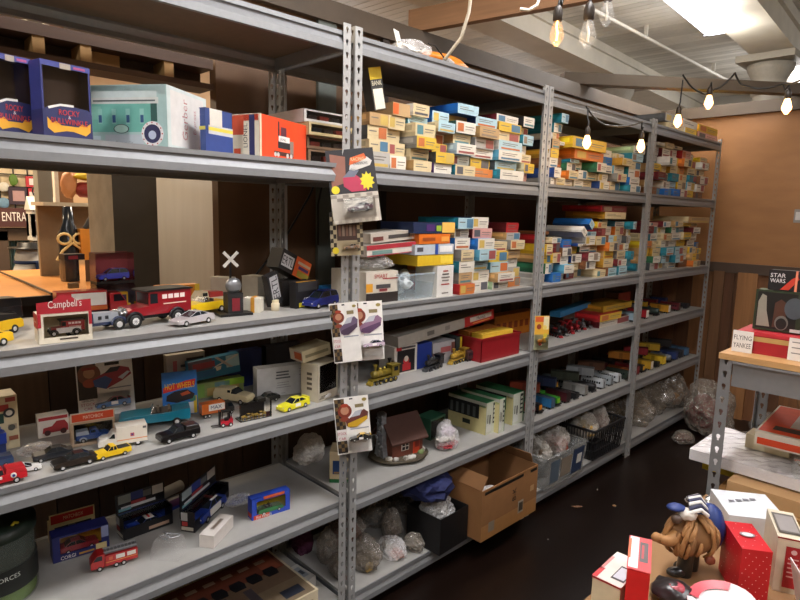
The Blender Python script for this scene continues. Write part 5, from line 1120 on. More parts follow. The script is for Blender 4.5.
# leaning boxes at the middle of that shelf
for i, (lab, px, k, s, e) in enumerate((('royal blue kit box leaning steeply in the middle bay, middle shelf', 590, 2, 'royal blue', 'pale blue'), ('white kit box leaning left of the leaning royal blue one', 583, 1, 'white', 'white'))):
    zt = max(coltop(c, q, D3) for q in ((3, 4) if i == 0 else (2, 3)))
    y0 = hit(px, 240, 'x', -.03)[1]; kit(lab, -.03, y0-.026, y0+.026, zt+.026, .040, .24, s, e, rot=(math.radians(-38), 0, 0))
P4 = P3b+[('tan', 'cream'), ('cream', 'yellow'), ('red', 'yellow'), ('yellow', 'orange')]
c = auto_cols([658, 666.5, 675, 683.5, 692, 700.5, 709, 717], [140, 138, 144, 148, 152, 156, 162], D2, P4, 45, .048, .06)
c[6] = (c[6][0], c[6][1], [('tan', 'cream', .05, -.03), ('cream', 'pink', .045, -.02), ('red', 'yellow', .045, .0), ('yellow', 'yellow', .04, -.01), ('red', 'orange', .05, .01)])
stacks(4, True, c, GU)
c = auto_cols([652, 661, 670, 679, 688, 697, 705, 712], [208, 208, 210, 208, 216, 218, 228], D3, P4, 57, .044, .056, zmax=.33)
for k in (2, 3): c[k][2][1] = ('teal', 'pale blue', .055, .0); c[k][2][2] = ('teal', 'pale blue', .055, .01)
stacks(4, False, c, GU)
zt = max(coltop(c, k, D3) for k in (4, 5))+.002
flatbox('long cream box lying on top of the far bay, middle shelf', 689, 710, 215, zt, .045, 'cream', 'tan')
# boxes on the very top of the far unit
for i, (p0, p1, s, e, lab, up) in enumerate(((668, 684, 'cream', 'cream', 'cream', 0), (685, 697, 'white', 'yellow', 'white and yellow', 0), (698, 718, 'brown', 'pink', 'brown and pink', 0), (682, 697, 'orange', 'white', 'orange', 1), (698.5, 718, 'yellow', 'yellow', 'yellow', 1), (664, 680, 'dark grey', 'grey', 'dark grey', 1))):
    y0, y1 = hit(p0, 130, 'x', -.04)[1], hit(p1, 130, 'x', -.04)[1]; kit('%s train box %s the top of the far shelving unit' % (lab, 'stacked second layer on' if up else 'directly on'), -.04, y0+.003, y1-.003, D1+.0008+up*.0514, .05, .24, s, e)
# ================================================================== second unit, upper shelf : odd items at the left
z = D2
p = hit(388, 140, 'x', -.02)
def odd(label, px0, px1, z0, h, col, xf, dep_, rot=None, deco=None, py=150, name='model_box', **k):
    y0, y1 = hit(px0, py, 'x', xf)[1], hit(px1, py, 'x', xf)[1]
    return carton(name, label, 'box', (xf-dep_/2, (y0+y1)/2, z0), 0, dep_, y1-y0, h, col, deco=deco, rot=rot, lid=False, **k)
zt = D2+.0008+.155+.007
zt2 = D2+.0008+sum(q[2]+.0006 for q in N2[0][2])+.001
def d(mb, a, b, h): prect(mb, 'right', a, b, h, 0, 1, .72, 1, '#e0c22e'); prect(mb, 'right', a, b, h, 0, 1, .55, .72, '#2a2a2c'); ptext(mb, 'right', a, b, h, 'BANK', .5, .635, h*.11, '#d8d2b8', .8); prect(mb, 'right', a, b, h, .1, .9, .02, .5, '#e2ddc8')
odd('tall narrow black yellow and cream box leaning at the pile left end', 374, 386, zt2+.012, .15, '#3a3a38', -.05, .05, (math.radians(14), 0, 0), d)
zt3 = D2+.0008+sum(q[2]+.0006 for q in N2[1][2])+.001
def d(mb, a, b, h): prect(mb, 'right', a, b, h, .02, .3, .1, .9, '#d2622c')
odd('open tan carton with orange end on top of second stack', 392, 411, zt3, .05, '#b99a70', -.06, .2, None, d)
def d(mb, a, b, h): pass
zt4 = D2+.0008+sum(q[2]+.0006 for q in N2[4][2])+.001
# ================================================================== second unit, middle shelf : odd items at the left
z = D3
c, rz, a, b, h = fbox((392, 305), z+.0005, .06, 352, 398, 268, .16)
def d(mb, a, b, h):
    prect(mb, 'right', a, b, h, 0, 1, .0, .32, '#2a2422'); ptext(mb, 'right', a, b, h, 'SMART', .45, .84, h*.13, '#b02e32', .6); prect(mb, 'right', a, b, h, 0, .2, .36, .62, '#d89a2e'); prect(mb, 'right', a, b, h, .3, .75, .45, .58, '#4a4648', .001); prect(mb, 'right', a, b, h, .4, .65, .36, .44, '#8a3a3e', .001); prect(mb, 'right', a, b, h, .5, 1, .74, .77, '#a8343a', .001)
y0 = hit(366, 290, 'x', -.05)[1]; y1 = hit(398, 290, 'x', -.05)[1]; h0 = .125
carton('model_box', 'white box with red lettering and dark train picture right of the post', 'box', (-.05-.11, (y0+y1)/2, z+.0005), 0, .22, y1-y0, h0, '#cfc8ba', deco=d, lid=False)
b1 = MB()
ya, yb = hit(400, 280, 'x', -.03)[1], hit(436, 280, 'x', -.03)[1]; t = thing('storage_tub', 'clear plastic tub full of wrapped parts between two white boxes', 'tub', (-.03-.13, (ya+yb)/2, z+.0005))
w_ = yb-ya; q = MB(); CT = clear('#c9dae4', .28, .15)
vs_ = [(-.115, -w_*.46, 0), (.115, -w_*.46, 0), (.115, w_*.46, 0), (-.115, w_*.46, 0), (-.125, -w_*.5, .105), (.125, -w_*.5, .105), (.125, w_*.5, .105), (-.125, w_*.5, .105)]
q.add(vs_, [(0,1,2,3),(0,1,5,4),(1,2,6,5),(2,3,7,6),(3,0,4,7)], CT); q.box(-.128, .128, -w_*.5-.003, -w_*.5+.003, .1, .107, CT); q.box(.122, .129, -w_*.5, w_*.5, .1, .107, CT); q.build('tub_wall', t)
random.seed(3)
for k in range(9):
    f = MB(); rr_ = random.uniform(.02, .032); f.blob((random.uniform(-.06, .085), random.uniform(-w_*.32, w_*.32), .03+.03*(k % 3)), (rr_, rr_, rr_*.8), mat(random.choice(['#b9cad4', '#c8d2d6', '#9fb4c0', '#d6dada']), .4), .35, 2, 2, k, .003, False); f.build('wrapped_part', t)
def d(mb, a, b, h):
    for v, u0, u1, cl in ((.82, .35, .65, '#a83a38'), (.72, .3, .7, '#55504c'), (.62, .25, .75, '#77706a'), (.52, .3, .7, '#77706a'), (.4, .25, .75, '#a83a38'), (.12, .3, .7, '#77706a')): prect(mb, 'right', a, b, h, u0, u1, v-.02, v+.02, cl)
odd('tall white box with small red print standing beside the clear tub', 437, 453.5, z+.0005, .135, '#dad8d2', -.02, .13, None, d, 280)
bag('plastic_bag', 'crumpled clear bags heaped over the white lettered box', (-.14, (y0+y1)/2+.01, z+.127), (.09, .085, .03), BAGC, 6)
t_ = z+.127+.062
def d(mb, a, b, h): prect(mb, 'right', a, b, h, 0, 1, .55, .95, '#a8303a'); prect(mb, 'right', a, b, h, .05, .95, .3, .5, '#5e8a88', .001) if False else prect(mb, 'right', a, b, h, .1, .5, .1, .45, '#6a8a84'); prect(mb, 'right', a, b, h, 0, 1, .0, .08, '#a8303a')
odd('white and red striped long box above the clear bags', 367, 416, t_, .045, '#cfcac0', -.05, .16, (math.radians(3), 0, 0), d, 250)
def d(mb, a, b, h): prect(mb, 'right', a, b, h, .04, .24, .2, .6, '#6a3a34'); prect(mb, 'right', a, b, h, .34, .78, .3, .65, '#45403e'); prect(mb, 'right', a, b, h, .82, 1, 0, 1, '#d6b9a4', .001)
odd('grey window-print box topmost above the red striped box', 371, 420, t_+.052, .04, '#bab2a6', -.06, .15, (math.radians(4), 0, 0), d, 240)
# wide boxes lying across (yellow, white-blue, orange, dark)
zt = z+.137
def wide(label, p0, p1, h, col, d=None, py=250, xf=-.03):
    global zt; odd(label, p0, p1, zt, h, col, xf, .2, None, d, py); zt += h+.001
def d1(mb, a, b, h): prect(mb, 'right', a, b, h, .62, .95, .15, .85, '#ecd04a')
wide('yellow long box resting on the tall white box', 418, 454, .045, '#d8b428', d1)
def d2(mb, a, b, h): prect(mb, 'right', a, b, h, .5, .58, 0, 1, '#2f4f9a'); prect(mb, 'right', a, b, h, .62, .95, .2, .8, '#e6e6e4'); prect(mb, 'right', a, b, h, .05, .2, .3, .7, '#4a4a50')
wide('white and blue box above the yellow long box', 415, 454, .044, '#b9c2ca', d2)
def d3(mb, a, b, h): prect(mb, 'right', a, b, h, .1, .5, .3, .6, '#9a4a1e'); prect(mb, 'right', a, b, h, .7, .95, .2, .7, '#e8a04a')
wide('orange box above the white and blue box', 419, 450, .042, '#d9701f', d3)
def d4(mb, a, b, h): prect(mb, 'right', a, b, h, .68, 1, .05, 1, '#e8b85a'); prect(mb, 'right', a, b, h, .3, .5, .2, .8, '#4a2a6a'); prect(mb, 'right', a, b, h, .54, .66, .2, .7, '#9ab83a')
wide('dark blue box with orange end topping the left kit pile', 413, 454, .046, '#1e2c4e', d4)
# ================================================================== second unit, third shelf : engines and boxes (deck D4)
z = D4
t = steam('toy_locomotive', 'olive brass toy steam locomotive at the left of second unit', (369, 388), (400, 380), z, .17, '#7a6a24', '#a8923a')
steam('toy_locomotive', 'black toy steam locomotive standing behind the olive brass one', (388, 382), (410, 372), z, .17, '#18181b', '#2c2c30').location.x -= .02
steam('toy_locomotive', 'black toy steam locomotive in front of the white wrapped boxes', (425, 374), (444, 367), z, .15, '#1a1a1d', '#55585c')
steam('toy_locomotive', 'gold and black toy steam locomotive beside the red plastic bin', (449, 367), (470, 360), z, .15, '#a5842e', '#c9a84a')
railcar('toy_train_car', 'dark maroon toy coach right of the gold locomotive', hit(474, 361, 'z', z)+Vector((-.02, 0, .001)), PI/2, .085, 'coach', '#3a2222')
y0, y1 = hit(394, 372, 'x', -.13)[1], hit(417, 368, 'x', -.13)[1]
def d(mb, a, b, h): 
    prect(mb, 'right', a, b, h, .12, .88, .06, .84, '#17151a'); prect(mb, 'right', a, b, h, .35, .7, .1, .35, '#b3242c', .001); pdisc(mb, 'right', a, b, h, .5, .45, .018, '#b3242c', .0016); pdisc(mb, 'right', a, b, h, .5, .52, .013, '#d8ccc4', .002); prect(mb, 'right', a, b, h, .3, .9, .88, .95, '#4a4648', .001); prect(mb, 'right', a, b, h, .08, .3, .84, .97, '#b3242c', .001)
carton('model_box', 'white framed black box with red figure print behind locomotives', 'box', (-.13-.05, (y0+y1)/2, z+.0005), 0, .1, y1-y0, .125, '#d6d2ca', deco=d, lid=False)
yb_ = hit(432, 360, 'x', -.14)[1]; carton('model_box', 'royal blue narrow box right of the white framed black box', 'box', (-.19, (y1+yb_)/2+.002, z+.0005), 0, .1, yb_-y1-.006, .115, '#27409a', lid=False)
ybin = hit(483, 355, 'x', -.02)[1]; yc_ = min(hit(466, 350, 'x', -.14)[1], ybin-.06)
def d(mb, a, b, h): ptext(mb, 'right', a, b, h, 'M', .1, .4, h*.3, '#7a2a4a', .2); ptext(mb, 'right', a, b, h, 'Mentos', .58, .62, h*.26, '#b04a52', .6) if False else prect(mb, 'right', a, b, h, .35, .8, .5, .75, '#b8666a'); prect(mb, 'right', a, b, h, .82, .98, .4, .9, '#7a4a44', .001)
carton('model_box', 'white box with pink red print between royal blue and red bin', 'box', (-.19, (yb_+yc_)/2, z+.0005), 0, .1, yc_-yb_-.006, .105, '#b9bac0', deco=d, lid=False)
yd_ = ybin-.008
def d(mb, a, b, h): prect(mb, 'right', a, b, h, .62, .95, 0, 1, '#d8bc2a'); prect(mb, 'right', a, b, h, 0, 1, 0, .15, '#b0323a', .001)
carton('model_box', 'narrow dark and yellow box just left of the red bin', 'box', (-.19, (yc_+yd_)/2, z+.0005), 0, .1, yd_-yc_-.006, .112, '#3c4648', deco=d, lid=False)
ya = hit(402, 330, 'x', -.1)[1]; ye = hit(497, 320, 'x', -.1)[1]
def d(mb, a, b, h):
    prect(mb, 'right', a, b, h, .66, 1, 0, 1, '#b9272c'); prect(mb, 'right', a, b, h, .72, .97, .35, .8, '#d8d0cc', .001); ptext(mb, 'right', a, b, h, 'Mantua', .845, .57, h*.32, '#3a2a34', .22, lift=.002); prect(mb, 'right', a, b, h, .75, .95, .12, .22, '#d8a24a', .001)
    prect(mb, 'right', a, b, h, .27, .34, .3, .7, '#6a6660'); prect(mb, 'right', a, b, h, .45, .50, .3, .7, '#8a867e')
carton('model_box', 'very long grey and red box lying tilted across the box tops', 'box', (-.175, (ya+ye)/2, z+.150), 0, .11, (ye-ya), .05, '#a9a49a', deco=d, rot=(math.radians(5), 0, 0), lid=False)
# red plastic bin with yellow packs
t_bin = None
ya, yb2 = hit(483, 355, 'x', -.02)[1], hit(521, 345, 'x', -.02)[1]; w_ = yb2-ya; dpt = .20
t = thing('plastic_bin', 'red plastic bin holding yellow boxes, next to the second post', 'bin', (-.03-dpt/2, (ya+yb2)/2, z+.0005)); q = MB(); RB = mat('#8e1a22', .4)
H_ = .115
def wall(x0, x1, y0, y1): q.box(x0, x1, y0, y1, .003, H_, RB)
q.box(-dpt/2, dpt/2, -w_/2, w_/2, 0, .003, RB); wall(-dpt/2, dpt/2, -w_/2, -w_/2+.003); wall(-dpt/2, dpt/2, w_/2-.003, w_/2); wall(dpt/2-.003, dpt/2, -w_/2, w_/2); wall(-dpt/2, -dpt/2+.003, -w_/2, w_/2); q.build('bin_wall', t)
q = MB(); 
for sg in (-1, 1): q.box(-dpt/2-.004, dpt/2+.004, sg*w_/2-.004, sg*w_/2+.004, H_-.012, H_, RB); q.box(sg*dpt/2-.004, sg*dpt/2+.004, -w_/2, w_/2, H_-.012, H_, RB)
q.build('rim', t)
by = (ya+yb2)/2
carton('model_box', 'pale yellow box at the front inside the red bin', 'box', (-.03-.055, by, z+.0045), 0, .07, w_*.8, .128, '#e0b83e', top='#e8c85a', lid=False)
carton('model_box', 'brown and orange box at the back inside the red bin', 'box', (-.03-.14, by, z+.0045), 0, .07, w_*.8, .128, '#a8662a', top='#9a5a2c', lid=False)
ya, yb2 = hit(492, 325, 'x', -.33)[1], hit(540, 320, 'x', -.33)[1]
def d(mb, a, b, h):
    for k in range(7): prect(mb, 'right', a, b, h, .05+.13*k, .13+.13*k, .35, .65, '#8a3a18')
carton('model_box', 'long orange box with dark windows at the back by the red bin', 'box', (-.36, (ya+yb2)/2-.02, z+.0005), 0, .08, yb2-ya-.06, .13, '#c87a22', deco=d, lid=False)
# ================================================================== second unit, fourth shelf : cottage and green boxes (deck D5)
z = D5
bag('plastic_bag', 'crumpled white plastic bag beside the cream and green window box', (*hit(309, 462, 'z', z)[:2], z+.0005), (.06, .07, .062), clear('#e6e2dc', .7, .3), 12, (('#c9c4bc', (0, 0, .04), (.04, .05, .035)),))
p = hit(345, 483, 'z', z)
def d(mb, a, b, h): prect(mb, 'right', a, b, h, 0, 1, 0, .12, '#1f6a3a'); prect(mb, 'left', a, b, h, 0, 1, 0, .12, '#1f6a3a'); prect(mb, 'left', a, b, h, .15, .85, .28, .72, '#1e3f74'); prect(mb, 'left', a, b, h, .2, .6, .3, .36, '#9a7a4a', .001); prect(mb, 'left', a, b, h, .52, .56, .28, .72, '#2a2a34', .001)
windowbox('display_box', 'cream window box with green base behind the steel post', 'toy box', (p.x-.05, p.y+.02, z+.0005), .8, .085, .10, .13, '#cbb892', '#5a626c', 'right', (.1, .9, .22, .88), None, d)
# brick cottage
p = hit(409, 462, 'z', z); t = TCOT = thing('cottage_model', 'brown ceramic cottage with stone chimney and red door on fourth shelf', 'model house', (p.x-.08, p.y+.01, z+.0005), math.radians(-6)); s = .118; t.scale = (1.5, 1.5, 1.5)
q = MB(); q.blob((0, 0, .010), (.075, .092, .010), mat('#4a4232', .7, 0, .3, 60), .15, 3, 3, 2, 0); random.seed(8)
for k in range(16):
    a = random.uniform(-1.2, 1.3); q.blob((.062*math.cos(a), .078*math.sin(a), .018), (.008, .009, .007), mat(random.choice(['#b9b4aa', '#8a8478', '#6a7a4a', '#c9c6c0']), .7), .3, 2, 2, k)
q.build('ground', t)
BR = mat('#6b3a2a', .7, 0, .25, 90)
q = MB(); q.box(-.042, .042, -.055, .060, .012, .072, BR); q.prism([(-.042, .072), (0, .118), (.042, .072)], .0575, BR, y0=.0025); q.build('walls', t)
q = MB()
for sg in (-1, 1): q.add([(sg*.056, -.066, .060), (sg*.056, .07, .060), (0, .07, .124), (0, -.066, .124), (sg*.056, -.066, .065), (sg*.056, .07, .065), (0, .07, .129), (0, -.066, .129)], [(0,1,2,3),(4,5,6,7),(0,1,5,4),(1,2,6,5),(3,0,4,7)], mat('#4a2c22', .7, 0, .25, 80, 0, (1, 12, 1)))
q.build('roof', t)
q = MB(); st = mat('#7d8084', .7, 0, .3, 120); q.prism([(-.024, .01), (-.014, .06), (-.011, .14), (.011, .14), (.014, .06), (.024, .01)], .008, st, y0=-.064); q.blob((0, -.064, .143), (.017, .013, .009), st, .3, 3, 2, 4); 
for k in range(26): q.blob((random.uniform(-.014, .014), -.073, .015+.005*k), (.006, .003, .004), mat(random.choice(['#8d9196', '#6a6e74', '#a3a6aa']), .7), .3, 2, 1, k)
q.build('chimney', t)
q = MB(); q.box(.0422, .0436, -.022, .006, .034, .060, mat('#cfcac0', .6)); 
for y_ in (-.0195, -.0065):
    for z_ in (.0365, .0485): q.box(.0437, .0442, y_, y_+.010, z_, z_+.009, mat('#17181c', .3))
q.build('window', t)
q = MB(); q.box(.0422, .044, .026, .046, .014, .060, mat('#b33a1e', .5)); q.box(.044, .0448, .029, .043, .036, .056, mat('#7a2414', .5)); q.box(.0422, .0436, .022, .026, .014, .064, mat('#c4472a', .5)); q.build('door', t)
bag('toy_pack', 'clear bag of red and white parts beside the cottage', (*hit(446, 448, 'z', z)[:2], z+.0005), (.045, .058, .062), BAGC, 15, (('#8a1f2a', (.005, 0, .022), (.035, .055, .02)), ('#d8d4cc', (.005, -.01, .055), (.03, .05, .008)), ('#b0a0b0', (.0, .01, .08), (.025, .04, .02))), cat='bag')
# green figure boxes
def gbox(label, cor, pl, pr, pt, green):
    c, rz, a, b, h = fbox(cor, z+.0005, .04, pl, pr, pt, .24); b -= .022
    def d(mb, a, b, h):
        L_ = lambda *k: prect(mb, 'left', a, b, h, *k)
        L_(0, 1, 0, 1, '#c9c08a'); L_(.0, .82, .45, .9, '#17191a', .001); 
        for k in range(5): L_(.06+.15*k, .13+.15*k, .48, .8, '#5a605e', .0015)
        L_(.4, .6, .2, .34, '#1f2a22', .0015); L_(0, 1, .9, 1, '#b9bcae', .001)
        R = lambda *k: prect(mb, 'right', a, b, h, *k)
        R(0, 1, 0, 1, '#c6c9b8'); R(.62, .9, .3, .95, '#20261f', .001); R(.05, .5, .08, .34, '#cfd0c8', .001); R(.12, .2, .35, .62, '#4a4a42', .001); R(.3, .42, .3, .6, '#3a3a34', .001); R(.92, 1, 0, 1, '#24683a', .001)
        for k in range(4): R(.66, .86, .36+.14*k, .44+.14*k, '#c3c6b6', .0016)
    carton('figure_box', label, 'toy box', c, rz, a, b, h, green, deco=d, top='#2c6a42')
gbox('green and cream boxed figure set, leftmost of the three', (484, 436), 440, 497, 404, '#2f6a44')
gbox('green boxed figure set with lime end, middle of the three', (497, 434), 452, 505, 400, '#4a8a3a')
gbox('dark green boxed figure set nearest the second post', (511, 426), 466, 524, 395, '#245a3a')
c = hit(432, 454, 'z', z); windowbox('display_box', 'clear fronted green topped box behind the red and white bag', 'toy box', (-.24, hit(432, 440, 'x', -.2)[1]+.03, z+.0005), .1, .09, .12, .105, '#2c5a44', '#8f948f', 'right', (.04, .96, .06, .9))
# ================================================================== third unit, third shelf (deck D4)
z = D4; random.seed(77)
def onfront(px, py, z): 
    p = hit(px, py, 'z', z); return clampx(p, -.40, -.03)
yq = [hit(560, 315, 'x', -.2)[1], hit(601, 310, 'x', -.2)[1]]
carton('model_box', 'long blue box lying across the pile of engines, third unit', 'box', (-.24, (yq[0]+yq[1])/2-.06, z+.105), .12, .07, yq[1]-yq[0]-.04, .035, '#2a78a8', right='#2d7db0', lid=False, rot=(math.radians(2), 0, .12))
carton('model_box', 'plain tan carton carrying the long blue box, third unit', 'box', (-.30, (yq[0]+yq[1])/2-.06, z+.0005), .05, .1, .16, .095, '#5a4a3c', lid=False)
LC = [('dark grey', '#2a2c30'), ('black', '#17171a'), ('red', '#8e1c22'), ('crimson', '#a3222a'), ('grey', '#6a6c70'), ('maroon', '#4a1c20'), ('charcoal', '#232428'), ('rust', '#8a4a2a')]
for i in range(6):
    nm, col = LC[i]; px = 556+i*6.0; p = onfront(px, 336-i*2.1, z); steam('toy_locomotive', '%s toy locomotive, %s along the pile beneath the long blue box' % (nm, ORD[i]), (px+3, 335-i*2), (px-4, 339-i*2), z, .14, col, '#8a8d90' if i % 2 else '#a8343a', heading=Vector((.9, -.35, 0)))
for i, (p0, p1, py, h, s, e, xf, lab) in enumerate(((600, 631, 318, .045, 'maroon', 'white', -.10, 'lowest'), (601, 622, 308, .045, 'red', 'yellow', -.08, 'second up'), (604, 632, 300, .04, 'mustard', 'yellow', -.12, 'third up'))):
    y0, y1 = hit(p0, py, 'x', xf)[1], hit(p1, py, 'x', xf)[1]; kit('%s train box, %s of the small stack by the third post' % (s, lab), xf, y0, y1, z+.0008+sum((.045, .045, .04)[:i])+i*.0006, h, .2, s, e)
p = hit(618, 300, 'x', -.36); carton('model_box', 'flat red topped box at the back near third post', 'box', (-.36, p.y, z+.0005), 0, .1, .2, .15, '#6a4a34', right='#a83a34', lid=False)
# far bay third shelf
for i, (px, py, nm, kd, col, rf) in enumerate(((655, 309, 'pale blue', 'box', '#9ab4c4', '#5a6a74'), (663, 309, 'red', 'box', '#a3222c', '#6a1a20'), (671, 307, 'dark green', 'tank', '#2a3a34', '#222'), (678, 305, 'mustard', 'box', '#b8862a', '#6a4a1e'), (685, 304, 'maroon', 'coach', '#5a1c24', '#222'), (692, 302, 'black', 'gondola', '#1c1c20', '#3a332c'))):
    p = Vector((-.06, 3.89+i*.19, z)); railcar('toy_train_car', '%s toy train car on the third shelf of the far bay' % nm, (p.x-.07, p.y, z+.0008), .0+random.uniform(-.04, .04), .14, kd, col, rf if len(rf) == 7 else '#222222', '#d8d4cc' if i % 2 else None, .04, .05)
    p2 = p+Vector((-.25, .03, 0)); railcar('toy_train_car', '%s toy train car at the back of the far bay third shelf' % ('orange', 'brown', 'grey', 'yellow', 'dark red', 'navy')[i], (min(p2.x, -.30), p2.y, z+.0008), random.uniform(-.04, .04), .13, 'box', ('#c8742a', '#5a3a28', '#6a6a6c', '#c9a02e', '#6a1c20', '#22305a')[i], '#3a2a22', None, .04, .05)
# ================================================================== third and far unit, fourth shelf : rows of train cars (deck D5)
z = D5
ROW = [(533, 434, 'white capped red', 'tank', '#7a1c22', None), (541, 428, 'black with orange nose', 'diesel', '#1d1d20', '#d88a22'), (552, 423, 'blue', 'box', '#2a6a9a', '#33475c'), (559, 421, 'bright green', 'diesel', '#3a8a2a', '#7ab82a'), (568, 416, 'maroon', 'box', '#4a1c22', '#2a1a1c'), (576, 412, 'black', 'gondola', '#1b1b1e', None), (585, 408, 'grey hopper', 'box', '#8d8d8a', '#7a7a78'), (594, 403, 'black tank', 'tank', '#18181b', None), (603, 398, 'silver', 'coach', '#a9aeb2', None), (611, 394, 'steel grey', 'coach', '#8d9498', None), (619, 390, 'pale grey', 'coach', '#b6bbbd', None), (627, 386, 'dark green', 'coach', '#2a352c', None)]
for i, (px, py, nm, kd, col, en) in enumerate(ROW):
    p = clampx(hit(px, py, 'z', z), -.4, -.05); railcar('toy_train_car', '%s toy train car, front row on the fourth shelf, third unit' % nm, (p.x-.075, p.y, z+.0008), random.uniform(-.1, .12), .15, kd, col, '#2c2a2a' if kd == 'box' and not en else (en or '#3a3230'), en, .042, .052)
for i, (nm, kd, col) in enumerate((('orange red', 'box', '#b8482a'), ('dark red', 'box', '#8a1f24'), ('navy and red', 'box', '#7a2430'), ('olive green', 'box', '#4a5a44'), ('purple black', 'coach', '#2a2230'), ('orange', 'diesel', '#c8742a'), ('slate', 'coach', '#6a7478'), ('silver grey', 'coach', '#9aa0a4'), ('dark brown', 'box', '#3e2a20'), ('steel blue', 'coach', '#5a6a78'))):
    yy = 2.66+i*.108; railcar('toy_train_car', '%s toy train car, back row on the fourth shelf, third unit' % nm, (-.30, yy, z+.0008), random.uniform(-.1, .1), .17, kd, col, shade(col, .8) if kd == 'box' else '#3a3230', None, .044, .056)
FAR = [('orange brown', 'box', '#a85a2a'), ('dark red', 'box', '#7a1f22'), ('yellow black', 'diesel', '#2a2620'), ('mustard', 'box', '#b8902a'), ('black', 'gondola', '#1a1a1c'), ('yellow', 'box', '#d0ac2e'), ('grey', 'tank', '#6e7072'), ('dark blue', 'box', '#2a3a6a'), ('charcoal', 'coach', '#2a2a2e'), ('slate blue', 'box', '#4a6a8a')]
for i, (nm, kd, col) in enumerate(FAR):
    yy = 3.86+i*.115; railcar('toy_train_car', '%s toy train car, front row on the fourth shelf, far bay' % nm, (-.13, yy, z+.0008), random.uniform(-.08, .08), .16, kd, col, shade(col, .7), '#d8cfc0' if i in (0, 3) else ('#e0c03a' if i == 5 else None), .045, .055)
    if i < 8: railcar('toy_train_car', '%s toy train car, back row on the fourth shelf, far bay' % ('maroon', 'black', 'brown', 'deep red', 'navy', 'olive', 'grey', 'rust')[i], (-.32, yy+.02, z+.0008), random.uniform(-.08, .08), .16, 'box', ('#5a1c22', '#1a1a1c', '#4a3222', '#6e1a1e', '#22304e', '#4c4c2a', '#5c5e60', '#7a4428')[i], '#2a2422', None, .045, .055)
for i, (x, y, zz_, nm, cl, rz) in enumerate(((-.22, 2.84, .069, 'rust red', '#8a3a26', .5), (-.22, 3.02, .069, 'navy', '#26304e', .35), (-.2, 3.25, .066, 'dark olive', '#3a4034', .45), (-.2, 3.44, .066, 'silver', '#9aa0a4', .4), (-.22, 3.62, .066, 'brown', '#5a3a28', .5), (-.22, 4.06, .069, 'amber', '#b8782a', .4), (-.22, 4.30, .069, 'crimson', '#8a1c26', .5), (-.22, 4.52, .069, 'yellow', '#c9a42e', .4), (-.22, 4.74, .069, 'black', '#1c1c20', .45))):
    railcar('toy_train_car', '%s toy train car lying across the two rows, fourth shelf, %s' % (nm, 'third unit' if y < 3.7 else 'far bay'), (x, y, z+zz_), rz, .17, 'box', cl, shade(cl, .7), None, .044, .05)
# ================================================================== lowest shelves : bags, boxes, tub, crate
z = D6
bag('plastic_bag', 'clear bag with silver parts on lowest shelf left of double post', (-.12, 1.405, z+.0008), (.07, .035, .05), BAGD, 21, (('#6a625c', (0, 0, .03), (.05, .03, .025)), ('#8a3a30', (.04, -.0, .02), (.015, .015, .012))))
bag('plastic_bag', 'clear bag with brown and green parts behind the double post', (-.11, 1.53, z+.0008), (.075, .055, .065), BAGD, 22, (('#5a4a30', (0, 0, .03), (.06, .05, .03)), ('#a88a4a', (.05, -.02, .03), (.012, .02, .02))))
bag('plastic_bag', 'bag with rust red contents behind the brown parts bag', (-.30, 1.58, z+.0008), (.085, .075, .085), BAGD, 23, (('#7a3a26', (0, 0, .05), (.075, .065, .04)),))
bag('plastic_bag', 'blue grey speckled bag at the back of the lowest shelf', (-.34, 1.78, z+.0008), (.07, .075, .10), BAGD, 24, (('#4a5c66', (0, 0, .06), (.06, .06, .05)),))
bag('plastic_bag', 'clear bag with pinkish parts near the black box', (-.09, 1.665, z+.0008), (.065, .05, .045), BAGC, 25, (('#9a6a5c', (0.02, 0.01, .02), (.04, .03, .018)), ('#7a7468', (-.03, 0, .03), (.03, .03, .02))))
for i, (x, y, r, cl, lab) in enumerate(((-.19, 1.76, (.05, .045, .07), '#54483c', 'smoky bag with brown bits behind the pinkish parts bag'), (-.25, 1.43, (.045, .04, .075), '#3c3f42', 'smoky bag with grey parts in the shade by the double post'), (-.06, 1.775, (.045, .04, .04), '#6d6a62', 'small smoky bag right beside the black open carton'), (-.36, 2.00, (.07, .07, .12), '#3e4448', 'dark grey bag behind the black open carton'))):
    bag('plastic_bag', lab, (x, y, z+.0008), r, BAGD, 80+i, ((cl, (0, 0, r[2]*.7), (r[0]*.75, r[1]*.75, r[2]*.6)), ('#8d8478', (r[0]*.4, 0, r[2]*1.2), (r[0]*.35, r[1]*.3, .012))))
bag('cloth_pouch', 'dark magenta cloth pouch in the shade behind the small white box', (-.38, 1.40, z+.0008), (.05, .045, .05), mat('#4a1838', .8), 26)
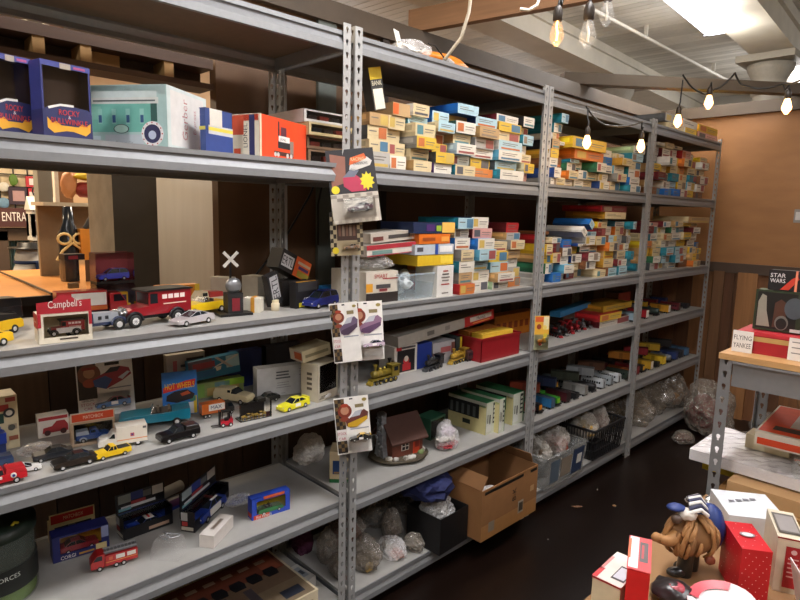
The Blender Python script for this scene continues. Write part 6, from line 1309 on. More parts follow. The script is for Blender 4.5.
# black carton with blue bag
c = hit(433, 560, 'z', 0.0); t = thing('open_carton', 'black open carton on the lowest shelf with clear bags inside', 'box', (-.05, 1.918, D6+.001), .04); q = MB(); BK = mat('#0e0e10', .5)
w_, d_, h_ = .20, .20, .17
q.box(-d_/2, d_/2, -w_/2, w_/2, 0, .003, BK)
for sg in (-1, 1): q.box(-d_/2, d_/2, sg*(w_/2-.0015)-.0015, sg*(w_/2-.0015)+.0015, .003, h_, BK); q.box(sg*(d_/2-.0015)-.0015, sg*(d_/2-.0015)+.0015, -w_/2+.003, w_/2-.003, .003, h_, BK)
q.build('carton', t)
bag('plastic_bag', 'crinkled clear bag stuffed in the top of the black carton', (-.05, 1.918, D6+.075), (.072, .072, .075), BAGC, 31, (('#6d6a66', (0, 0, .06), (.05, .05, .05)),))
t = thing('cloth_bag', 'navy blue folded bag with cream tag on top of black carton', 'bag', (-.09, 1.885, D6+.212)); q = MB(); q.blob((0, 0, .055), (.12, .12, .07), mat('#1a2352', .8), .3, 2, 3, 6, .002, False); q.build('cloth', t); q = MB(); q.push(TR(.088, .05, .06, 0, .5)); q.box(0, .003, -.006, .006, -.02, .025, mat('#cbb088', .6)); q.pop(); q.build('tag', t)
# big open cardboard box: placed by its floor corners
A = hit(479, 544, 'z', 0); B = hit(548, 511, 'z', 0); A = Vector((.02, 2.185, 0)); 
ang = .06; t = thing('cardboard_box', 'open brown cardboard box jutting out from the lowest shelf edge', 'box', (-.045, 2.268, D6+.0018), 0)
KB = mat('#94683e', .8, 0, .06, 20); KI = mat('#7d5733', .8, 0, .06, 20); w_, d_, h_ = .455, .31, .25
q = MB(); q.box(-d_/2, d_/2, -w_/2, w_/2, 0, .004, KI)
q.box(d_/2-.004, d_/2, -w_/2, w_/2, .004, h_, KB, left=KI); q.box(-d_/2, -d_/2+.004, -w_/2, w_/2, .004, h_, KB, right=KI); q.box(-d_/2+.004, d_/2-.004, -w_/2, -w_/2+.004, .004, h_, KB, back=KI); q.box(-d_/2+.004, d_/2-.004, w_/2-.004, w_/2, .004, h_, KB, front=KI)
for u0, u1 in ((.04, .72), (.85, .98)): prect(q, 'right', d_, w_, h_, u0, u1, .90, .96, '#16130f', .001)
for u0, u1, v0, v1, cl in ((.12, .22, .12, .32, '#8d8272'), (.64, .74, .16, .42, '#a39a8a'), (.655, .73, .2, .38, '#4a4238')): prect(q, 'right', d_, w_, h_, u0, u1, v0, v1, cl, .0012 if cl != '#4a4238' else .002)
ptext(q, 'right', d_, w_, h_, 'B-K', .56, .62, h_*.12, '#1d1712', .3, True, True)
prect(q, 'right', d_, w_, h_, .0, 1, .0, .30, '#a87846', .0006); prect(q, 'right', d_, w_, h_, .86, .93, .5, .62, '#b89466', .002); q.build('walls', t)
q = MB(); q.push(TR(0, -w_/2, h_) @ Matrix.Rotation(math.radians(-38), 4, 'X')); q.box(-d_/2+.004, d_/2-.004, -.002, .002, 0, .07, KI); q.pop(); q.build('flap', t)
q = MB(); q.push(TR(-d_/2, 0, h_) @ Matrix.Rotation(math.radians(-20), 4, 'Y')); q.box(-.002, .002, -w_/2+.03, w_/2-.004, 0, .07, KB); q.pop(); q.build('flap', t)
q = MB(); q.push(TR(0, w_/2, h_) @ Matrix.Rotation(math.radians(25), 4, 'X')); q.box(-d_/2+.004, d_/2-.004, -.002, .002, 0, .14, KI) if False else q.box(-d_/2+.004, d_/2-.03, -.002, .002, 0, .06, KI); q.pop(); q.build('flap', t)
bag('plastic_bag', 'white and red bag lying inside the open cardboard box', (-.04, 2.25, D6+.006), (.09, .13, .07), clear('#ece9e6', .75, .3), 41, (('#a01822', (.03, .02, .11), (.035, .045, .018)),))
# clear storage tub with junk
def tub(label, x, y, w_, d_, h_, m_, rz, crate=False):
    t = thing('plastic_crate' if crate else 'storage_tub', label, 'crate' if crate else 'tub', (x, y, D6+.0018), rz); q = MB(); k = .9; t.location.z += .008 if crate else 0
    b0 = [(-d_*k/2, -w_*k/2), (d_*k/2, -w_*k/2), (d_*k/2, w_*k/2), (-d_*k/2, w_*k/2)]; b1 = [(-d_/2, -w_/2), (d_/2, -w_/2), (d_/2, w_/2), (-d_/2, w_/2)]
    if not crate:
        q.add([(p[0], p[1], 0) for p in b0]+[(p[0], p[1], h_) for p in b1], [(0,1,2,3)]+[(i, (i+1) % 4, 4+(i+1) % 4, 4+i) for i in range(4)], m_); q.build('tub_wall', t, solid=.002)
        prt = MB(); x_ = lambda v: d_*k/2+(d_-d_*k)/2*v+.003
        for u0, u1, v0, v1, cl in ((-.42, -.2, .15, .85, '#55626e'), (-.15, .12, .2, .8, '#85796a'), (.15, .45, .1, .9, '#263654')): prt.quad((x_(v0), u0*w_*.9, v0*h_), (x_(v0), u1*w_*.9, v0*h_), (x_(v1), u1*w_*.95, v1*h_), (x_(v1), u0*w_*.95, v1*h_), mat(cl, .6))
        prt.quad((x_(.4)+.002, .24*w_, .4*h_), (x_(.4)+.002, .36*w_, .4*h_), (x_(.7)+.002, .37*w_, .7*h_), (x_(.7)+.002, .25*w_, .7*h_), mat('#d0cfc8', .6)); prt.build('packed_boxes', t)
    else:
        q.add([(p[0], p[1], 0) for p in b0], [(0, 1, 2, 3)], m_)
        for i in range(4):
            p0, p1, r0, r1 = Vector(b0[i]+(0,)), Vector(b0[(i+1) % 4]+(0,)), Vector(b1[i]+(h_,)), Vector(b1[(i+1) % 4]+(h_,)); n = 14
            for j in range(n+1): f = j/n; q.tube([p0.lerp(p1, f), r0.lerp(r1, f)], .0035, m_, 5)
            for v in (0, .3, .62, 1): q.tube([p0.lerp(r0, v), p1.lerp(r1, v)], .005 if v < 1 else .009, m_, 5)
        q.build('lattice', t)
    q = MB(); q.tube([(p[0], p[1], h_) for p in b1+[b1[0]]], .006, m_, 6); q.build('rim', t); return t
tub('long clear storage tub with blue boxes on lowest shelf, third unit', -.11, 2.92, .44, .30, .19, clear('#c0c2c0', .22, .15), 0)
tub('black lattice crate filled with bags right of the clear tub', -.12, 3.47, .40, .28, .19, mat('#1c1c1f', .5), 0, True)
random.seed(14)
for i, (x, y, r, cl, lab) in enumerate(((-.11, 2.82, (.09, .075, .08), '#6a5a4a', 'brown filled clear bag at the left in the long clear tub'), (-.11, 3.005, (.09, .085, .085), '#8a3a28', 'clear bag with rust red card on top of long clear tub'), (-.12, 3.38, (.09, .075, .08), '#b8944a', 'clear bag with golden brown parts in the black crate'), (-.13, 3.555, (.09, .07, .09), '#7a4a3a', 'clear bag with white card standing in the black crate'))):
    bag('plastic_bag', lab, (x, y, D6+.10), r, BAGM, 50+i, ((cl, (0.02, 0, r[2]*.8), (r[0]*.75, r[1]*.75, r[2]*.6)), ('#cfc9bf', (.03, .02, r[2]*1.35), (r[0]*.4, r[1]*.35, .012))))
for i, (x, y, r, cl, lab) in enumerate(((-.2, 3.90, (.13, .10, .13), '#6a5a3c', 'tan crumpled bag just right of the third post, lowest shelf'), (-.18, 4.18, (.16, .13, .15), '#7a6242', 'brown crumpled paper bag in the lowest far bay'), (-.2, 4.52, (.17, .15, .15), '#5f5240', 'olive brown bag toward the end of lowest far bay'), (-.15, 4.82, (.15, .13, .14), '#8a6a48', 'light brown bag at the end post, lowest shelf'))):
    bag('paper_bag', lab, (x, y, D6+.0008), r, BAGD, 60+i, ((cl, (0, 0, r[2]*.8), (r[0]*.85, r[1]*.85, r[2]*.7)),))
for i, (px, py, r, cl, lab) in enumerate(((706, 430, (.17, .17, .19), '#7a1c22', 'bag with a dark red pack on the floor beyond the shelves'), (672, 436, (.07, .08, .04), '#5a1a1e', 'small dark red bag on the floor under the far shelf'), (748, 446, (.11, .10, .05), '#6a543a', 'flat brown bag on the floor behind the grey table post'), (775, 436, (.15, .12, .09), '#5c4a34', 'brown bag pile on the floor under the grey table'))):
    p = hit(px, py, 'z', .02); p.y = min(p.y, 5.0); bag('paper_bag', lab, (max(p.x, .16), p.y, .001), r, BAGD, 70+i, ((cl, (0, 0, r[2]*.8), (r[0]*.8, r[1]*.8, r[2]*.7)),))
# litter on the floor
for i, (px, py, r, cl, lab) in enumerate(((614, 506, .012, '#8a6a48', 'small tan scrap on the dark floor'), (577, 507, .03, '#6a4a34', 'little flat brown splinter of wood lying on dark floor'), (548, 540, .004, '#9a948c', 'tiny pale crumb on the floor before the cardboard box'), (565, 487, .004, '#9a948c', 'tiny pale crumb on the floor near the long tub'), (597, 490, .004, '#8a847c', 'tiny grey crumb on the floor, mid aisle'))):
    p = hit(px, py, 'z', .0); q = MB(); q.blob((0, 0, .003), (r, r*.4 if i == 1 else r*.8, .003), mat(cl, .7), .3, 2, 2, i, 0); tag(q.build('floor_scrap', None, (p.x, p.y, .0005), .9), lab, 'scrap')
# ================================================================== carded toys on the posts
def on_post(px, py, x=.012): return hit(px, py, 'x', x)
def nas(mb, w, h):
    fr(mb, w, h, 0, 1, 0, 1, '#1e1c20'); fp(mb, w, h, [(.05, .5), (.08, .95), (.4, .9), (.35, .55)], '#8a5a4a', .001); fp(mb, w, h, [(.3, .5), (.3, .62), (.55, .66), (.8, .52), (.75, .42), (.45, .42)], '#b03050', .0014); fp(mb, w, h, [(.3, .62), (.5, .74), (.65, .7), (.55, .62)], '#6a7080', .0016)
    fp(mb, w, h, [(.45, .72), (.5, .82), (.85, .88), (.95, .82), (.9, .76), (.55, .70)], '#c9c6c0', .0016); fp(mb, w, h, [(.46, .78), (.5, .88), (.8, .93), (.84, .86), (.6, .80)], '#d2602a', .002); ft(mb, w, h, 'RACING', .65, .855, h*.045, '#ead0a0', .28, .003); ft(mb, w, h, 'CHAMPIONS', .70, .795, h*.04, '#2a2a2e', .3, .003)
    P = [(.80+(.16 if k % 2 else .11)*math.cos(2*PI*k/20), .55+(.13 if k % 2 else .09)*math.sin(2*PI*k/20)) for k in range(20)]; fp(mb, w, h, P, '#d8c42a', .0022); fdisc(mb, w, h, .12, .46, w*.085, '#e0cc1e', .0022)
    fr(mb, w, h, 0, 1, 0, .40, '#b8b0a2', .0012)
    for k in range(8):
        for j in range(2):
            if (k+j) % 2: fr(mb, w, h, .125*k, .125*(k+1), .30+.045*j, .345+.045*j, '#8a8278', .0016)
    for k in range(7): fr(mb, w, h, .03+.14*k, .1+.14*k, .0, .05, '#c9c3b4', .0016)
p = on_post(350, 222); w_, h_ = .165, .255
blister('carded_car', 'racing card with yellow starburst hanging at the top of the double post', (.07, p.y-.012, p.z+.0), PI/2-.6, w_, h_, nas, lambda q: mini(q, 'race', .085, Matrix.Translation((.012, -.018, .035)) @ Matrix.Rotation(PI, 4, 'Z'), '#5a2a3a', '#3a3a3e'), math.radians(-10), math.radians(-7), (-.05, .07, .02, .085, .04), False)
def nas2(mb, w, h):
    fr(mb, w, h, 0, 1, 0, 1, '#b5a888')
    for k in range(10):
        for j in range(2):
            if (k+j) % 2: fr(mb, w, h, .09*j, .09*(j+1), .1*k, .1*(k+1), '#2a2622', .001); fr(mb, w, h, .82+.09*j, .82+.09*(j+1), .1*k, .1*(k+1), '#4a443a', .001)
    fr(mb, w, h, .2, .82, .35, .82, '#4a3630', .0012); fdisc(mb, w, h, .14, .12, w*.10, '#d8c42a', .002); fdisc(mb, w, h, .85, .82, w*.09, '#c9b83a', .002)
    for k in range(5): fr(mb, w, h, .25+.11*k, .33+.11*k, .45, .7, ('#7a5a4a', '#8d7a6a')[k % 2], .0016)
p = on_post(344, 255, .009); blister('carded_car', 'tan chequered card hanging under the yellow starburst card', (.030, p.y+.0, p.z), PI/2-.5, .115, .15, nas2, lambda q: mini(q, 'race', .055, Matrix.Translation((.012, -.010, .022)) @ Matrix.Rotation(PI, 4, 'Z'), '#c9a88a', '#d8c8b4'), math.radians(-3), math.radians(-3), (-.022, .044, .012, .045, .022), False)
def nas3(c1, c2):
    def f(mb, w, h):
        fr(mb, w, h, .02, .30, .02, .98, '#241f1e')
        for k in range(14):
            for j in range(3):
                if (k+j) % 2: fr(mb, w, h, .03+.09*j, .12+.09*j, .05+.066*k, .116+.066*k, '#6a5638', .001)
        fdisc(mb, w, h, .30, .76, w*.2, '#7a3424', .0014); fdisc(mb, w, h, .30, .77, w*.12, '#b9866a', .0018); fdisc(mb, w, h, .30, .86, w*.11, '#a03a24', .002, .5); fdisc(mb, w, h, .28, .62, w*.12, '#8a4030', .0017, .6)
        fp(mb, w, h, [(.32, .5), (.30, .58), (.5, .66), (.85, .76), (.97, .70), (.94, .60), (.6, .46), (.42, .46)], c1, .002); fp(mb, w, h, [(.45, .64), (.6, .74), (.8, .76), (.72, .66)], '#b9bcc4', .0024); fp(mb, w, h, [(.34, .48), (.36, .54), (.92, .64), (.94, .58), (.6, .46)], c2, .0026)
        fr(mb, w, h, .6, .85, .80, .86, '#8a7e5a', .001); fdisc(mb, w, h, .88, .93, w*.07, '#9a8a4a', .0014, .7); fr(mb, w, h, .03, .31, .24, .44, '#d8d4d0', .0016); ft(mb, w, h, 'STOCK', .17, .37, h*.045, '#b02a48', .26, .0024); ft(mb, w, h, 'CAR', .17, .28, h*.045, '#b02a48', .2, .0024); fr(mb, w, h, .42, .95, .42, .44, '#9a9ea8', .001)
    return f
def ncar(a, b): return lambda q: mini(q, 'race', .078, Matrix.Translation((.022, -.012, .048)) @ Matrix.Rotation(PI, 4, 'Z'), a, b)
p = on_post(357, 361); 
blister('carded_car', 'white stock car card with pink and silver car, front of hanging pair', (.062, p.y+.01, p.z+.012), PI/2-.55, .125, .215, nas3('#8a6a84', '#5a4060'), ncar('#b9a8b8', '#5a4a64'), math.radians(-6), math.radians(-3), (-.022, .058, .012, .072, .024))
p = on_post(345, 363, .009); blister('carded_car', 'white stock car card behind, left half of the hanging pair', (.042, p.y-.010, p.z+.012), PI/2-.6, .10, .215, nas3('#6a5a74', '#4a3a50'), None, math.radians(-3), math.radians(-6), None)
p = on_post(354, 450, .012); blister('carded_car', 'white stock car card with black and yellow car, lower on the post', (.056, p.y-.03, p.z+.012), PI/2-.55, .128, .21, nas3('#6a3a34', '#c9a02a'), ncar('#1c1c1e', '#c9a02a'), math.radians(-5), math.radians(-5), (-.022, .054, .012, .068, .024))
def comic(mb, w, h):
    fr(mb, w, h, 0, 1, .45, 1, '#d9a83a'); fr(mb, w, h, .05, .6, .82, .97, '#c9582a', .001); fr(mb, w, h, .6, .97, .6, .98, '#dcd2a8', .0008); fdisc(mb, w, h, .3, .68, w*.16, '#8a3a24', .0014); fdisc(mb, w, h, .7, .66, w*.14, '#e0c86a', .0014); fr(mb, w, h, 0, 1, 0, .45, '#8a8a6a', .0006); fdisc(mb, w, h, .75, .42, w*.14, '#c9b83a', .0014)
p = on_post(537, 349); t = blister('carded_toy', 'yellow and orange comic style toy card hanging on the second post', (.034, p.y, p.z), PI/2-.45, .085, .175, comic, None, math.radians(-4), math.radians(2), (-.035, .035, .015, .08, .022), False)
q = MB(); [q.blob((random.uniform(-.025, .025), -.012, random.uniform(.02, .06)), (.009, .006, .009), mat(c_, .5), .4, 2, 2, k) for k, c_ in enumerate(('#c9842a', '#d8b23a', '#9a3a24', '#c9a04a', '#d88a2a'))]; q.build('packed_toy', t)
# odds on top of the second unit
z = D1
p = hit(424, 40, 'x', -.05); t = thing('cable_pack', 'clear bag of white cord and paper on top of the shelving', 'electrical part', (-.07, p.y-.05, z+.001)); q = MB(); q.blob((0, 0, .03), (.06, .09, .035), BAGC, .4, 2, 3, 3, .001, False); q.build('plastic_skin', t)
q = MB(); random.seed(6); q.tube([(random.uniform(-.03, .03), -.08+.014*k, .02+random.uniform(0, .03)) for k in range(12)], .005, mat('#d8d2c2', .5), 6); q.build('white_cord', t); q = MB(); q.push(TR(.02, -.07, 0, .3, 0, -.3)); q.box(-.001, .001, -.02, .02, 0, .09, mat('#d9d6d0', .6)); q.pop(); q.build('paper_tag', t)
p = hit(437, 50, 'x', -.1); t = thing('orange_wrap', 'orange plastic wrap beside the cord bag on top of shelving', 'plastic wrap', (-.12, p.y+.05, z+.001)); q = MB(); q.blob((0, 0, .03), (.06, .14, .03), mat('#d0781c', .4), .3, 2, 3, 9, .001); q.build('wrap', t)
p = hit(448, 57, 'x', -.03); t = thing('power_plug', 'grey power adapter on the front edge on top of shelving', 'electrical part', (-.035, p.y+.01, z+.001), .4); q = MB(); q.box(-.015, .015, -.035, .035, 0, .02, mat('#8d8a86', .5)); q.build('case', t, bevel=.003); q = MB(); q.tube([(-.0, -.035, .012), (-.01, -.07, .03), (-.02, -.11, .05), (-.03, -.16, .045)], .003, BLACK, 6); q.build('cord', t)
# ================================================================== grey metal bench at the right, behind the near table
TX = 1.065; TZ = .755
t = thing('metal_bench', 'grey slotted steel bench with wooden top at the right edge', 'bench', (0, 0, 0))
def tpost(x, y, sx, sy, h):
    mb = MB(); keyplate(mb, .034, h, STEEL, 'x', y, x+.034 if sx > 0 else x); keyplate(mb, .034, h, STEEL, 'y', y if sy > 0 else y-.034, x); return mb.build('post', t, solid=.002)
for x, sx in ((TX, 1), (TX+1.25, -1)):
    for y, sy in ((1.935, 1), (2.40, -1)): tpost(x, y, sx, sy, 1.2)
TW = wood('#a97f4e', 7, (.08, 1, 1), .5, .15)
m = MB(); m.box(TX-.004, TX+1.254, 1.93, 2.405, 1.185, 1.203, TW, front=wood('#bd9460', 7, (.1, 1, 1))); m.build('tabletop', t)
for zt in (1.183, TZ-.02):
    m = MB(); m.box(TX+.036, TX+1.215, 1.938, 1.95, zt-.078, zt, STEEL); m.box(TX+.036, TX+1.215, 1.926, 1.938, zt-.006, zt, STEEL); m.box(TX+.036, TX+1.215, 2.385, 2.397, zt-.078, zt, STEEL); m.build('front_beam', t)
    m = MB(); m.box(TX+.004, TX+.014, 1.95, 2.385, zt-.06, zt, STEELD); m.box(TX+1.236, TX+1.246, 1.95, 2.385, zt-.06, zt, STEELD); m.build('side_beam', t)
m = MB(); m.box(TX+.016, TX+1.234, 1.94, 2.40, TZ-.018, TZ-.002, TW); m.build('lower_shelf', t)
# near table with a cardboard sheet
t = thing('work_table', 'low table covered in a brown cardboard sheet, front right corner', 'table', (0, 0, 0))
m = MB(); m.box(1.08, 2.25, .25, 1.90, TZ-.03, TZ-.004, wood('#8a6844', 6, (.1, 1, 1))); m.build('tabletop', t)
for x in (1.14, 2.19):
    for y in (.31, 1.84): m = MB(); m.box(x-.025, x+.025, y-.025, y+.025, 0, TZ-.03, STEELD); m.build('leg', t)
m = MB(); m.box(1.073, 2.2, .3, 1.905, TZ-.0035, TZ, mat('#96724c', .75, 0, .06, 12)); tag(m.build('cardboard_sheet'), 'brown cardboard sheet spread over the near table top', 'cardboard')
Z = TZ+.0008
m = MB(); a_ = [hit(720, 489, 'z', TZ+.03), hit(746, 466, 'z', TZ+.05), hit(796, 474, 'z', TZ+.05), hit(790, 500, 'z', TZ+.03)]
# loose kraft flap lying further back on the bench shelf
m.box(1.115, 1.42, 1.955, 2.09, TZ+.0, TZ+.045, mat('#b58f62', .75, 0, .06, 12)); tag(m.build('kraft_parcel'), 'flat kraft brown parcel under the front of the bubble wrap', 'parcel')
m = MB(); m.box(.995, 1.32, 2.10, 2.34, TZ, TZ+.05, mat('#c9b21e', .5)); m.push(TR(0, 0, 0)); m.pop(); tag(m.build('yellow_box'), 'yellow box under the bubble wrapped slab behind the bench post', 'box')
t = thing('bubble_wrap_slab', 'white bubble wrapped flat slab on the lower bench shelf', 'parcel', (1.23, 2.17, TZ+.052), 0)
m = MB(); m.box(-.24, .24, -.14, .15, .002, .03, mat('#c9c6c4', .5)); m.build('wrapped_panel', t)
random.seed(9); m = MB(); n = 26; k = 18; vs_ = [(-.25+.5*i/n, -.15+.31*j/k, .034+.006*random.random()) for j in range(k+1) for i in range(n+1)]
fs_ = [(j*(n+1)+i, j*(n+1)+i+1, (j+1)*(n+1)+i+1, (j+1)*(n+1)+i) for j in range(k) for i in range(n)]
BWR = mat('#d8d6d8', .16, 0, .03, 160, .5, None, .4); m.add(vs_, fs_, BWR); m.box(-.25, .25, -.152, -.146, 0, .036, BWR); m.box(-.254, -.248, -.15, .16, 0, .036, BWR); m.build('bubble_wrap', t)
# cream carton and orange box on top of the slab
c0 = (1.30, 2.20, TZ+.095); carton('carton', 'small cream carton under the orange train box on the bubble wrap', 'box', (1.165, 2.20, c0[2]), 0, .13, .08, .05, '#cfc6a8', lid=False)
carton('carton', 'second cream carton supporting the right of the orange box', 'box', (1.38, 2.20, c0[2]), 0, .13, .08, .05, '#bfb698', lid=False)
def d(mb, a, b, h):
    T = lambda *k: prect(mb, 'top', a, b, h, *k)
    T(0, 1, 0, 1, '#d8d2c4'); T(.04, .98, .06, .98, '#d9481c', .001); T(.30, .95, .18, .72, '#c6c4c0', .0015); T(.14, .27, .30, .86, '#2c2426', .0015)
    for u, v, w_, hh_ in ((.42, .3, .3, .3), (.5, .5, .12, .16), (.72, .34, .12, .2)): T(u, u+w_, v, v+hh_, '#26262c', .002)
    prect(mb, 'right', a, b, h, .04, 1, .45, .95, '#d9481c', .0008) ; prect(mb, 'left', a, b, h, .03, 1, .12, .6, '#d9481c')
bx = carton('train_box', 'orange and white train set box lying flat over cream cartons', 'box', (1.275, 2.25, c0[2]+.0508), .05, .27, .36, .045, '#ddd6c6', deco=d, top='#ddd6c6')
p = hit(795, 490, 'z', TZ+.045); t = thing('glass_jar', 'clear glass jar with metal rim at the right photo edge', 'jar', (p.x+.02, p.y+.02, TZ+.046)); m = MB(); m.lathe([(.035, 0), (.04, .005), (.04, .07), (.034, .08)], clear('#eef4f0', .14, .05), 20); m.build('glass', t); m = MB(); m.lathe([(.035, .08), (.037, .082), (.037, .092), (0, .093)], CHROME, 20); m.build('lid', t)
# on the bench top: red long box with handwritten card, dark green box, film box
z = 1.2035
def d(mb, a, b, h):
    R = lambda *k: prect(mb, 'right', a, b, h, *k)
    R(0, 1, 0, 1, '#a31d26'); R(.0, .95, .58, .80, '#b8975a', .001); R(.0, 1, .86, 1, '#c4303a', .001); R(.4, 1, .0, .1, '#c9a8a0', .001)
    for k in range(9): R(.33+.036*k, .357+.036*k, .52, .84, '#231a1c' if k % 2 else '#4a3a2a', .0016)
    pdisc(mb, 'right', a, b, h, .55, .68, h*.18, '#1d1719', .002)
carton('train_box', 'long red train box with gold band lying on the bench top', 'box', (1.07+.31, 2.09, z), -PI/2+.03, .16, .60, .066, '#9e1c25', deco=d, top='#a8323a', lid=False)
t = thing('handwritten_card', 'white card lettered FLYING YANKEE leaning on the red train box', 'sign', (1.105, 1.990, z), 0, None, (math.radians(-3), 0, .03)); m = MB(); m.box(-.028, .028, -.001, 0, 0, .066, mat('#e0dcd6', .6)); m.build('card', t)
m = MB(); m.text('FLYING', (0, -.0012, .045), (1, 0, 0), (0, 0, 1), .014, mat('#3a3a3a', .6), .048, .0002, True); m.text('YANKEE', (0, -.0012, .021), (1, 0, 0), (0, 0, 1), .015, mat('#3a3a3a', .6), .048, .0002, True); m.build('handwriting', t)
p = hit(800, 350, 'y', 2.0); t = thing('handwritten_card', 'second white card leaning on the red train box, right edge of photo', 'sign', (p.x, 1.994, z), 0, None, (math.radians(-3), 0, .03)); m = MB(); m.box(-.028, .028, -.001, 0, 0, .066, mat('#e0dcd6', .6)); m.build('card', t); m = MB(); [m.box(-.02, .018, -.0014, -.001, .02+.016*k, .023+.016*k, mat('#7a7a7a', .6)) for k in range(3)]; m.build('handwriting', t)
zb = z+.067
def d(mb, a, b, h):
    R = lambda *k: prect(mb, 'right', a, b, h, *k)
    R(.0, 1, .0, 1, '#2c3722'); R(.04, .74, .05, .95, '#14120f', .001); 
    P = [(.06, .1), (.06, .7), (.12, .9), (.2, .85), (.22, .5), (.3, .1)]; mb.poly([(a/2+.0016, -b/2+u*b, v*h) for u, v in P], mat('#8d8a7c', .5)); P = [(.34, .1), (.36, .7), (.46, .8), (.55, .72), (.58, .1)]; mb.poly([(a/2+.0016, -b/2+u*b, v*h) for u, v in P], mat('#4a2e20', .5))
    pdisc(mb, 'right', a, b, h, .70, .6, h*.26, '#4a5258', .002, sx=.8); pdisc(mb, 'right', a, b, h, .50, .22, h*.18, '#6a6a64', .0024, sx=.8); pdisc(mb, 'right', a, b, h, .50, .2, h*.14, '#1c1a18', .0028, sx=.8)
    R(.66, .84, .02, .1, '#c9c9c4', .003)
p = hit(753, 330, 'y', 2.08)
carton('picture_box', 'dark green box with dim picture standing on red train box', 'box', (p.x+.075, 2.10, zb), -PI/2+.06, .07, .15, .125, '#38452c', deco=d, top='#5a6050', lid=False)
def d(mb, a, b, h):
    R = lambda *k: prect(mb, 'right', a, b, h, *k)
    R(0, 1, 0, 1, '#151214'); ptext(mb, 'right', a, b, h, 'STAR', .22, .74, h*.2, '#e6e4e4', .36); ptext(mb, 'right', a, b, h, 'WARS', .22, .48, h*.2, '#e6e4e4', .36)
    mb.poly([(a/2+.0012, -b/2+u*b, v*h) for u, v in ((.3, .05), (.55, .6), (.68, .75), (.72, .6), (.5, .05))], mat('#c23a26', .5)); mb.poly([(a/2+.0016, -b/2+u*b, v*h) for u, v in ((.63, .0), (.63, 1), (.68, 1), (.69, .0))], mat('#e88a6a', .5)); R(.78, .98, .2, .95, '#c4c4c2', .0014)
p = hit(769, 288, 'y', 2.09)
carton('film_box', 'small black box with red beam picture on the dark green box', 'box', (p.x+.055, 2.10, zb+.1258), -PI/2+.06, .06, .11, .062, '#17141a', deco=d, lid=False)
p = hit(793, 285, 'y', 2.16); t = thing('picture_card', 'pale blue picture card behind the black film box, right edge', 'card', (p.x+.06, 2.17, zb+.0005), 0, None, (math.radians(-6), math.radians(10), 0)); m = MB(); m.box(-.06, .06, 0, .003, 0, .215, mat('#6a8fc0', .5)); prr = mat('#9ab4d4', .5); m.box(-.05, .05, -.0005, 0, .10, .17, prr); m.box(-.04, .0, -.001, -.0005, .11, .15, mat('#c9c0a4', .5)); m.build('card', t)
p = hit(799, 330, 'y', 2.07); carton('picture_box', 'dark red box at the photo edge beside the dark green box', 'box', (p.x+.055, 2.09, zb), -PI/2, .08, .09, .085, '#7e1624', deco=lambda mb, a, b, h: prect(mb, 'right', a, b, h, .05, .3, .1, .4, '#b8404a'), lid=False)
# ================================================================== things on the near table
def topbox(FL, FR, BL, zt): 
    p, q, r = (hit(*v, 'z', zt) for v in (FL, FR, BL)); w = (q-p); b = w.length; e = w.normalized(); n = Vector((e.y, -e.x, 0)); a = max(.02, abs((r-p).dot(n))); c = (p+q)/2-n*(a/2); return (c.x, c.y, Z), math.atan2(n.y, n.x), a, b, zt-Z
c, rz, a, b, h = topbox((592, 575), (621, 588.5), (620, 553), .826)
def d(mb, a, b, h):
    T = lambda *k: prect(mb, 'top', a, b, h, *k); T(0, 1, 0, 1, '#d8d2cc'); T(0, .16, 0, .35, '#c23a40', .001); T(.0, .1, .3, .8, '#d88a88', .001); T(.5, .95, .15, .62, '#3a3a40', .001); T(.54, .91, .2, .57, '#c2c8d4', .0016); prect(mb, 'right', a, b, h, 0, 1, .94, 1, '#a8303a')
carton('ornament_box', 'cream box with red trim and small window, lower left of table', 'box', c, rz, a, b, h, '#cfc8ac', deco=d, lid=False)
c, rz, a, b, h = topbox((626.5, 568), (651, 574), (640, 537.5), .895)
def d(mb, a, b, h):
    T = lambda *k: prect(mb, 'top', a, b, h, *k); T(0, 1, 0, 1, '#cf4a50'); T(.05, .45, .05, .98, '#dcd8d8', .001); T(.5, .86, .25, .85, '#5a5558', .001); T(.58, .68, .35, .75, '#b04a50', .0016); T(0, .12, .3, .9, '#d86a4a', .0014)
carton('ornament_box', 'tall glossy bright red box with silver topped lid', 'box', c, rz, a, b, h, '#c8101c', deco=d, top='#cf4a50', lid=False)
c, rz, a, b, h = topbox((742, 548), (774, 552), (745, 522), .885)
def d(mb, a, b, h):
    random.seed(4)
    for k in range(34): pdisc(mb, 'right', a, b, h, .06+.88*((k*.37) % 1), .04+.9*k/34, .0011, '#e6c8c8', .0008, 8)
    for k in range(14): pdisc(mb, 'top', a, b, h, .08+.84*((k*.41) % 1), .06+.88*k/14, .001, '#e6c8c8', .0008, 8)
    pdisc(mb, 'top', a, b, h, .5, .5, .011, '#8a8486', .0012, sx=1.5); pdisc(mb, 'top', a, b, h, .5, .5, .008, '#d6d2d4', .0016, sx=1.5)
    for k in range(20): pdisc(mb, 'left', a, b, h, .1+.8*((k*.37) % 1), .04+.9*k/20, .0011, '#e6c8c8', .0008, 8)
carton('ornament_box', 'red box with white polka dots and oval picture on lid', 'box', c, rz, a, b, h, '#b90f1e', deco=d, top='#c4323c', lid=False)
c, rz, a, b, h = topbox((778, 536), (808, 542), (776, 509), .89)
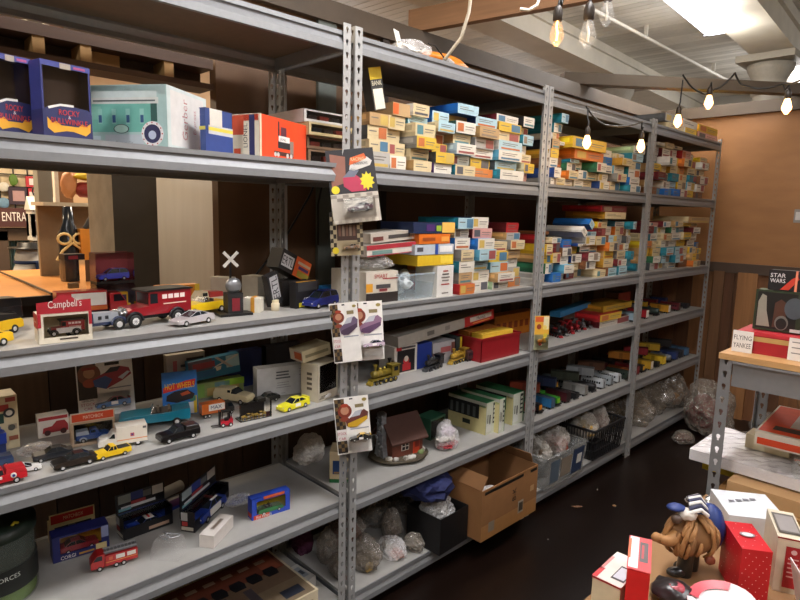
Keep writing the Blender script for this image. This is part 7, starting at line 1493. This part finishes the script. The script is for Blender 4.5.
def d(mb, a, b, h):
    prect(mb, 'right', a, b, h, .32, .85, .1, .85, '#a31a24'); prect(mb, 'right', a, b, h, 0, 1, .97, 1, '#8a1a20', .001); pdisc(mb, 'right', a, b, h, .6, .76, .006, '#d8b0b0', .0016)
    for k in range(5): prect(mb, 'right', a, b, h, .42, .78, .3+.08*k, .325+.08*k, '#d8a8a8', .0016)
    prect(mb, 'top', a, b, h, .1, .9, .15, .85, '#5c5650'); prect(mb, 'top', a, b, h, .18, .84, .22, .78, '#8f8a88', .001)
carton('ornament_box', 'cream box with window lid and red lettered panel, right edge', 'box', c, rz, a, b, h, '#d2c8b2', deco=d, lid=False)
p = hit(795, 590, 'z', .80); t = thing('white_card', 'white folded card leaning at the bottom right photo edge', 'card', (p.x+.02, p.y, Z), 0, None, (0, math.radians(-12), .5)); m = MB(); m.box(0, .002, -.04, .05, 0, .10, mat('#d9d7d6', .5)); m.build('panel', t)
c, rz, a, b, h = topbox((739, 513), (775, 517), (748, 494), .815)
def d(mb, a, b, h):
    for k in range(4): prect(mb, 'top', a, b, h, .18+.14*k, .28+.14*k, .5+.05*k, .58+.05*k, '#6a6a74')
carton('carton', 'white box with scribbled note on its lid behind the polka dots', 'box', c, rz, .16, .15, h, '#cfd3d8', deco=d, top='#d6cfc6', lid=False)
# dark wrapped pack, round dish
p = hit(672, 592, 'z', TZ+.02); t = thing('candy_pack', 'dark wrapped pack with red lettering between the red box and dish', 'pack', (p.x, p.y, Z), .4); m = MB(); m.blob((0, 0, .022), (.045, .04, .022), mat('#2e2a2c', .3), .25, 2, 3, 5, .001); m.build('wrapper', t); m = MB(); m.blob((.004, -.005, .036), (.026, .018, .009), mat('#a84a54', .35), .3, 3, 2, 5); m.build('red_print', t)
p = hit(722, 606, 'z', TZ+.03); t = thing('paper_plate', 'round white plate with red patterned rim at the bottom edge', 'plate', (p.x, p.y, TZ+.032), 0, None, (math.radians(8), math.radians(-6), 0)); m = MB(); m.lathe([(0, 0), (.05, 0), (.066, .008), (.068, .009), (.067, .011), (.05, .003), (0, .003)], mat('#dcd6d6', .4), 28); m.build('dish', t)
m = MB(); P = [(.066*math.cos(a), .066*math.sin(a), .0125) for a in [1.6+.12*k for k in range(16)]]+[(.045*math.cos(a), .045*math.sin(a), .006) for a in [3.4-.12*k for k in range(16)]]; m.add(P, [(k, k+1, 30-k, 31-k) for k in range(15)], mat('#c4505a', .4)); m.build('red_band', t)
m = MB(); m.cbox((0, 0, .014), (.07, .07, .026), mat('#7a4a2e', .6)); tag(m.build('wooden_block', None, (p.x, p.y, Z+.001)), 'small wooden block under the round white plate', 'block')
# foil packs behind the figurine
p = hit(722, 499, 'z', TZ+.02); t = thing('foil_pack', 'silvery clear packs lying behind the figurine', 'pack', (p.x, p.y-.02, Z), .5); m = MB(); m.blob((0, 0, .011), (.035, .05, .011), mat('#9a9a98', .15, .6), .4, 3, 3, 8, .001, False); m.build('foil', t)
# ------------------------------------------------------------------ figurine: stooped, shaggy tan coat, black boots, blue sack, striped cap
p = hit(694, 574, 'z', TZ); t = thing('figurine', 'stooped figurine in shaggy tan coat with black boots and blue sack', 'figurine', (p.x-.018, p.y-.006, Z), YAW+.1)
# local frame: +x to the viewer's right, -y to the viewer
BB = mat('#17181a', .3, 0, .05, 60, .4); TAN = mat('#9c7143', .6, 0, .15, 60); TAN2 = mat('#7f5a34', .65, 0, .15, 60); BLU = mat('#17306e', .5, 0, .1, 30)
for sx, yy in ((-.012, -.012), (.02, .012)):
    m = MB(); m.tube([(sx, yy, .0), (sx, yy, .018), (sx+.002, yy, .05), (sx+.003, yy, .062)], [.017, .018, .017, .0185], BB, 14); m.blob((sx-.02, yy-.004, .011), (.026, .014, .012), BB, .05, 1, 3, 1, .0005); m.blob((sx-.034, yy-.005, .013), (.011, .011, .009), mat('#4a4c50', .2, .3), .05, 1, 2, 1, .001); m.build('boot', t)
m = MB(); m.blob((.0, .0, .098), (.058, .05, .05), TAN2, .08, 2, 3, 3); m.build('coat', t)
random.seed(31); m = MB()
for k in range(46):
    th = random.uniform(-1.5, 1.5); ph = random.uniform(-.3, 1.3); 
    def S(th, ph, r=1.03): return Vector((.06*math.sin(th)*math.cos(ph)*r, -.053*math.cos(th)*math.cos(ph)*r, .098+.053*math.sin(ph)*r))
    dphi = random.uniform(.25, .55); dth = random.uniform(-.35, .1); pts = [S(th+dth*f, ph-dphi*2*f, 1.03+.05*math.sin(f*3)) for f in (0, .2, .4, .6, .8, 1)]
    m.tube(pts, [.003, .0048, .0052, .0052, .0048, .003], random.choice((TAN, TAN, TAN2)), 6)
m.build('shaggy_strands', t)
m = MB(); m.tube([(-.045, -.02, .105), (-.07, -.028, .098), (-.095, -.03, .106)], [.017, .013, .010], TAN, 10); m.blob((-.10, -.03, .110), (.013, .011, .011), TAN, .15, 2, 2, 2); m.build('sleeve_and_hand', t)
m = MB(); m.blob((.055, .012, .108), (.037, .04, .06), BLU, .1, 1.5, 3, 7); m.build('blue_sack', t)
m = MB(); m.blob((-.022, -.02, .160), (.022, .018, .014), mat('#c9c4ba', .6), .25, 2, 3, 4); m.build('beard', t)
m = MB(); m.blob((-.05, -.022, .150), (.013, .013, .012), mat('#4a3a30', .35), .1, 2, 2, 2); m.build('face', t)
m = MB(); m.blob((-.045, -.008, .172), (.022, .018, .008), BLU, .08, 2, 3, 2); m.build('cap_brim', t)
m = MB(); c1, c2 = mat('#d2d0cc', .6), mat('#2c2f4a', .6)
for k in range(9):
    f = k/8; m.tube([(-.025+.055*f*.5, .0-.03+.06*f, .168+.02*math.sin(PI*f)), (.0+.03*f, -.035+.065*f, .178+.016*math.sin(PI*f)), (.022+.02*f, -.03+.06*f, .160+.012*math.sin(PI*f))], .0048, c1 if k % 2 == 0 else c2, 6)
m.build('striped_cap', t)
m = MB(); m.blob((.03, -.042, .055), (.012, .01, .012), mat('#8a4a34', .5), .2, 2, 2, 3); m.tube([(.03, -.042, .055), (.034, -.03, .075), (.03, -.02, .09)], .005, mat('#6a3a2a', .5), 6); m.build('lantern', t)
# grey tag on the far wall
p = hit(797, 216, 'y', FY-.004); m = MB(); m.box(-.03, .05, -.003, 0, -.05, .05, mat('#8a8680', .4)); m.box(-.02, .04, -.004, -.003, -.03, .03, mat('#c9c5bf', .4)); tag(m.build('paper_tag', None, (p.x+.01, FY-.001, p.z)), 'small grey tag on the brown far wall at photo edge', 'sign')
# ================================================================== the room seen through the opening at the left
m = MB(); m.box(-7.4, WX-.1, -3.4, 9, -.1, 0, mat('#4a3626', .5, 0, .2, 6)); struct(m.build('floor_hall'))
HW = mat('#c9a47a', .7, 0, .1, 3)
m = MB(); m.box(-5.1, -5.0, -3.4, 9, 0, 3.3, HW); struct(m.build('wall_hall'))
m = MB(); m.box(-7.4, 4.3, 9, 9.1, 0, 3.3, mat('#a9a79f', .7, 0, .06, 4)); struct(m.build('wall_hall_end'))
m = MB(); m.box(WX+.0, 4.25, -2.3, -2.2, 0, 3.3, mat('#8d7a62', .7, 0, .06, 4)); struct(m.build('wall_front'))
m = MB(); m.box(4.2, 4.3, -2.2, FY, 0, 3.3, mat('#8d7a62', .7, 0, .06, 4)); struct(m.build('wall_right'))
# counter
CT_ = wood('#c98a4c', 5, (1, .08, 1), .35, .15)
t = thing('wooden_counter', 'orange wooden counter top seen through the opening at left', 'counter', (0, 0, 0)); m = MB(); m.box(-2.75, -1.42, -.6, 1.02, 1.15, 1.185, CT_); m.build('countertop', t); m = MB(); m.box(-1.5, -1.44, -.6, 1.02, 0, 1.15, BLACK); m.box(-2.7, -1.5, .96, 1.0, 0, 1.15, mat('#2a2420', .7)); m.build('base', t)
m = MB(); m.box(-1.42, -1.395, -.6, 1.06, 1.15, 1.19, BLACK); m.build('edge_strip', t)
m = MB(); a_ = hit(5, 268, 'x', -2.0); m.tube([hit(0, 272, 'z', 1.2), hit(22, 281, 'z', 1.192), hit(52, 294, 'z', 1.2)], .006, BLACK, 6); tag(m.build('black_cord'), 'thin black cord lying across the orange counter', 'cord')
# dark pillar with light painted into its pale left side, pale panel
def upright(name, x, p0, p1, z0, z1, th, m_, label, cat, col2=None):
    y0, y1 = hit(p0, 230, 'x', x)[1], hit(p1, 230, 'x', x)[1]; m = MB(); m.box(x-th, x, y0, y1, z0, z1, m_, front=col2 or m_); o = m.build(name); return tag(o, label, cat), y0, y1
LITSIDE = mat('#8f8878', .8, 0, .18, 14)
upright('square_pillar', -1.10, 114, 158, 0, 1.9, .34, mat('#37322b', .7, 0, .15, 12), 'square dark pillar with lit left side painted pale behind the shelf', 'pillar', LITSIDE)
upright('plywood_panel', -1.5, 150, 216, .0, 1.9, .03, mat('#dedad2', .6, 0, .06, 4, 0, (1, 6, .4)), 'tall pale board standing in the opening behind the middle shelf', 'board')
upright('round_post', -2.9, 41, 55, 0, 3.3, .12, mat('#77756a', .6, 0, .1, 8), 'grey green round post left in the opening', 'post')
upright('white_post', -2.6, 57.5, 61.5, 0, 3.3, .05, mat('#d6d0c2', .5), 'thin white post in front of the brown shelf board', 'post')
upright('wood_board', -3.0, 61, 75, 0, 3.3, .04, wood('#8a5f38'), 'brown wooden shelf side board behind the white post', 'board')
# grid panel with goods
gx = -4.93
def gy(px, py): return hit(px, py, 'x', gx)
t = thing('wire_grid', 'black wire grid panel hung with small goods, far left', 'display rack', (0, 0, 0)); m = MB(); a, b = gy(-30, 205), gy(40, 170)
y0, y1, z0, z1 = a.y, b.y, gy(0, 212).z, 2.6
n = 0; yy = y0
while yy < y1: m.box(gx-.006, gx, yy, yy+.012, z0, z1, BLACK); yy += .115
zz = z0
while zz < z1: m.box(gx-.006, gx, y0, y1, zz, zz+.012, BLACK); zz += .115
m.build('wire', t)
m = MB(); m.box(gx-.069, gx-.03, y0-.2, y1+.1, z0-.05, z1, mat('#d8c4a0', .6)); tag(m.build('tan_backboard'), 'tan board behind the black wire grid', 'board')
for i, (px, py, w_, h_, cl, lab) in enumerate(((13, 180, .07, .11, '#5a7a2a', 'green leaf shaped ornament on the wire grid'), (18, 196, .16, .16, '#3a2a34', 'square dark picture tile on the wire grid'), (3, 187, .09, .09, '#c9c4b4', 'round pale disc at the grid left edge'), (3, 203, .10, .10, '#6a8aa0', 'blue badge on the lower wire grid'), (33, 182, .13, .10, '#b8323a', 'red and white patch right of the wire grid'), (32, 197, .09, .16, '#c03038', 'red hanging sock right of the wire grid'), (38, 176, .07, .1, '#232326', 'black cap at the top right of the wire grid'))):
    p = gy(px, py); m = MB()
    if i in (0, 2, 3, 6): m.blob((0, 0, 0), (.012, w_/2, h_/2), mat(cl, .6), .15, 2, 3, i)
    else: m.box(-.01, .01, -w_/2, w_/2, -h_/2, h_/2, mat(cl, .6)); m.box(.01, .013, -w_*.3, w_*.3, -h_*.3, h_*.3, mat('#b08a86' if i == 1 else '#e0d4cc', .6))
    tag(m.build('hanging_ornament', None, (gx+.02, p.y, p.z)), lab, 'ornament')
# entrance sign and doorway
p = hit(14, 217, 'x', -4.2); q_ = hit(-4, 217, 'x', -4.2)
t = thing('entrance_sign', 'dark red sign lettered ENTRANCE in white above the doorway', 'sign', (-4.2, 0, 0)); y0 = hit(-6, 217, 'x', -4.2).y; y1 = hit(44, 217, 'x', -4.2).y; zc = hit(14, 217, 'x', -4.2).z
m = MB(); m.box(-.02, 0, y0, y1, zc-.085, zc+.075, mat('#4a2622', .6)); m.build('board', t); m = MB(); yl = hit(2, 217, 'x', -4.2).y; m.text('ENTRANCE', (.002, yl, zc-.035), (0, 1, 0), (0, 0, 1), .075, mat('#e2dcd4', .5), (y1-yl)*.93, .001); m.build('lettering', t)
m = MB(); ya, yb = hit(-10, 250, 'x', -4.25).y, hit(9, 250, 'x', -4.25).y; m.box(-4.3, -4.25, ya, yb, 0, zc-.12, mat('#4c3a2c', .6)); m.box(-4.3, -4.25, ya, y1+.3, zc-.2, zc-.09, mat('#5a4634', .6)); struct(m.build('door_1'))
m = MB(); yc, yd = hit(9, 250, 'x', -4.35).y, hit(30, 250, 'x', -4.35).y
random.seed(5); n = 18; P = [(-4.35+.02*math.sin(k*1.9), yc+(yd-yc)*k/n, 0) for k in range(n+1)]; m.add(P+[(a, b, zc-.12) for a, b, c in P], [(k, k+1, n+2+k, n+1+k) for k in range(n)], mat('#6f8c8c', .7)); tag(m.build('curtain', solid=.004), 'pale teal curtain in the doorway under the ENTRANCE sign', 'curtain')
# lantern, snowman bag
p = hit(43, 240, 'x', -3.6); t = thing('lantern', 'white wooden lantern beneath the wire rack, left opening', 'lantern', (-3.6, p.y, p.z)); LW = mat('#d2cdc2', .5); s = .17; H = hit(43, 210, 'x', -3.6).z-p.z
m = MB(); m.box(-s/2, s/2, -s/2, s/2, 0, .03, LW); m.box(-s/2, s/2, -s/2, s/2, H-.03, H, LW)
for a in (-1, 0, 1):
    for b in (-1, 1): m.box(b*s*.44-.012, b*s*.44+.012, a*s*.44-.012, a*s*.44+.012, .03, H-.03, LW); m.box(a*s*.44-.012, a*s*.44+.012, b*s*.44-.012, b*s*.44+.012, .03, H-.03, LW)
m.build('frame', t); m = MB(); m.prism([(-s*.55, H), (0, H+.10), (s*.55, H)], s*.55, LW); m.build('roof', t); m = MB(); m.tube([(0, .05*math.cos(a), H+.14+.05*math.sin(a)) for a in [2*PI*k/12 for k in range(13)]], .006, BLACK, 6); m.build('ring_handle', t)
pz = p.z
b_ = hit(42, 286, 'x', -3.6); t = thing('display_stand', 'tall white topped stand carrying the lantern and snowman', 'stand', (-3.6, b_.y, 0)); m = MB(); m.box(-.2, .2, -.3, .22, 0, 1.0, mat('#3a2c22', .6)); m.build('base', t); m = MB(); m.box(-.22, .22, -.32, .24, 1.0, 1.02, mat('#b9c0c4', .5)); m.build('top', t)
m = MB(); m.box(-.05, .05, -.05, .05, 1.02, pz, mat('#5a4a3a', .6)); m.build('upright', t)
sp = hit(35, 274, 'x', -3.3); t = thing('snowman_doll', 'white cloth snowman doll with dark hat and blue scarf', 'doll', (-3.36, sp.y-.02, 1.0205)); m = MB(); zt = hit(31, 243, 'x', -3.3).z-1.02; m.lathe([(0, 0), (.10, .0), (.115, zt*.25), (.085, zt*.5), (.09, zt*.65), (.07, zt*.88), (0, zt*.92)], mat('#cfcac0', .7), 18); m.build('body', t); m = MB(); m.lathe([(.13, zt*.86), (.13, zt*.89), (.07, zt*.89), (.065, zt*1.0), (0, zt*1.0)], BLACK, 18); m.build('hat', t); m = MB(); m.lathe([(.088, zt*.5), (.1, zt*.54), (.09, zt*.58)], mat('#22345a', .7), 18); m.box(.085, .11, .02, .06, zt*.1, zt*.55, mat('#22345a', .7)); m.blob((.06, -.09, zt*.12), (.06, .07, .06), mat('#2f4a86', .7), .2, 2, 3, 2, .002); m.build('scarf', t)
# goods on the brown shelf: floral hat, bottle with bow, stick
for i, (px, py, r, cl, lab) in enumerate(((88, 190, (.10, .14, .08), '#8a2c26', 'dark red flower bunch on the shelf right of the white post'), (88, 177, (.10, .15, .04), '#cfb01e', 'yellow cap brim over the dark red flowers'), (69, 185, (.06, .08, .14), '#b87a4a', 'copper coloured pot on the shelf by white post'))):
    p = hit(px, py, 'x', -2.2); m = MB(); m.blob((0, 0, 0), tuple(v*.55 for v in r), mat(cl, .6), .3, 3, 3, i+3); tag(m.build('shelf_ornament', None, p), lab, 'ornament')
m = MB(); p = hit(80, 203, 'x', -2.2); m.box(-.15, .12, -.22, .22, -.02, 0, mat('#b8ae98', .6)); m.box(-.13, -.10, -.2, .2, 1.1855-p.z, -.02, mat('#7d6a50', .6)); tag(m.build('display_shelf', None, (-2.2, p.y, p.z)), 'small pale shelf carrying flowers and cap in the opening', 'shelf')
p = hit(69, 240, 'x', -1.98); t = thing('bottle', 'dark bottle with cream ribbon bow on the counter', 'bottle', (-1.98, p.y, 1.1855)); zt = hit(69, 203, 'x', -2.2).z-1.1855
m = MB(); m.lathe([(.05, 0), (.055, .02), (.055, zt*.6), (.03, zt*.75), (.024, zt*.95), (0, zt*.96)], mat('#1e2630', .2), 16); m.build('glass', t); m = MB()
for sg in (-1, 1): m.tube([(.06, sg*.065*(1-math.cos(a))/2+.005*sg, zt*.55+.028*math.sin(a)) for a in [2*PI*k/12 for k in range(13)]], .007, mat('#dcc48a', .6), 6); m.tube([(.06, 0, zt*.5), (.065, sg*.05, zt*.4), (.06, sg*.08, zt*.28)], .007, mat('#dcc48a', .6), 6)
m.build('ribbon_bow', t)
p = hit(80, 238, 'x', -1.93); m = MB(); m.box(-.03, .03, -.035, .035, -.12, .05, mat('#d0882c', .6)); m.tube([(0, 0, .05), (0, .07, .17), (.0, .12, .28)], .018, mat('#1f1d1c', .5), 8); m.box(-.03, .03, -.035, .035, 1.186-p.z, -.12, mat('#5a4030', .6)); tag(m.build('gift_bag', None, (-1.93, p.y+.03, p.z)), 'orange gift bag with dark curved stick beside the ribbon bottle', 'bag')
# warm lamps of the hall; the first is added to light the pale board
for i, (x, y, z, e) in enumerate(((-.8, 1.0, 2.75, 20), (-3.2, .4, 3.0, 95), (-2.6, 2.6, 3.0, 70), (-3.4, -1.6, 3.0, 60))):
    L = bpy.data.lights.new('hall_lamp', 'AREA'); L.shape = 'DISK'; L.size = .5; L.energy = e; L.color = (1, .80, .56); o = bpy.data.objects.new('hall_lamp', L); COL.objects.link(o); o.location = (x, y, z)
# ================================================================== string of bulbs
CORD = mat('#141414', .5)
def bulb(px, py, dist, lit, label, hpx=16, cord=None, energy=4):
    p = dep(px, py, dist); sc = hpx*dist/FPX/.105
    t = thing('light_bulb', label, 'light bulb', p, 0, 'bulbs on the black cord string'); s = sc
    m = MB(); m.lathe([(0, -.055*s), (.008*s, -.053*s), (.024*s, -.03*s), (.026*s, -.018*s), (.018*s, .012*s), (.012*s, .03*s)], glow('#ffc987', 5) if lit == 2 else (clear('#ffdca8' if lit else '#f2f6f8', .12, .03)), 16); m.build('glass_bulb', t)
    m = MB(); m.tube([(0, 0, -.035*s), (.003*s, 0, -.01*s), (-.003*s, 0, .01*s), (0, 0, .03*s)], .004*s, glow('#ffb458', 14) if lit else mat('#c9c4b8', .3, .5), 6); m.build('filament', t)
    m = MB(); m.lathe([(.013*s, .028*s), (.0165*s, .032*s), (.0165*s, .06*s), (.012*s, .075*s), (.005*s, .082*s), (0, .083*s)], mat('#2a2118', .5), 14); m.build('socket', t)
    m = MB(); top = Vector(cord) - p if cord is not None else Vector((0, 0, .16)); m.tube([(0, 0, .08*s), (.004, 0, .08*s+.02), top*.6+Vector((0, 0, .01)), top], .004, CORD, 6); m.build('cord', t)
    if lit:
        L = bpy.data.lights.new('bulb_light', 'POINT'); L.energy = energy; L.color = (1, .62, .28); L.shadow_soft_size = .03*s; o = bpy.data.objects.new('bulb_light', L); COL.objects.link(o); o.parent = t; o.location = (0, 0, -.075*s)
    return p
bulb(557, 30, 1.75, 1, 'amber lit bulb hanging highest at the left of the string', 30, dep(564, -6, 1.75), 1.2)
bulb(588, 30, 1.75, 0, 'clear unlit bulb hanging between the other two near bulbs', 34, dep(592, -8, 1.75))
bulb(607, 10, 1.7, 0, 'clear unlit bulb cut by the top edge of the photo', 30, dep(610, -20, 1.7))
g1 = bulb(709, 100, 2.75, 2, 'lit bulb in the middle of the diagonal beam', 17, dep(713, 90, 2.75), 1.3)
g2 = bulb(787, 104, 2.5, 2, 'lit bulb under the beam end at the right', 19, dep(783, 84, 2.5), 1.3)
g3 = bulb(678, 119, 3.0, 2, 'lit bulb hanging low over the top far boxes', 16, dep(683, 80, 3.0), 1.0)
g4 = bulb(587, 140, 2.75, 2, 'lit bulb hanging before the large yellow train set box', 17, dep(588, 108, 2.75), 1.0)
g5 = bulb(641, 144, 3.05, 2, 'lit bulb hanging before the teal boxes near the third post', 16, dep(642, 122, 3.05), 1.0)
def cord(pts, label):
    m = MB(); P = [dep(*q) for q in pts]; Q = []
    for i in range(len(P)-1):
        a, b = P[i], P[i+1]
        for k in range(5): f = k/5; Q.append(a.lerp(b, f)-Vector((0, 0, .015*math.sin(PI*f))))
    m.tube(Q+[P[-1]], .0045, CORD, 6); tag(m.build('light_string'), label, 'cord')
cord([(586, 106, 2.8), (605, 125, 2.85), (642, 122, 3.05)], 'black cord looping between the two bulbs along the top shelf')
cord([(683, 75, 3.0), (700, 92, 2.85), (713, 90, 2.75), (735, 73, 2.7)], 'black cord swagged under the beam over the middle lit bulb')
cord([(735, 73, 2.7), (745, 86, 2.6), (783, 84, 2.5), (812, 72, 2.3)], 'black cord running right along the diagonal beam')
cord([(520, -30, 1.75), (564, -6, 1.75), (592, -8, 1.75), (610, -20, 1.7), (660, -60, 1.6)], 'black cord above the three near bulbs')
# white cable hanging from the joist to the shelf top
m = MB(); m.tube([dep(471, -6, 2.05), dep(469, 12, 2.08), dep(461, 38, 2.12), dep(445, 59, 2.18)], .006, mat('#cfc8b6', .5), 8); tag(m.build('white_cable'), 'white cable dropping from the joist to the top of the shelving', 'cable')
m = MB(); m.tube([dep(540, -4, 2.1), dep(537, 5, 2.1), dep(529, 10, 2.1), dep(520, 9, 2.1)], .006, mat('#cfc8b6', .5), 8); tag(m.build('white_cable'), 'short white cable end hooked under the orange joist', 'cable')
# dark wires on the back wall behind the middle shelf
m = MB(); m.tube([hit(248, 285, 'x', -.575), hit(285, 238, 'x', -.575), hit(310, 195, 'x', -.575), hit(322, 165, 'x', -.575)], .005, BLACK, 6); tag(m.build('black_cord'), 'black wire slanting across the brown wall behind the first post', 'cord')
m = MB(); m.tube([hit(318, 245, 'x', -.57), hit(318, 205, 'x', -.57), hit(326, 165, 'x', -.57)], .005, BLACK, 6); tag(m.build('black_cord'), 'black wire hanging straight down the brown wall near the hanging cards', 'cord')
# ------------------------------------------------------------------ camera, world, exposure
cam = bpy.data.cameras.new('camera'); co = bpy.data.objects.new('camera', cam); COL.objects.link(co)
cam.sensor_width = 36; cam.sensor_fit = 'HORIZONTAL'; cam.lens = 36*FPX/800; cam.clip_start = .02
co.matrix_world = Matrix(((R2.x, U2.x, -_f.x, CAM.x), (R2.y, U2.y, -_f.y, CAM.y), (R2.z, U2.z, -_f.z, CAM.z), (0, 0, 0, 1)))
SC.camera = co
w = bpy.data.worlds.new('world'); w.use_nodes = True; SC.world = w
w.node_tree.nodes['Background'].inputs[0].default_value = (.95, .9, .82, 1); w.node_tree.nodes['Background'].inputs[1].default_value = .08
vs = SC.view_settings; vs.view_transform = 'Standard'; vs.look = 'None'; vs.gamma = 1; vs.use_curve_mapping = False; vs.exposure = -.15
print('objects', len(SC.objects), 'labels', len(_LAB))
